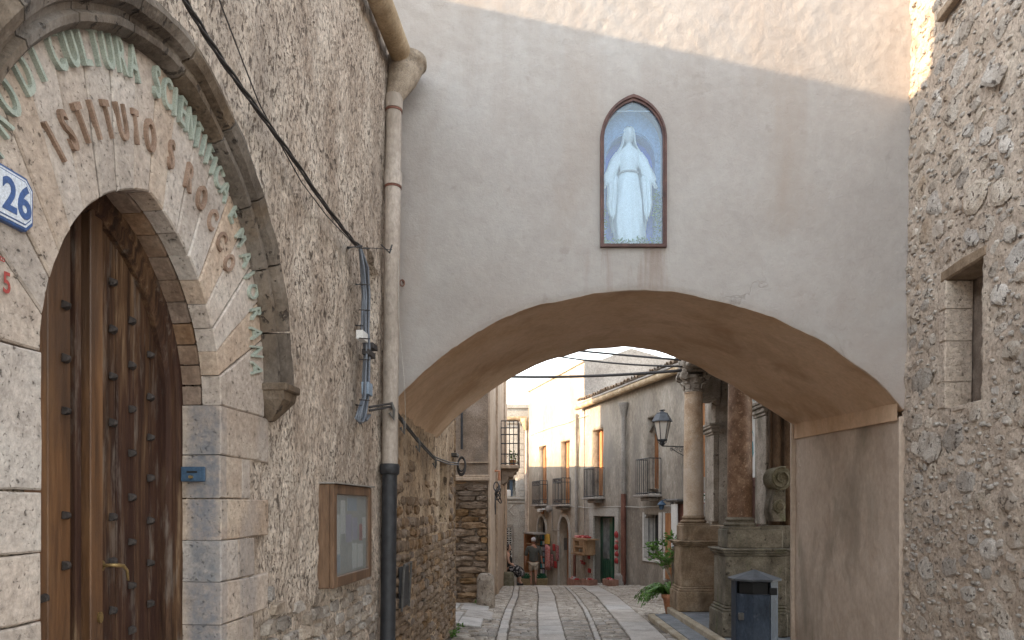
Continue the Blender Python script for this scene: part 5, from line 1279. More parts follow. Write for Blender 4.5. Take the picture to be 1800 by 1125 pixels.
# platform, steps with slate tops
plat = thing('church_steps', (2.6, 10, 0), 'low church steps with dark slate tops below the columns', 'steps')
def slabs(x0, x1, y0, y1, zt, ny, nx_):
    mb = MB(); mb.box(x0, x1 - .0, y0, y1, -.4, zt - .035, bev=.01); obj('step_core', mb, 'slate_edge', plat)
    for j in range(ny):
        for i in range(nx_):
            a = x0 + .10 if i == 0 else x0 + .1 + (x1 - x0 - .1) * i / nx_; b = x0 + .1 + (x1 - x0 - .1) * (i + 1) / nx_; c = y0 + (y1 - y0) * j / ny; d = y0 + (y1 - y0) * (j + 1) / ny
            mb = MB(); mb.box(a + .004, b - .004, c + .004, d - .004, zt - .036, zt + rnd.uniform(-.003, .003), bev=.005); obj('slate_slab', mb, 'slate', plat)
    for j in range(ny):
        c = y0 + (y1 - y0) * j / ny; d = y0 + (y1 - y0) * (j + 1) / ny
        mb = MB(); mb.box(x0 - .01, x0 + .097, c + .004, d - .004, zt - .10, zt + .002, bev=.014); obj('edge_stone', mb, 'slate_edge', plat)
slabs(2.12, 2.50, 7.9, 11.5, .02, 5, 1); slabs(2.46, 3.9, 8.02, 11.72, .10, 5, 3)
# columns
def pcolumn(cx, cy, mshaft, mped, lab, moss=False):
    t = thing('column', (cx, cy, .1), lab, 'column', 'columns flanking the church portal'); zf = .102
    x0, x1, y0, y1 = cx - .25, 3.33, cy - .25, cy + .27
    def bx(e, a, b, name='pedestal_block', bev=.012, m=None):
        mb = MB(); mb.box(x0 - e, x1 - .002 * 0, y0 - e, y1 + e, zf + a, zf + b, bev=bev); obj(name, mb, m or mped, t)
    bx(.05, 0, .30, 'plinth'); bx(.035, .301, .335, 'plinth_moulding'); bx(.018, .336, .37, 'plinth_moulding', .016)
    bx(0, .371, .98, 'die'); bx(.02, .981, 1.01, 'cornice'); bx(.045, 1.011, 1.045, 'cornice', .014); bx(.06, 1.046, 1.07, 'cornice', .008)
    x1s = cx + .22
    mb = MB(); mb.box(cx - .215, 3.30, cy - .215, cy + .215, zf + 1.071, zf + 1.30, bev=.01); obj('pedestal_block', mb, mped, t)
    zb = zf + 1.30
    mb = MB(); mb.box(cx - .20, cx + .20, cy - .20, cy + .20, zb + .001, zb + .035, bev=.006)
    mb.lathe([(.185, .036), (.20, .05), (.20, .065), (.185, .08), (.168, .083), (.166, .10), (.178, .112), (.178, .125), (.163, .138), (.158, .15)], (cx, cy, zb), 32); obj('column_base', mb, mped if not moss else 'church_dark', t, smooth=40)
    zt = 3.45
    mb = MB(); H_ = zt - (zb + .15)
    mb.lathe([(.156, 0), (.152, .03), (.152, H_ * .3), (.148, H_ * .6), (.136, H_ - .02), (.146, H_ - .015), (.146, H_)], (cx, cy, zb + .15), 36); obj('shaft', mb, mshaft, t, smooth=40)
    mb = MB(); mb.lathe([(.138, 0), (.15, .02), (.142, .04), (.142, .09), (.155, .14), (.175, .22), (.18, .26)], (cx, cy, zt), 28, mod=lambda tt, z: 1 + .03 * math.cos(16 * tt) * (z > .05)); capo = obj('capital', mb, 'church', t, smooth=40)
    for k in range(8):
        a = k * math.pi / 4; mb = MB(); c = Vector((cx + .15 * math.cos(a), cy + .15 * math.sin(a), zt + .05)); d = Vector((math.cos(a), math.sin(a), 0)); s_ = Vector((-math.sin(a), math.cos(a), 0))
        mb.add([c - s_ * .04, c + s_ * .04, c + s_ * .045 + d * .02 + Vector((0, 0, .07)), c - s_ * .045 + d * .02 + Vector((0, 0, .07)), c + s_ * .02 + d * .06 + Vector((0, 0, .10)), c - s_ * .02 + d * .06 + Vector((0, 0, .10)), c + d * .065 + Vector((0, 0, .075))], [(0, 1, 2, 3), (3, 2, 4, 5), (5, 4, 6)]); o_ = obj('acanthus_leaf', mb, 'church', capo); o_.modifiers.new('t', 'SOLIDIFY').thickness = .012
    for sx in (-1, 1):
        for sy in (-1, 1):
            c = (cx + sx * .175, cy + sy * .13, zt + .25); mb = MB(); mb.prism([(.065 * math.cos(q), .07 * math.sin(q)) for q in np.linspace(0, 2 * math.pi, 17)[:-1]], -.055, .055, lambda a, b, d: (c[0] + a, c[1] + b * sy * -1 * -1, c[2] + d), .006); obj('volute', mb, 'church', capo, smooth=40)
            mb = MB(); mb.tube([(c[0] + .05 * (1 - q / 22) * math.cos(.6 * q), c[1] + sy * .058, c[2] + .055 * (1 - q / 22) * math.sin(.6 * q)) for q in range(20)], .008, 5); obj('volute_spiral', mb, 'church', capo)
    mb = MB()
    for q in range(-4, 5): mb.lathe([(.002, 0), (.014, .008), (.014, .02), (.002, .03)], (cx + q * .03, cy - .165, zt + .20), 8)
    obj('egg_moulding', mb, 'church', capo, smooth=True)
    mb = MB(); mb.box(cx - .215, cx + .215, cy - .19, cy + .19, zt + .30, zt + .345, bev=.01); obj('abacus', mb, 'church', t)
    return t
pcolumn(2.84, 9.22, 'marble_red', 'church_dark', 'nearer column, dark speckled red marble on a mossy pedestal', True)
pcolumn(2.81, 11.45, 'marble_pink', 'church_brown', 'farther column, pale pink marble with scrolled capital')
mb = MB(); mb.box(2.62, 3.34, 8.98, 11.70, 3.80, 4.25, bev=.02); obj('entablature', mb, 'church', portal)
scroll(portal, (2.70, 11.16, 3.90), .115, .3, 'church', 'y', 2.2)
mb = MB(); mb.box(2.9, 3.335, 11.75, 12.4, 3.42, 3.80, bev=.03); obj('lintel_block', mb, 'church', portal)
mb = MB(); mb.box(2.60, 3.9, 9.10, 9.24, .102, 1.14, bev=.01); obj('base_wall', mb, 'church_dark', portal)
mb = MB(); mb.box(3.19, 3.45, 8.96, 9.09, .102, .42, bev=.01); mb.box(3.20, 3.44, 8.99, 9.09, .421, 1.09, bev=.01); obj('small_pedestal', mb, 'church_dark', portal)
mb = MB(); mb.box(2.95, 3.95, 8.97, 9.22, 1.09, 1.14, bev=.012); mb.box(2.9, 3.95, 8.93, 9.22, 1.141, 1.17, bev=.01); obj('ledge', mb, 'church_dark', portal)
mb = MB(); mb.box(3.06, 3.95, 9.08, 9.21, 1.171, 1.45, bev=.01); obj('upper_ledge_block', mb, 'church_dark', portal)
# ---- litter bin
lb_ = thing('litter_bin', (2.76, 8.42, gz(8.4, 2.8)), 'dark blue metal litter bin with pyramid roof in front of the pedestal', 'litter bin')
BX, BY, BZ = 2.76, 8.42, .105
def oct_(r, a0=math.pi / 8): return [(BX + r * math.cos(a0 + k * math.pi / 4), BY + r * math.sin(a0 + k * math.pi / 4)) for k in range(8)]
def octz(mb, r0, z0_, r1, z1_):
    a, b = oct_(r0), oct_(r1); mb.add([(x, y, z0_) for x, y in a] + [(x, y, z1_) for x, y in b], [(k, (k + 1) % 8, 8 + (k + 1) % 8, 8 + k) for k in range(8)] + [tuple(range(8))[::-1], tuple(range(8, 16))])
mb = MB(); octz(mb, .245, BZ - .08, .245, .70); obj('body', mb, 'bin', lb_)
mb = MB(); octz(mb, .215, .70, .215, .83); obj('dark_opening', mb, 'black', lb_)
pts = oct_(.247)
for k in range(8):
    if k in (4,): continue
    a, b = Vector(pts[k]), Vector(pts[(k + 1) % 8]); m_ = (a + b) / 2; d = (b - a).normalized(); nn = Vector((d.y, -d.x)); L_ = (b - a).length
    mb = MB(); fr2 = lambda u, p, z: (m_.x + d.x * u + nn.x * p, m_.y + d.y * u + nn.y * p, z)
    mb.box(-L_ / 2 + .006, L_ / 2 - .006, -.002, .010, .06 + BZ * .2, .69 if k in (5,) else .845, fr2, bev=.004); obj('side_panel', mb, 'bin', lb_)
mb = MB(); mb.add([(x, y, .845) for x, y in oct_(.29)] + [(x, y, .868) for x, y in oct_(.295)] + [(BX, BY, .965)], [(k, (k + 1) % 8, 8 + (k + 1) % 8, 8 + k) for k in range(8)] + [(8 + k, 8 + (k + 1) % 8, 16) for k in range(8)] + [tuple(range(8))[::-1]]); obj('roof', mb, 'binroof', lb_)
mb = MB(); mb.box(BX + .085, BX + .175, BY - .255, BY - .225, .70, .78, bev=.008); obj('lock_box', mb, 'black', lb_)
mb = MB(); mb.box(BX - .245, BX - .19, BY - .235, BY - .19, .42, .50, bev=.006); obj('ashtray', mb, 'iron_pale', lb_)
for k in range(4):
    a = math.pi / 4 + k * math.pi / 2; mb = MB(); mb.tube([(BX + .2 * math.cos(a), BY + .2 * math.sin(a), -.02), (BX + .2 * math.cos(a), BY + .2 * math.sin(a), .06)], .02, 6); obj('foot', mb, 'bin', lb_)
# ---- potted plant beside the far pedestal
pt_ = thing('potted_fern', (2.62, 11.95, gz(11.95, 2.6)), 'terracotta pot with spreading fern and young tree by the far pedestal', 'potted plant')
z0 = gz(11.95, 2.6); PX, PY = 2.60, 11.95
mb = MB(); mb.lathe([(.10, 0), (.125, .1), (.158, .30), (.182, .31), (.185, .375), (.17, .38), (.16, .33), (.02, .33)], (PX, PY, z0), 28); obj('pot', mb, 'terracotta', pt_, smooth=40)
mb = MB(); mb.lathe([(.17, 0), (.2, .012), (.2, .03), (.19, .03), (.17, .015)], (PX, PY, z0 + .0), 24); obj('saucer', mb, 'iron', pt_, smooth=40)
mb = MB(); rf = random.Random(5)
for k in range(120):
    a = rf.uniform(1.2, 3.6) if k % 2 else rf.uniform(2.6, 3.7); L_ = rf.uniform(.25, .58) * (1.0 if math.cos(a) < 0 else .7); h_ = rf.uniform(.10, .25); p0 = Vector((PX + .08 * math.cos(a), PY + .08 * math.sin(a), z0 + .34)); d = Vector((math.cos(a), math.sin(a), 0)); s_ = Vector((-d.y, d.x, 0)); N = 11; prev = p0
    for q in range(1, N + 1):
        t = q / N; p = p0 + d * L_ * t + Vector((0, 0, h_ * math.sin(t * 2.6) - .36 * L_ * t * t * rf.uniform(.8, 1.2)))
        w_ = .035 * (1 - t) + .01
        for sg in (-1, 1):
            e = s_ * sg; mb.add([prev, prev + e * w_ * 1.6 + d * .02 + Vector((0, 0, -.012)), p + Vector((0, 0, 0))], [(0, 1, 2)])
        prev = p
obj('fern', mb, 'leaf', pt_)
mb = MB(); tips = []
for k in range(5):
    a = 2.2 + .55 * k; pts = [(PX, PY, z0 + .33), (PX + .03 * math.cos(a), PY, z0 + .6), (PX + .16 * math.cos(a), PY + .14 * math.sin(a), z0 + .82 + .03 * k), (PX + (.24 + .05 * (k % 3)) * math.cos(a), PY + .26 * math.sin(a), z0 + .98 + .09 * (k % 3))]
    mb.tube(pts, [.010, .008, .006, .004], 5); tips += [pts[3], pts[2]]
tips += [(PX - .30, PY, z0 + .98), (PX - .34, PY - .05, z0 + 1.12), (PX - .05, PY, z0 + 1.3), (PX + .05, PY, z0 + 1.26), (PX - .18, PY, z0 + 1.2)]
for t_ in tips[-5:]: mb.tube([(PX - .08, PY, z0 + .8), t_], [.006, .003], 5)
obj('stem', mb, 'rubblestone', pt_)
mb = MB()
for t_ in tips: leaves(mb, t_, 22, .09, .09, .07, .085, .3)
obj('foliage', mb, 'leaf', pt_)

# ------------------------------------------------------------------ far row of houses on the bend
Dv = Vector((-.27, 1, 0)).normalized(); Nv = Vector((-1, -.27, 0)).normalized(); O_ = Vector((8.7, 0, 0))
def FF(s, p, z): q = O_ + Dv * s + Nv * p; return (q.x, q.y, z)
def fp(px, py, p=0.0):
    k = (px - 900) / 1300; t = (8.7 - 1.0358 * p) / (k + .27); P_ = Vector((k * t, t, CAMZ + (895 - py) / 1300 * t)); return (P_ - O_).dot(Dv), P_.z
def FY(s): return (O_ + Dv * s).y
def gf(s): q = FF(s, .1, 0); return gz(q[1], q[0])
def fbox(name, px0, px1, py0, py1, p0, p1, mat, parent, bev=.0, pp=None):
    """box standing on the facade plane spanning these picture columns/rows at depth offset p"""
    q = p1 if pp is None else pp; s1, _ = fp(px0, py0, q); s0, _ = fp(px1, py0, q); pm = (px0 + px1) / 2; zt = fp(pm, py0, q)[1]; zb_ = fp(pm, py1, q)[1]
    mb = MB(); mb.box(s0, s1, p0, p1, zb_, zt, FF, bev=bev); return obj(name, mb, mat, parent)
ffn = nfr(FF)
hA = thing('ochre_house', FF(27, 0, -1), 'tall sunlit ochre house with three arched shop doors down the lane', 'house')
hA['label'] = 'tall sunlit ochre house with two arched doors down the lane'
hB = thing('grey_house', FF(20, 0, -.6), 'grey rendered house with tiled eave and green shop door down the lane', 'house')
sA0, sA1 = fp(1028, 800)[0], fp(929.5, 800)[0]; sB0 = 14.5
def op(px0, px1, py0, py1, depth, arch=False, ob=False):
    s1 = fp(px0, py0)[0]; s0 = fp(px1, py0)[0]; pm = (px0 + px1) / 2; zt = fp(pm, py0)[1]; zb_ = gf(s0) - .1 if ob else fp(pm, py1)[1]
    if not arch: return Hole(s0, s1, zb_, zt, depth, open_bottom=ob), (s0, s1, zb_, zt)
    r_ = (s1 - s0) / 2; c = (s0 + s1) / 2; zs_ = zt - r_ * 1.1
    return Hole(s0, s1, zb_, lambda u: zs_ + 1.1 * math.sqrt(max(0, r_ ** 2 - (min(max(u, s0 + 1e-4), s1 - 1e-4) - c) ** 2)), depth, open_bottom=ob, us=[s0 + .02, s0 + .08, c, s1 - .08, s1 - .02]), (s0, s1, zb_, zt)
W1, r1 = op(948, 960.5, 784, 886, .18); W2, r2 = op(986, 1001, 775, 886, .22); D1, r3 = op(945.5, 960, 907, 0, .20, True, True); D2, r4 = op(983.5, 1001, 908, 0, .28, True, True)
obj('wall', panel(FF, sA0, sA1, -2.6, 6.35, .14, (W1, W2, D1, D2), lambda u, z: .03 * ffn(u, z, 1.5, 4, 3) + .012 * ffn(u, z, 9, 3, 5)), 'facade', hA, smooth=True, fix=False)
W3, r5 = op(1041, 1060, 754, 872, .26); W4, r6 = op(1138, 1158, 733, 866, .24); D3, r7 = op(1043, 1080, 908, 0, .27, False, True); W5, r8 = op(1133, 1159, 905, 983, .30)
obj('wall', panel(FF, sB0, sA0, -2.0, 4.95, .14, (W3, W4, D3, W5), lambda u, z: .03 * ffn(u, z, 1.5, 4, 3) + .012 * ffn(u, z, 9, 3, 5)), 'facade_grey', hB, smooth=True, fix=False)
mb = MB(); mb.box(sA0, sA1 + .02, -.02, .06, 6.35, 6.43, FF, bev=.01); obj('cornice', mb, 'facade', hA)
# gable of the tall house above the lower roof
Gd = Vector((.9655, .2607, 0)); C0 = Vector(FF(sA0, 0, 0))
def GF(t, p, z): q = C0 + Gd * t + Vector((.26, -.96, 0)) * p; return (q.x, q.y, z)
gp = lerp_curve([(-.02, 6.44), (.57, 6.46), (1.6, 6.88), (3.3, 6.52), (6.5, 5.9)]); fg = nfr(GF)
obj('gable_wall', panel(GF, -.02, 6.5, -1, gp, .12, (), lambda u, z: .03 * fg(u, z, 2, 4, 7)), 'gable', hA, smooth=True, fix=False)
mb = MB()
a = [C0 + Vector((0, 0, 6.35)), Vector(FF(sA1, 0, 6.35)), Vector(FF(sA1, -6, 6.2)), C0 + Gd * 6.2 + Vector((0, 0, 6.0))]; mb.add(a, [(0, 1, 2, 3)])
a = [Vector(FF(sA1, 0, -2.5)), Vector(FF(sA1, -6, -2.5)), Vector(FF(sA1, -6, 6.2)), Vector(FF(sA1, 0, 6.35))]; mb.add(a, [(0, 1, 2, 3)]); obj('roof', mb, 'tile', hA)
# eave, gutter and tiles of the grey house
mb = MB(); mb.tube([FF(sB0, .16, 4.90), FF(sA0 + .3, .16, 4.93)], .095, 16); obj('eave_gutter', mb, 'gutter', hB, smooth=40)
mb = MB(); mb.box(sB0, sA0, -.0, .26, 4.985, 5.03, FF); obj('eave_board', mb, 'gable', hB)
mb = MB(); mb.add([FF(sB0, .22, 5.04), FF(sA0, .22, 5.04), FF(sA0, -5, 6.2), FF(sB0, -5, 6.2)], [(0, 1, 2, 3)]); obj('roof_bed', mb, 'tile', hB)
tl = MB(); 
for q in range(7):
    t = math.pi * q / 6; tl.v.append((.5 * math.cos(t), 0, .5 * math.sin(t))); 
for q in range(7):
    t = math.pi * q / 6; tl.v.append((.42 * math.cos(t), -3.0, .42 * math.sin(t) + .0))
for q in range(7):
    t = math.pi * q / 6; tl.v.append((.38 * math.cos(t), 0, .38 * math.sin(t)))
tl.f = [(q, q + 1, 8 + q, 7 + q) for q in range(6)] + [(q, q + 1, 15 + q, 14 + q) for q in range(6)]
tme = mesh_of('roof_tile', tl, True, False); tme.materials.append(M['tile'])
s = sB0 + .1; up = Vector((0, 0, 1)); slope = math.atan2(1.16, 5.2)
nrm = (Nv * math.cos(slope) - Vector((0, 0, 1)) * math.sin(slope)); uz = Dv.cross(nrm) * -1
if uz.z < 0: uz = -uz
while s < sA0 - .05:
    for row in range(2):
        jit = rnd.uniform(-.04, .04); base = Vector(FF(s, .27 - row * .42 + jit, 5.06 + row * .105 + rnd.uniform(-.01, .02)))
        inst('roof_tile', tme, hB, basis(base, Dv, nrm, uz, .15, .15, .15))
    s += .165
# window/door fittings
def opening(r, leaf_px, mat, parent, depth, py0, py1, name='shutter'):
    s0, s1, zb_, zt = r; mb = MB(); mb.box(s0 - .02, s1 + .02, -depth - .04, -depth, zb_, zt + .02, FF); obj('dark_interior', mb, 'black', parent)
for (r_, h_, m_, d_, pxs, pys) in ((r1, hA, 'shutter', .18, (954, 960.5), (785, 887)), (r2, hA, 'orange', .22, (994, 1001), (776, 887)), (r5, hB, 'orange', .26, (1052.5, 1060), (755, 873)), (r6, hB, 'shutter', .24, (1147, 1158), (734, 867))):
    s0, s1, zb_, zt = r_
    mb = MB(); mb.box(s0 - .05, s1 + .3, -d_ - .06, -d_, zb_ - .02, zt + .05, FF); obj('window_back', mb, 'shutter', h_)
    q = (pxs[1] - pxs[0])
    sh_ = fbox('shutter', pxs[0] + .3, pxs[0] + q * .45, pys[0] + 1, pys[1], -d_ + .001, -d_ + .03, m_, h_, .004, pp=-d_)
    fbox('shutter', pxs[0] + q * .5, pxs[0] + q * .95, pys[0] + 1, pys[1], -d_ + .001, -d_ + .03, m_, h_, .004, pp=-d_)
    for k in range(6):
        y_ = pys[0] + 6 + (pys[1] - pys[0] - 10) * k / 6
        fbox('shutter_rail', pxs[0] + q * .08, pxs[0] + q * .9, y_, y_ + 1.0, -d_ + .03, -d_ + .04, m_, sh_, pp=-d_)
s0, s1, zb_, zt = r3; mb = MB(); mb.box(s0 - .05, s1 + .3, -.26, -.20, zb_, zt + .05, FF); obj('door_back', mb, 'black', hA)
s0, s1, zb_, zt = r4; mb = MB(); mb.box(s0 - .05, s1 + .3, -.34, -.28, zb_, zt + .05, FF); obj('door_back', mb, 'shutter', hA)
for (r_, w_, m_) in ((r4, .13, 'whitewash'), (r3, .10, 'whitewash')):
    s0, s1, zb_, zt = r_; c = (s0 + s1) / 2; rr_ = (s1 - s0) / 2; zs_ = zt - rr_ * 1.1; mb = MB()
    pth = [(s0 - .001, zb_), (s0 - .001, zs_)] + [(c - (rr_ + .001) * math.cos(t), zs_ + 1.1 * (rr_ + .001) * math.sin(t)) for t in np.linspace(.1, math.pi - .1, 15)] + [(s1 + .001, zs_), (s1 + .001, zb_)]
    pth2 = [(s0 - w_, zb_), (s0 - w_, zs_)] + [(c - (rr_ + w_) * math.cos(t), zs_ + 1.1 * (rr_ + w_) * math.sin(t)) for t in np.linspace(.1, math.pi - .1, 15)] + [(s1 + w_, zs_), (s1 + w_, zb_)]
    n = len(pth); mb.add([FF(a, .035, b) for a, b in pth] + [FF(a, .035, b) for a, b in pth2] + [FF(a, -.02, b) for a, b in pth] + [FF(a, -.02, b) for a, b in pth2], [(k, k + 1, n + k + 1, n + k) for k in range(n - 1)] + [(k, k + 1, 2 * n + k + 1, 2 * n + k) for k in range(n - 1)] + [(n + k, n + k + 1, 3 * n + k + 1, 3 * n + k) for k in range(n - 1)]); obj('door_surround', mb, m_, hA)
# green door
s0, s1, zb_, zt = r7
mb = MB(); mb.box(s0 - .05, s1 + .4, -.32, -.27, zb_, zt + .05, FF); obj('door_back', mb, 'black', hB)
gdo = fbox('green_door', 1055, 1074, 909, 1021, -.268, -.235, 'greendoor', hB, .004, pp=-.24)
fbox('door_pane', 1060, 1071.5, 911, 982, -.234, -.228, 'paleglass', gdo, pp=-.23)
for k in range(4): fbox('door_slat', 1058 + 3.7 * k, 1061 + 3.7 * k, 986, 1017, -.234, -.220, 'greendoor', gdo, .003, pp=-.23)
fbox('open_door_leaf', 1075, 1079, 909, 1022, -.268, -.16, 'greendoor', hB, .004, pp=-.2)
for (a, b, c, d) in ((1080.5, 1086, 897, 1022), (1036, 1042.5, 897, 1024)): fbox('door_pilaster', a, b, c, d, -.01, .04, 'whitewash', hB)
fbox('door_lintel', 1036, 1086, 893, 907, -.01, .045, 'whitewash', hB)
# white framed window
s0, s1, zb_, zt = r8
mb = MB(); mb.box(s0 - .02, s1 + .02, -.34, -.30, zb_ - .02, zt + .02, FF); obj('window_back', mb, 'darkglass', hB)
for (a, b, c, d, p0_, p1_) in ((s1 + .002, s1 + .07, zb_ - .07, zt + .06, -.0, .03), (s0 - .16, s0 - .002, zb_ - .07, zt + .06, -.0, .03), (s0, s1, zb_ - .07, zb_ - .002, -.0, .035)):
    mb = MB(); mb.box(a, b, p0_, p1_, c, d, FF, bev=.005); obj('window_surround', mb, 'whitejamb', hB)
mb = MB(); mb.box(s1 - .012, s1 - .002, -.30, -.0, zb_, zt, FF); obj('white_jamb', mb, 'whitejamb', hB)
for k in range(4):
    mb = MB(); a = s0 + .05 + (s1 - s0 - .1) * k / 3; mb.tube([FF(a, -.1, zb_), FF(a, -.1, zt)], .010, 5); obj('window_bar', mb, 'iron', hB)
# balconies
def fbalc(px0, px1, pyt, pyb, pr, lab, fancy=False):
    s1 = fp(px0, pyb, pr)[0]; s0 = fp(px1, pyb, 0)[0] ; pm = (px0 + px1) / 2; zb_ = fp(pm, pyb, pr)[1]; zt = fp(pm, pyt, pr)[1]
    t = thing('balcony', FF((s0 + s1) / 2, 0, zb_), lab, 'balcony', 'small iron balconies on the far houses')
    mb = MB(); mb.box(s0 - .06, s1 + .06, -.0, pr + .06, zb_ - .06, zb_, FF, bev=.012); obj('slab', mb, 'gable', t)
    mb = MB(); mb.box(s0 + .12, s1 - .12, -.0, pr - .05, zb_ - .16, zb_ - .062, FF, bev=.03); obj('slab_support', mb, 'gable', t)
    P_ = [FF(s0, .02, 0)[:2], FF(s0, pr, 0)[:2], FF(s1, pr, 0)[:2], FF(s1, .02, 0)[:2]]
    bars(t, P_, zb_, zt, .105, .009, 'iron', (zt - .14, zb_ + .18) if fancy else ())
    if fancy:
        n = 7
        for k in range(n):
            for z_ in (zt - .07, zb_ + .11):
                c = Vector(FF(s0 + (s1 - s0) * (k + .5) / n, pr, z_)); mb = MB(); mb.tube([c + Dv * .05 * math.cos(a) + Vector((0, 0, .05 * math.sin(a))) for a in np.linspace(0, 2 * math.pi, 9)], .007, 4, cap=False); obj('ring', mb, 'iron', t)
    return t
fbalc(935.5, 963, 845, 887, .30, 'farthest small iron balcony on the ochre house with rings in its rail', True)
fbalc(971.5, 1003.5, 840, 887, .32, 'iron balcony with ringed rail at the orange shuttered window', True)
fbalc(1026.5, 1063, 822, 874, .32, 'plain iron balcony between the two downpipes above the green door')
fbalc(1118, 1163, 805, 869, .34, 'nearest plain iron balcony on the grey wall behind the street lamp')
# downpipes
def fpipe(px, py0, py1, r_, mat, lab, p=.08, hop=None):
    s_, zt = fp(px, py0, p); zb_ = fp(px, py1, p)[1]; t = thing('downpipe', FF(s_, p, zb_), lab, 'drainpipe')
    mb = MB(); mb.tube([FF(s_, p, zb_), FF(s_, p, zt)], r_, 12); obj('pipe', mb, mat, t, smooth=40)
    zz = zb_ + .4
    while zz < zt - .2: mb = MB(); mb.tube([FF(s_, p, zz), FF(s_, p, zz + .05)], r_ * 1.2, 12); obj('collar', mb, mat, t, smooth=40); zz += 1.0
    if hop: mb = MB(); mb.lathe([(r_ * 1.1, -.3), (r_ * 2.0, -.05), (r_ * 2.3, 0), (r_ * 2.3, .06)], FF(s_, p, zt), 14); obj('hopper', mb, mat, t, smooth=40)
    return t, s_, zt, zb_
fpipe(1013, 728, 936, .05, 'greypipe', 'grey downpipe on the ochre house left of the glass display case')
t_, s_, zt_, zb2 = fpipe(1096, 712, 868, .065, 'greypipe', 'grey downpipe over a rusty lower length beside the red trinkets', .09, True)
mb = MB(); mb.tube([FF(s_, .09, gf(s_) - .05), FF(s_, .09, zb2 - .002)], .075, 12); obj('rusty_length', mb, 'rustpipe', t_, smooth=40)
mb = MB(); mb.tube([FF(fp(990, 889, .05)[0], .05, fp(990, 889, .05)[1])] + [FF(fp(x, y, .05)[0], .05, fp(x, y, .05)[1]) for x, y in ((1030, 892), (1075, 891), (1092, 890), (1125, 892), (1165, 889), (1200, 890))], .012, 5)
tag(obj('facade_cable', mb, 'cable_pale', origin=FF(22, .05, 2)), 'pale cable running level along the far house fronts', 'cable')
mb = MB(); mb.tube([FF(fp(x, y, .04)[0], .04, fp(x, y, .04)[1]) for x, y in ((932, 765), (965, 752), (1000, 742), (1012, 736), (1032, 730))], .012, 5)
tag(obj('facade_cable', mb, 'cable_pale', origin=FF(26, .05, 4)), 'thin cable sloping across the sunlit upper ochre wall', 'cable')
# white building closing the view
hC = thing('white_house', (0, 30.6, -1.4), 'whitewashed house with grilled window closing the lane', 'house')
def WH(u, p, z): return (u, 30.7 - p, z)
def wx(px): return (px - 900) / 1300 * 30.7
def wz(py): return CAMZ + (895 - py) / 1300 * 30.7
HW1 = Hole(wx(878), wx(906), wz(873), wz(843), .25); HW2 = Hole(wx(870), wx(902), wz(990), wz(924), .2)
obj('wall', panel(WH, -4.5, 1.0, -2.6, wz(716), .15, (HW1, HW2), lambda u, z: .01 * nfr(WH)(u, z, 3, 3, 3)), 'whitewash', hC, smooth=True, fix=False)
mb = MB(); mb.box(-4.5, 1.0, -6.0, 0, wz(716), wz(712), WH); mb.box(-4.5, .75, -.02, .08, wz(718), wz(711), WH, bev=.01); mb.box(-4.5, .75, -.0, .12, wz(745), wz(740), WH, bev=.01); obj('cornice', mb, 'whitewash', hC)
mb = MB()
mb.box(-4.5, .75, -.0, .09, wz(878), wz(874.5), WH, bev=.008); mb.box(-4.5, .75, -.0, .06, wz(884), wz(881), WH, bev=.008); obj('string_course', mb, 'whitewash', hC)
for k in range(14):
    y_ = 750 + 10.3 * k
    if y_ > 872: continue
    mb = MB(); mb.box(wx(912 + (k % 2) * 2), wx(921), -.0, .03, wz(y_ + 9.4), wz(y_), WH, bev=.006); obj('quoin', mb, 'whitewash', hC)
for k in range(10):
    y_ = 888 + 12.5 * k; mb = MB(); mb.box(wx(912 + (k % 2) * 2), wx(921), -.0, .03, wz(y_ + 11.6), wz(y_), WH, bev=.006); obj('quoin', mb, 'whitewash', hC)
mb = MB(); mb.box(wx(868), wx(910), -.34, -.25, wz(876), wz(840), WH); mb.box(wx(868), wx(905), -.3, -.2, wz(992), wz(922), WH); obj('dark_interior', mb, 'darkglass', hC)
mb = MB(); mb.box(wx(896), wx(901), -.2, -.1, wz(872), wz(844), WH); obj('blue_shutter', mb, 'bluemetal', hC)
cl = MB(); cl.box(wx(887), wx(898), -.05, .02, wz(873), wz(861), WH, bev=.03); tag(obj('white_cloth', cl, 'white', origin=WH(wx(890), 0, wz(873))), 'white cloth drying on the window sill of the whitewashed house', 'cloth')
mb = MB(); mb.box(wx(872), wx(909), -.0, .08, wz(876), wz(873.5), WH, bev=.01); obj('sill', mb, 'whitewash', hC)
for (a, b, c, d) in ((872, 901.6, 924, 926.5), (900, 903, 924, 990), (872, 901, 988, 990.5)):
    mb = MB(); mb.box(wx(a), wx(b), -.02, .04, wz(d), wz(c), WH, bev=.006); obj('grille_frame', mb, 'gable', hC)
for i in range(5):
    for j in range(8):
        c = Vector(WH(wx(876.5 + 5.2 * i), .0, wz(930 + 8 * j))); mb = MB(); r_ = .085
        mb.tube([c + Vector((r_ * math.cos(a) * (1 if k_ % 2 else .55), 0, r_ * math.sin(a) * (1 if k_ % 2 else .55))) for k_, a in enumerate(np.linspace(0, 2 * math.pi, 9))], .014, 4, cap=False); obj('grille_ring', mb, 'whitejamb', hC)
for i in range(6):
    mb = MB(); x_ = wx(873.9 + 5.2 * i); mb.tube([(x_, 30.7, wz(989)), (x_, 30.7, wz(925))], .012, 4); obj('grille_bar', mb, 'whitejamb', hC)
mb = MB(); o = [(wx(886), wz(905)), (wx(901), wz(884)), (wx(903), wz(886)), (wx(888), wz(907))]; 
mb.box(wx(885), wx(904), .0, .02, wz(907), wz(886), WH, bev=.02)
for a, b in (((886, 887), (903, 906)), ((886, 906), (903, 887))): mb.tube([(wx(a[0]), 30.67, wz(a[1])), (wx(b[0]), 30.67, wz(b[1]))], .03, 5)
obj('carved_panel', mb, 'whitewash', hC)
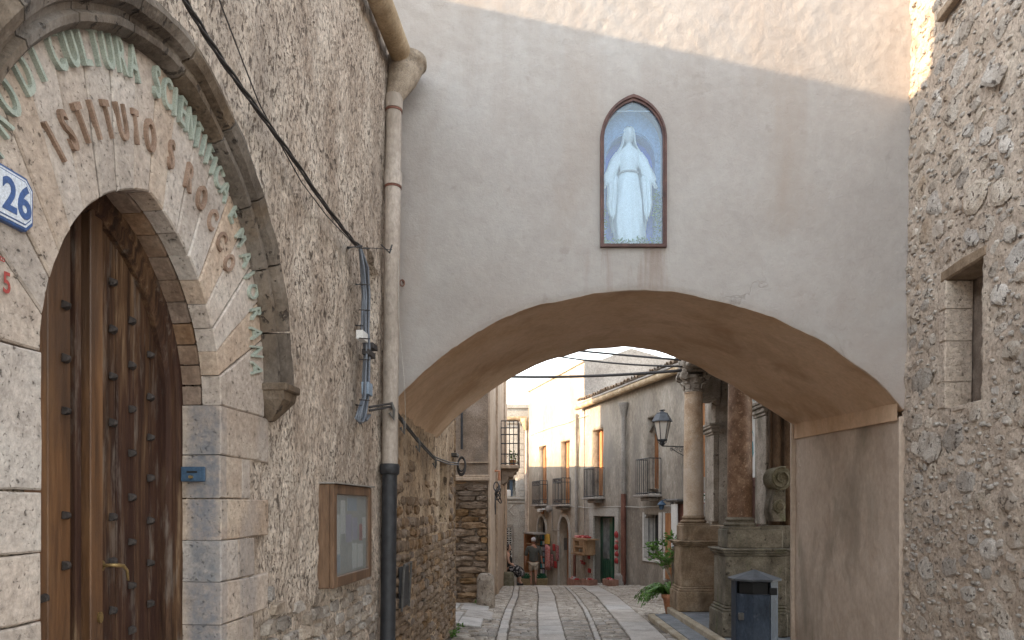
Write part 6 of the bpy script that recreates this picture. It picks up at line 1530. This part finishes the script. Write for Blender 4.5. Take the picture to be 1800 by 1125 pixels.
t = thing('downpipe', (wx(925), 30.5, wz(960)), 'pale downpipe with clay hopper at the corner of the whitewashed house', 'drainpipe')
mb = MB(); mb.tube([(wx(926), 30.55, wz(985)), (wx(926), 30.55, wz(750))], .085, 12); obj('pipe', mb, 'pipe_stone', t, smooth=40)
mb = MB(); mb.lathe([(.09, -.35), (.2, -.05), (.24, 0), (.24, .12)], (wx(925), 30.5, wz(742)), 16); obj('hopper', mb, 'gutter', t, smooth=40)
mb = MB(); mb.tube([(wx(880), 30.55, wz(737)), (wx(926), 30.55, wz(736))], .09, 10); obj('gutter_length', mb, 'gutter', t, smooth=40)
# orange strip: half open shop shutter and wall beyond the portal
oh = thing('folded_shutter', (4.35, 16.4, -.3), 'tall orange folded wooden shutter seen behind the pale column', 'shutter')
for k, (a, b) in enumerate(((640, 711), (712, 756), (757, 799), (800, 838))):
    x0_, x1_ = (1232 - 900) / 1300 * 13.6, (1242 - 900) / 1300 * 13.6; z1_ = CAMZ + (895 - a) / 1300 * 13.6; z0_ = CAMZ + (895 - b) / 1300 * 13.6
    mb = MB(); mb.box(x0_, x1_, 13.6, 13.66, z0_, z1_, bev=.006); obj('board', mb, 'orange', oh)
mb = MB(); mb.box((1234 - 900) / 1300 * 13.6, (1238 - 900) / 1300 * 13.6, 13.61, 13.65, gz(13.6, 3.5), CAMZ + (895 - 838) / 1300 * 13.6); mb.box((1241 - 900) / 1300 * 13.6, (1246 - 900) / 1300 * 13.6, 13.70, 13.75, gz(13.6, 3.5), CAMZ + (895 - 700) / 1300 * 13.6); obj('leg', mb, 'gable', oh)
sw = thing('side_wall', (3.75, 13.9, -.2), 'narrow cream wall strip seen between the church and the pale column', 'wall')
mb = MB(); mb.box(3.52, 6.0, 13.8, 14.1, -.4, 4.9, bev=.02); obj('masonry', mb, 'house2_side', sw)
sg = thing('hanging_sign', (3.48, 13.3, 1.9), 'small white sign with red edge hanging behind the pale column', 'sign')
def SG(a, b, c): return ((1241 - 900) / 1300 * 13.2 + a, 13.2 - b, CAMZ + (895 - 876) / 1300 * 13.2 + c - a * .35)
mb = MB(); mb.box(-.075, .075, 0, .012, -.10, .10, SG); obj('red_border', mb, 'red', sg); mb = MB(); mb.box(-.065, .065, .0, .016, -.088, .088, SG); obj('panel', mb, 'white', sg)
for k, (a, c, m_) in enumerate(((-.04, .04, 'leaf_dark'), (.0, .0, 'red'), (.03, .05, 'red'), (.03, -.04, 'yellow'), (-.02, -.04, 'leaf_dark'))):
    mb = MB(); mb.box(a - .015, a + .02, .012, .019, c - .01, c + .014, SG); obj('painted_mark', mb, m_, sg)
mb = MB(); mb.tube([SG(0, 0, .1), SG(.0, 0, .16), SG(.35, 0, .30)], .008, 5); obj('hanger', mb, 'iron', sg)
# ---- street lamp on its wall bracket
sl_, zl_ = fp(1204, 790, 0)
lamp = thing('street_lamp', FF(sl_, 0, 3.0), 'old lantern street lamp on a scrolled iron wall bracket', 'street lamp')
ly = 16.9; lx = (1164 - 900) / 1300 * ly; k_ = ly / 1300; lz = lambda py: CAMZ + (895 - py) * k_
def frus(mb, rows, n=6, a0=0.0):
    for (r_, z_) in rows: mb.v += [(lx + r_ * math.cos(a0 + 2 * math.pi * q / n), ly + r_ * math.sin(a0 + 2 * math.pi * q / n), z_) for q in range(n)]
    for i in range(len(rows) - 1):
        for q in range(n): mb.f.append((i * n + q, i * n + (q + 1) % n, (i + 1) * n + (q + 1) % n, (i + 1) * n + q))
    mb.f += [tuple(range(n)), tuple((len(rows) - 1) * n + q for q in range(n))]
mb = MB(); frus(mb, [(.10, lz(772)), (.185, lz(741))]); obj('glass_body', mb, 'lampglass', lamp)
mb = MB(); frus(mb, [(.235, lz(741.5)), (.235, lz(740)), (.15, lz(729)), (.13, lz(728)), (.13, lz(726)), (.05, lz(724)), (.03, lz(722)), (.07, lz(721.5)), (.07, lz(720.5))]); obj('hood', mb, 'binroof', lamp)
for q in range(6):
    a = 2 * math.pi * q / 6; mb = MB(); mb.tube([(lx + .102 * math.cos(a), ly + .102 * math.sin(a), lz(773)), (lx + .188 * math.cos(a), ly + .188 * math.sin(a), lz(741))], .012, 5); obj('glazing_bar', mb, 'iron_pale', lamp)
mb = MB(); frus(mb, [(.12, lz(772.5)), (.12, lz(774.5)), (.05, lz(777)), (.07, lz(780)), (.02, lz(784))]); obj('base_ring', mb, 'iron', lamp)
for q in range(4):
    a = 2 * math.pi * q / 4; mb = MB(); mb.tube([(lx + .09 * math.cos(a), ly + .09 * math.sin(a), lz(774)), (lx + .10 * math.cos(a), ly + .1 * math.sin(a), lz(777)), (lx + .03 * math.cos(a), ly + .03 * math.sin(a), lz(781))], .009, 5); obj('claw', mb, 'iron', lamp)
wp = Vector(FF(sl_, .01, 0)); A_ = Vector((lx, ly, lz(784))); B_ = Vector((wp.x, wp.y, lz(783)))
mb = MB(); mb.tube([A_, A_.lerp(B_, .3), B_], .016, 6); mb.tube([B_ + Vector((0, 0, .12)), B_ + Vector((0, 0, -.28))], .018, 6); obj('bracket_arm', mb, 'iron_pale', lamp)
mb = MB(); mb.tube([B_ + Vector((0, 0, -.22)), A_.lerp(B_, .7) + Vector((0, 0, -.14)), A_.lerp(B_, .35) + Vector((0, 0, -.04))], .010, 5)
for q, r_ in ((.42, .05), (.62, .065), (.84, .075)):
    c = A_.lerp(B_, q) + Vector((0, 0, -.075)); d = (B_ - A_).normalized(); mb.tube([c + d * r_ * (1 - i / 20) * math.cos(.55 * i) + Vector((0, 0, r_ * (1 - i / 20) * math.sin(.55 * i))) for i in range(16)], .008, 5)
obj('scrollwork', mb, 'iron_pale', lamp)
# ---- overhead cables
for i, (a, b, sag, r_, lab) in enumerate((((-.44, 13.62, 4.10), (2.60, 11.3, 3.77), .05, .024, 'thick lowest cable strung across the lane beyond the arch'), ((-.40, 13.62, 4.75), (2.60, 11.3, 3.93), .02, .018, 'upper cable strung across the lane beyond the arch'), ((-.38, 13.62, 4.72), (2.60, 11.3, 3.83), .10, .015, 'middle sagging cable strung across the lane beyond the arch'))):
    a, b = Vector(a), Vector(b); mb = MB(); mb.tube([a.lerp(b, k / 14) + Vector((0, 0, -4 * sag * (k / 14) * (1 - k / 14))) for k in range(15)], r_, 6); tag(obj('overhead_cable', mb, 'cable', origin=a, smooth=True), lab, 'cable')
# ---- shop goods along the far houses
def tfb(name, lab, cat, px, py, p=.2, group=None): s_, z_ = fp(px, py, p); return thing(name, FF(s_, p, z_), lab, cat, group)
dc = tfb('display_case', 'small glazed wooden display case on the wall between the doors', 'display case', 1022, 975, .3)
fbox('back_board', 1007, 1033, 947, 974, .02, .05, 'pine', dc)
for (a, b, c, d) in ((1007, 1009.5, 950, 973), (1024, 1026, 950, 973), (1007, 1026, 948, 951), (1007, 1026, 971, 974), (1009, 1025, 960, 962)): fbox('rail', a, b, c, d, .25, .40, 'pine', dc, pp=.4)
fbox('side_panel', 1028, 1033, 949, 975, .05, .36, 'pine', dc, pp=.3); fbox('shelf', 1008, 1030, 961, 963, .05, .25, 'pine', dc, pp=.25); fbox('shelf', 1008, 1030, 973, 975, .05, .39, 'pine', dc, pp=.3); fbox('top', 1006, 1032, 946.5, 948.5, .02, .41, 'pine', dc, pp=.4)
for k in range(5): tag(fbox('souvenir', 1010 + 3 * k, 1012 + 3 * k, 965 + (k % 2), 970, .15, .25, ('white', 'cable_blue', 'paper', 'paper_grey', 'white')[k], None), 'small pale souvenir inside the glazed display case', 'souvenir', 'souvenirs inside the display case')
for k in range(6):
    tag(fbox('red_packet', 1009 + 4 * k, 1013.2 + 4 * k, 941 + 2 * (k % 2), 946, .15, .28, 'red' if k % 3 else 'pinkcloth', None, .02), 'red packet lying on top of the glazed display case', 'packet', 'red packets on the display case')
mb = MB(); s_, _ = fp(1010, 990, .12); mb.tube([FF(s_, .12, gf(s_)), FF(s_, .12, fp(1010, 975, .12)[1])], .05, 8); obj('post', mb, 'rustpipe', dc)
for k, (x, y, w_, h_) in enumerate(((1024, 990, 3, 5), (1034, 979, 2, 8), (1035, 1003, 2.4, 8), (1021, 986, 2, 3))):
    tag(fbox('hanging_trinket', x - w_, x + w_, y - h_ / 2, y + h_ / 2, .02, .07, 'red', None, .02), ['red heart trinket hanging below the display case', 'small red pouch right below the display case', 'lowest red tag hanging above the red crates', 'tiny red charm hanging below the display case'][k], 'trinket')
def crate(px0, px1, py0, py1, lab, goods=('red', 'pinkcloth', 'white'), mat='cratewood', p0=.15, p1=.65, name='wooden_crate', cat='crate', tilt=0):
    s1 = fp(px0, py1, p1)[0]; s0 = fp(px1, py1, p1)[0]; z0_ = gf((s0 + s1) / 2) + .01; hgt = (py1 - py0) / 1300 * FY((s0 + s1) / 2)
    t = thing(name, FF((s0 + s1) / 2, p1, z0_), lab, cat); g_ = .02
    q = lambda a, b, c: FF(a, b, c + tilt * (p1 - b))
    for (a, b, c, d, e, f) in ((s0, s1, p1 - g_, p1, 0, 1), (s0, s1, p0, p0 + g_, 0, 1), (s0, s0 + g_, p0 + g_, p1 - g_, 0, 1), (s1 - g_, s1, p0 + g_, p1 - g_, 0, 1), (s0 + g_, s1 - g_, p0 + g_, p1 - g_, 0, .1)):
        mb = MB(); mb.box(a, b, c, d, z0_ + hgt * e, z0_ + hgt * f, q, bev=.004); obj('board', mb, mat, t)
    rr = random.Random(int(px0))
    return t, (s0, s1, p0, p1, z0_, hgt, q, rr)
def fill_goods(c, n, mats, lab, group, name='souvenir_packet'):
    s0, s1, p0, p1, z0_, hgt, q, rr = c
    for k in range(n):
        a = s0 + .06 + (s1 - s0 - .2) * rr.random(); b = p0 + .06 + (p1 - p0 - .2) * rr.random(); m_ = mats[k % len(mats)]
        mb = MB(); mb.box(a, a + rr.uniform(.07, .13), b, b + rr.uniform(.06, .1), z0_ + hgt * .15, z0_ + hgt * rr.uniform(.85, 1.25), q, bev=.01); tag(obj(name, mb, m_, origin=q(a, b, z0_)), lab, 'packet', group)
t, c = crate(996, 1011, 1016, 1028, 'left open red brown crate of souvenirs below the display case', p0=.2, p1=.5); fill_goods(c, 9, ('pinkcloth', 'red', 'paper_grey'), 'small packet in the left open crate below the display case', 'packets in the left open crate')
t, c = crate(1022, 1034, 1016, 1027, 'right open brown crate with red goods below the display case', p1=.42, p0=.12); fill_goods(c, 9, ('red', 'pinkcloth', 'white'), 'small packet in the right open crate below the display case', 'packets in the right open crate')
t, c = crate(1059, 1071, 1020, 1031, 'open crate of souvenirs standing by the green door', p1=.75, p0=.48); fill_goods(c, 8, ('pinkcloth', 'red', 'paper_lilac'), 'small packet in the crate by the green door', 'packets in the crate by the green door')
for k, (x, y, h_, m_) in enumerate(((1084, 940, 14, 'red'), (1084.5, 952, 5, 'pinkcloth'), (1084, 962, 12, 'red'), (1084.5, 974, 10, 'red'), (1084, 986, 12, 'red'))):
    s_, z_ = fp(x, y, .06); hh_ = h_ / 1300 * FY(s_); t = thing('trinket_string', FF(s_, .06, z_), ['topmost', 'second', 'third', 'fourth', 'lowest'][k] + ' red trinket bunch hanging between the green door and rusty pipe', 'trinket', 'red trinkets hanging beside the green door')
    for j in range(3):
        mb = MB(); mb.lathe([(.01, -hh_ * .42), (.035, -hh_ * .2), (.04, hh_ * .1), (.01, hh_ * .42)], FF(s_ + (j - 1) * .055, .07, z_ + .02 * (j % 2)), 7); obj('charm', mb, m_, t, smooth=True)
# cloths hanging by the first door
for k, (x0_, x1_, y0_, y1_, m_, lab) in enumerate(((958.5, 963.5, 957, 1001, 'pinkcloth', 'long pink patterned cloth hanging beside the yellow sign'), (964, 967.5, 960, 1001, 'pinkcloth', 'red and cream cloth next to the long pink cloth'), (968.5, 972, 974, 996, 'darkcloth', 'short dark patterned cloth low beside the pink cloths'), (971, 975, 956, 968, 'red', 'small red cloth hanging up beside the pink cloths'), (973, 977.5, 986, 998, 'red', 'small red cloth hanging low beside the arched door'), (976.5, 981, 958, 985, 'darkcloth', 'narrow patterned cloth nearest the arched brown door'))):
    s1_ = fp(x0_, y0_, .1)[0]; s0_ = fp(x1_, y0_, .1)[0]; zt_ = fp(x0_, y0_, .1)[1]; zb_ = fp(x0_, y1_, .1)[1]; mb = MB(); n = 8; m = 6
    for j in range(m + 1):
        for i in range(n + 1): mb.v.append(FF(s0_ + (s1_ - s0_) * i / n, .09 + .02 * math.sin(i * 1.7 + k), zt_ + (zb_ - zt_) * j / m))
    for j in range(m):
        for i in range(n): mb.f.append((j * (n + 1) + i, j * (n + 1) + i + 1, (j + 1) * (n + 1) + i + 1, (j + 1) * (n + 1) + i))
    o_ = obj('hanging_cloth', mb, m_, smooth=True, origin=FF(s0_, .09, zt_)); o_.modifiers.new('t', 'SOLIDIFY').thickness = .01; tag(o_, lab, 'cloth', 'patterned cloths hanging by the shop door')
tag(fbox('yellow_sign', 957, 965, 938.5, 956, .02, .06, 'yellow', None, .005), 'blank yellow square sign beside the first arched shop door', 'sign')
mr = tfb('magnet_board', 'tall black display board of small pale pictures in the arched doorway', 'display board', 950, 1010, .05)
fbox('board', 949, 957.5, 938, 1012, .0, .04, 'black', mr)
for j in range(7):
    for i in range(2): fbox('picture', 950 + 3.7 * i, 952.9 + 3.7 * i, 941 + 10 * j, 948 + 10 * j, .04, .05, ('paper_blue', 'teal', 'paper', 'paper_lilac')[(i + j) % 4], mr)
wb = tfb('wooden_cabinet', 'upright wooden display cabinet at the corner left of the walking man', 'cabinet', 929, 1008, .5)
fbox('side_panel', 920.5, 923.5, 938, 1006, .1, .5, 'shutter', wb, .01); fbox('back_panel', 923.5, 936, 940, 1004, .1, .16, 'gable', wb); fbox('top', 919.5, 937.5, 936, 939, .05, .55, 'gable', wb, .01)
for y_ in (955, 972, 988): fbox('shelf', 923.5, 936, y_, y_ + 1.6, .16, .45, 'pine', wb)
fbox('poster', 926, 931, 945, 954, .17, .2, 'yellow', wb)
wr = thing('wire_rack', (wx(902), 28.6, gz(28, 0)), 'black wire rack of pale papers standing before the whitewashed house', 'rack')
RX = lambda px: (px - 900) / 1300 * 27.0
RZ = lambda py: CAMZ + (895 - py) / 1300 * 27.0
for x_ in (892, 901, 909): mb = MB(); mb.tube([(RX(x_), 27, gz(27, 0)), (RX(x_), 27, RZ(995))], .02, 5); obj('post', mb, 'iron', wr)
for y_ in (995, 1003, 1012): mb = MB(); mb.tube([(RX(891), 27, RZ(y_)), (RX(910), 27, RZ(y_))], .014, 5); obj('rail', mb, 'iron', wr)
for k in range(4): mb = MB(); mb.box(RX(893 + 2.6 * k), RX(895 + 2.6 * k), 26.96, 26.98, RZ(1013 - (k % 2)), RZ(998 + k % 3)); obj('paper_card', mb, 'paper_grey', wr)
for k, (x_, lab) in enumerate(((922, 'wicker planter with dark green ball plant left of the walking man'), (951, 'wicker planter with dark green ball plant right of the walking man'))):
    y_ = 26.4; cx_ = (x_ - 900) / 1300 * y_; g0 = gz(y_, cx_); t = thing('planter', (cx_, y_, g0), lab, 'planter', 'wicker planters by the shop')
    mb = MB(); mb.box(cx_ - .17 + .0, cx_ + .21, y_ - .14, y_ + .14, g0 - .03, g0 + .28, lambda a, b, c: (a + (c - g0) * (.12 if k else -.1), b, c + .05 * (a - cx_) * (1 if k else -1)), bev=.015); obj('basket', mb, 'wicker', t)
    for j in range(4): mb = MB(); zz_ = g0 + .04 + .06 * j; mb.box(cx_ - .175, cx_ + .215, y_ - .146, y_ - .141, zz_, zz_ + .035, lambda a, b, c: (a + (c - g0) * (.12 if k else -.1), b, c + .05 * (a - cx_) * (1 if k else -1))); obj('band', mb, 'wicker', t)
    mb = MB(); leaves(mb, (cx_ + .02, y_, g0 + .33), 420, .17, .15, .12, .06); obj('foliage', mb, 'leaf_dark', t)
# wall lamps and meter things above the shop doors
wl = tfb('wall_lamp', 'small white wall lamp above the first arched doorway', 'lamp', 950, 897, .1); fbox('arm', 945, 953, 894, 896.5, .0, .28, 'white', wl, .01); fbox('head', 944, 948, 895, 900, .15, .3, 'white', wl, .02); fbox('mount', 951, 954, 893, 903, .0, .05, 'shutter', wl)
ws = tfb('siren_lamp', 'round grey wall lamp with conduit between the arched doorways', 'lamp', 966, 895, .1)
mb = MB(); s_, z_ = fp(964.5, 895, .12); mb.lathe([(.02, -.14), (.10, -.08), (.12, 0), (.10, .09), (.02, .14)], FF(s_, .12, z_), 14); obj('globe', mb, 'gable', ws, smooth=True)
mb = MB(); mb.tube([FF(*[fp(x, y, .04)[0], .04, fp(x, y, .04)[1]]) for x, y in ((966, 892), (970, 893), (971, 932), (983, 932))], .014, 5); obj('conduit', mb, 'greypipe', ws)
# small green lamp, boards and signs on the near shop front
gl = tfb('small_wall_lamp', 'small dark green lantern on the grey wall above the white window', 'lamp', 1163, 895, .2)
mb = MB(); s_, z_ = fp(1163, 887, .25); mb.lathe([(.04, -.12), (.07, -.02), (.11, .0), (.05, .07), (.01, .09)], FF(s_, .25, z_), 8); mb.tube([FF(s_, .25, z_ + .09), FF(s_, .15, z_ + .12), FF(s_, 0, z_ + .10)], .014, 5); obj('lantern', mb, 'bluemetal', gl, smooth=40)
fl = tfb('floodlight', 'grey floodlight fixed beside the small green wall lantern', 'lamp', 1180, 880, .2); fbox('housing', 1170, 1190, 877.5, 882.5, .0, .25, 'iron_pale', fl, .02); fbox('arm', 1178, 1181, 882, 890, .0, .05, 'iron_pale', fl)
db = tfb('shop_door_leaf', 'open orange brown shop door leaf behind the young potted tree', 'door', 1174, 1030, .2)
fbox('wood_panel', 1169, 1178.5, 902, 1018, .10, .14, 'orange', db, .005); fbox('edge_strip', 1165.5, 1168.5, 900, 1020, .08, .13, 'whitejamb', db)
s2_ = tfb('white_signboard', 'tall white signboard with blue marks next to the orange door leaf', 'sign', 1183, 960, .2); fbox('board', 1179.5, 1189, 886, 965, .16, .20, 'white', s2_, .004); fbox('blue_mark', 1182, 1186, 960, 964, .2, .21, 'blue', s2_)
d3 = tfb('maroon_shutter', 'dark maroon shutter partly hidden behind the pale column pedestal', 'shutter', 1192, 960, .1); fbox('panel', 1189.5, 1200, 886, 1020, .02, .08, 'rustpipe', d3)
mb = MB(); mb.v = [FF(15.5, -.3, -1), FF(18.1, -.3, -1)]; mb.f = []
ip = tfb('intercom', 'small grey intercom panel inside the arched brown doorway', 'intercom', 988, 957, 0)
s1_ = r4[1]; mb = MB(); mb.box(s1_ - .03, s1_ - .012, -.30, -.16, fp(988, 960)[1] - .15, fp(988, 946)[1], FF, bev=.004); obj('panel', mb, 'iron_pale', ip)

# ------------------------------------------------------------------ people
man = thing('person', (.77, 27.0, gz(27, .8)), 'man in dark shirt, beige shorts and pale cap walking away', 'person')
mz = gz(27, .77); mx, my = .785, 26.9
def mj(x, y, z, r, r2=None): return (x, y, z, r, r2 or r)
J = [mj(0, 0, .93, .125, .105), mj(0, 0, 1.10, .12, .10), mj(0, .0, 1.27, .14, .105), mj(0, .0, 1.42, .10, .085), mj(0, .01, 1.50, .055), mj(0, .02, 1.56, .052),
     mj(-.09, 0, .88, .085), mj(-.095, .06, .50, .058), mj(-.095, -.02, .10, .038), mj(-.095, .09, .04, .035, .028),
     mj(.09, 0, .88, .085), mj(.085, -.05, .52, .058), mj(.075, -.20, .16, .040), mj(.075, -.12, .04, .036, .028),
     mj(-.20, 0, 1.41, .060), mj(-.27, .02, 1.14, .044), mj(-.30, .10, .92, .033), mj(-.305, .13, .84, .03, .018),
     mj(.20, 0, 1.41, .060), mj(.27, .0, 1.14, .044), mj(.31, .04, .90, .033), mj(.315, .06, .82, .03, .018)]
E = [(0, 1), (1, 2), (2, 3), (3, 4), (4, 5), (0, 6), (6, 7), (7, 8), (8, 9), (0, 10), (10, 11), (11, 12), (12, 13), (3, 14), (14, 15), (15, 16), (16, 17), (3, 18), (18, 19), (19, 20), (20, 21)]
body = skin('body', [(a + mx - man.location.x, b + my - man.location.y, c, r, q) for a, b, c, r, q in J], E, 'skin', man)
def fingers(mb, w, down, side, fwd):
    for k in range(4):
        b_ = w + side * (.013 * (k - 1.5)); L_ = (.06, .07, .066, .052)[k]; mb.tube([b_, b_ + down * L_ * .55 + fwd * .005, b_ + down * L_ + fwd * .022], [.009, .008, .006], 6)
    b_ = w - down * .035 + fwd * .02; mb.tube([b_, b_ + fwd * .02 + down * .03, b_ + fwd * .022 + down * .055], [.010, .009, .006], 6)
for (hx, hy, hz2) in ((-.306, .135, .83), (.316, .062, .81)):
    mb = MB(); fingers(mb, Vector((mx + hx, my + hy, mz + hz2)), Vector((0, .12, -1)).normalized(), Vector((.15, 1, 0)).normalized(), Vector((0, .9, -.1)).normalized()); obj('fingers', mb, 'skin', man, smooth=True)
def head(parent, cx_, cy_, cz2, face, mat, hs=1.0):
    """egg-shaped head, face direction = unit vector"""
    mb = MB(); n = 24; f = Vector(face); r_ = Vector((-f.y, f.x, 0)); rows = [(-.115, .02, .02, .03), (-.105, .045, .05, .03), (-.08, .056, .068, .02), (-.04, .066, .082, .01), (0, .073, .092, 0), (.04, .075, .096, -.003), (.08, .064, .083, -.004), (.105, .042, .055, -.004), (.118, .01, .01, 0)]
    for (z_, a_, b_, o_) in rows:
        for q in range(n):
            t = 2 * math.pi * q / n; x = a_ * math.cos(t); y = b_ * math.sin(t) + o_
            if math.sin(t) > .95: y += .02 * math.exp(-((z_ + .03) / .03) ** 2)
            if .75 < math.sin(t) < .93: y -= .008 * math.exp(-((z_ - .005) / .02) ** 2)
            p = Vector((cx_, cy_, cz2 + z_ * hs)) + r_ * x * hs + f * y * hs; mb.v.append(tuple(p))
    for i in range(len(rows) - 1):
        for q in range(n): mb.f.append((i * n + q, i * n + (q + 1) % n, (i + 1) * n + (q + 1) % n, (i + 1) * n + q))
    obj('head', mb, mat, parent, smooth=True)
    for s_ in (-1, 1):
        c = Vector((cx_, cy_, cz2 - .005)) + r_ * s_ * .076 * hs; mb = MB(); mb.lathe([(.002, -.03), (.014, -.015), (.018, .005), (.013, .025), (.002, .032)], tuple(c), 8, sx=.6); obj('ear', mb, mat, parent, smooth=True)
head(man, mx, my + .02, mz + 1.655, (0, 1, 0), 'skin')
mb = MB(); mb.lathe([(.070, -.035), (.083, .0), (.084, .02)], (mx, my + .01, mz + 1.655), 20, sy=1.2); obj('hair', mb, 'hair_grey', man, smooth=True)
mb = MB(); mb.lathe([(.084, .018), (.090, .03), (.088, .07), (.070, .11), (.035, .133), (.004, .138)], (mx, my + .012, mz + 1.655), 24, sy=1.17); mb.box(mx - .06, mx + .06, my + .1, my + .19, mz + 1.675, mz + 1.688, bev=.005); obj('cap', mb, 'cap', man, smooth=True)
mo = lambda L: [(a + mx - man.location.x, b + my - man.location.y, c, r, q) for a, b, c, r, q in L]
skin('shirt', mo([mj(0, 0, .86, .185, .135), mj(0, 0, 1.0, .185, .138), mj(0, 0, 1.2, .175, .13), mj(0, 0, 1.38, .15, .11), mj(0, .01, 1.47, .075), mj(-.20, 0, 1.41, .080), mj(-.265, .015, 1.22, .074), mj(-.285, .02, 1.10, .070), mj(.20, 0, 1.41, .080), mj(.265, 0, 1.22, .074), mj(.285, 0, 1.10, .070)]), [(0, 1), (1, 2), (2, 3), (3, 4), (3, 5), (5, 6), (6, 7), (3, 8), (8, 9), (9, 10)], 'shirt', man)
skin('shorts', mo([mj(0, 0, .90, .16, .125), mj(-.085, .0, .82, .105), mj(-.10, .03, .56, .095), mj(.085, 0, .82, .105), mj(.09, -.03, .56, .095)]), [(0, 1), (1, 2), (0, 3), (3, 4)], 'shorts', man)
for (x_, y_, z_) in ((-.095, .05, .0), (.075, -.16, .02)):
    mb = MB(); mb.box(mx + x_ - .045, mx + x_ + .045, my + y_ - .10, my + y_ + .15, mz + z_, mz + z_ + .07, bev=.02); obj('shoe', mb, 'black', man, smooth=True)
wom = thing('person', (-.22, 22.3, gz(22.3, -.2)), 'seated woman in black top and patterned skirt at the corner', 'person')
zx, zy, zz = -.15, 22.45, gz(22.45, -.2)
wj = lambda L: [(a + zx + .22, b + zy - 22.3, c, r, q) for a, b, c, r, q in L]
skin('body', wj([mj(0, 0, .47, .125, .11), mj(0, 0, .62, .10, .09), mj(.01, 0, .80, .11, .085), mj(.02, 0, .92, .08), mj(.02, 0, 1.0, .043), mj(.03, 0, 1.06, .042), mj(.10, -.09, .46, .085), mj(.40, -.10, .46, .06), mj(.38, -.10, .10, .04), mj(.46, -.10, .04, .032), mj(.10, .09, .46, .085), mj(.38, .10, .46, .06), mj(.34, .10, .10, .04), mj(.42, .10, .04, .032), mj(.02, -.17, .90, .045), mj(.06, -.22, .68, .034), mj(.22, -.16, .58, .027), mj(.02, .17, .90, .045), mj(.06, .21, .68, .034), mj(.22, .12, .58, .027)]),
     [(0, 1), (1, 2), (2, 3), (3, 4), (4, 5), (0, 6), (6, 7), (7, 8), (8, 9), (0, 10), (10, 11), (11, 12), (12, 13), (3, 14), (14, 15), (15, 16), (3, 17), (17, 18), (18, 19)], 'skin_pale', wom)
skin('black_top', wj([mj(0, 0, .46, .19, .17), mj(0, 0, .64, .165, .15), mj(.01, 0, .80, .175, .15), mj(.015, 0, .90, .13, .12)]), [(0, 1), (1, 2), (2, 3)], 'black', wom)
skin('skirt', wj([mj(0, 0, .45, .22, .20), mj(.18, 0, .46, .24, .20), mj(.40, 0, .42, .23, .19), mj(.40, 0, .20, .21, .19)]), [(0, 1), (1, 2), (2, 3)], 'skirt', wom)
head(wom, zx + .03, zy, zz + 1.14, (.95, -.2, 0), 'skin_pale', .92)
mb = MB(); mb.lathe([(.062, -.09), (.078, -.04), (.085, .02), (.080, .07), (.05, .105), (.005, .118)], (zx + .012, zy + .005, zz + 1.148), 18); obj('hair', mb, 'hair', wom, smooth=True)
for s_ in (-1, 1):
    mb = MB(); fingers(mb, Vector((zx + .24, zy + s_ * .14, zz + .57)), Vector((1, 0, -.3)).normalized(), Vector((0, 1, 0)), Vector((0, -s_ * .3, -.6))); obj('fingers', mb, 'skin_pale', wom, smooth=True)
    mb = MB(); mb.box(zx + .32, zx + .50, zy + s_ * .10 - .035, zy + s_ * .10 + .035, zz + .0, zz + .05, bev=.015); obj('shoe', mb, 'black', wom)
stl = thing('stool', (zx, zy, zz), 'low wooden stool under the seated woman', 'stool')
mb = MB(); mb.box(zx - .17, zx + .2, zy - .17, zy + .17, zz + .31, zz + .345, bev=.008); obj('seat', mb, 'shutter', stl)
for a in (-.14, .17):
    for b in (-.14, .14): mb = MB(); mb.tube([(zx + a, zy + b, zz - .02), (zx + a, zy + b, zz + .31)], .018, 6); obj('leg', mb, 'shutter', stl)
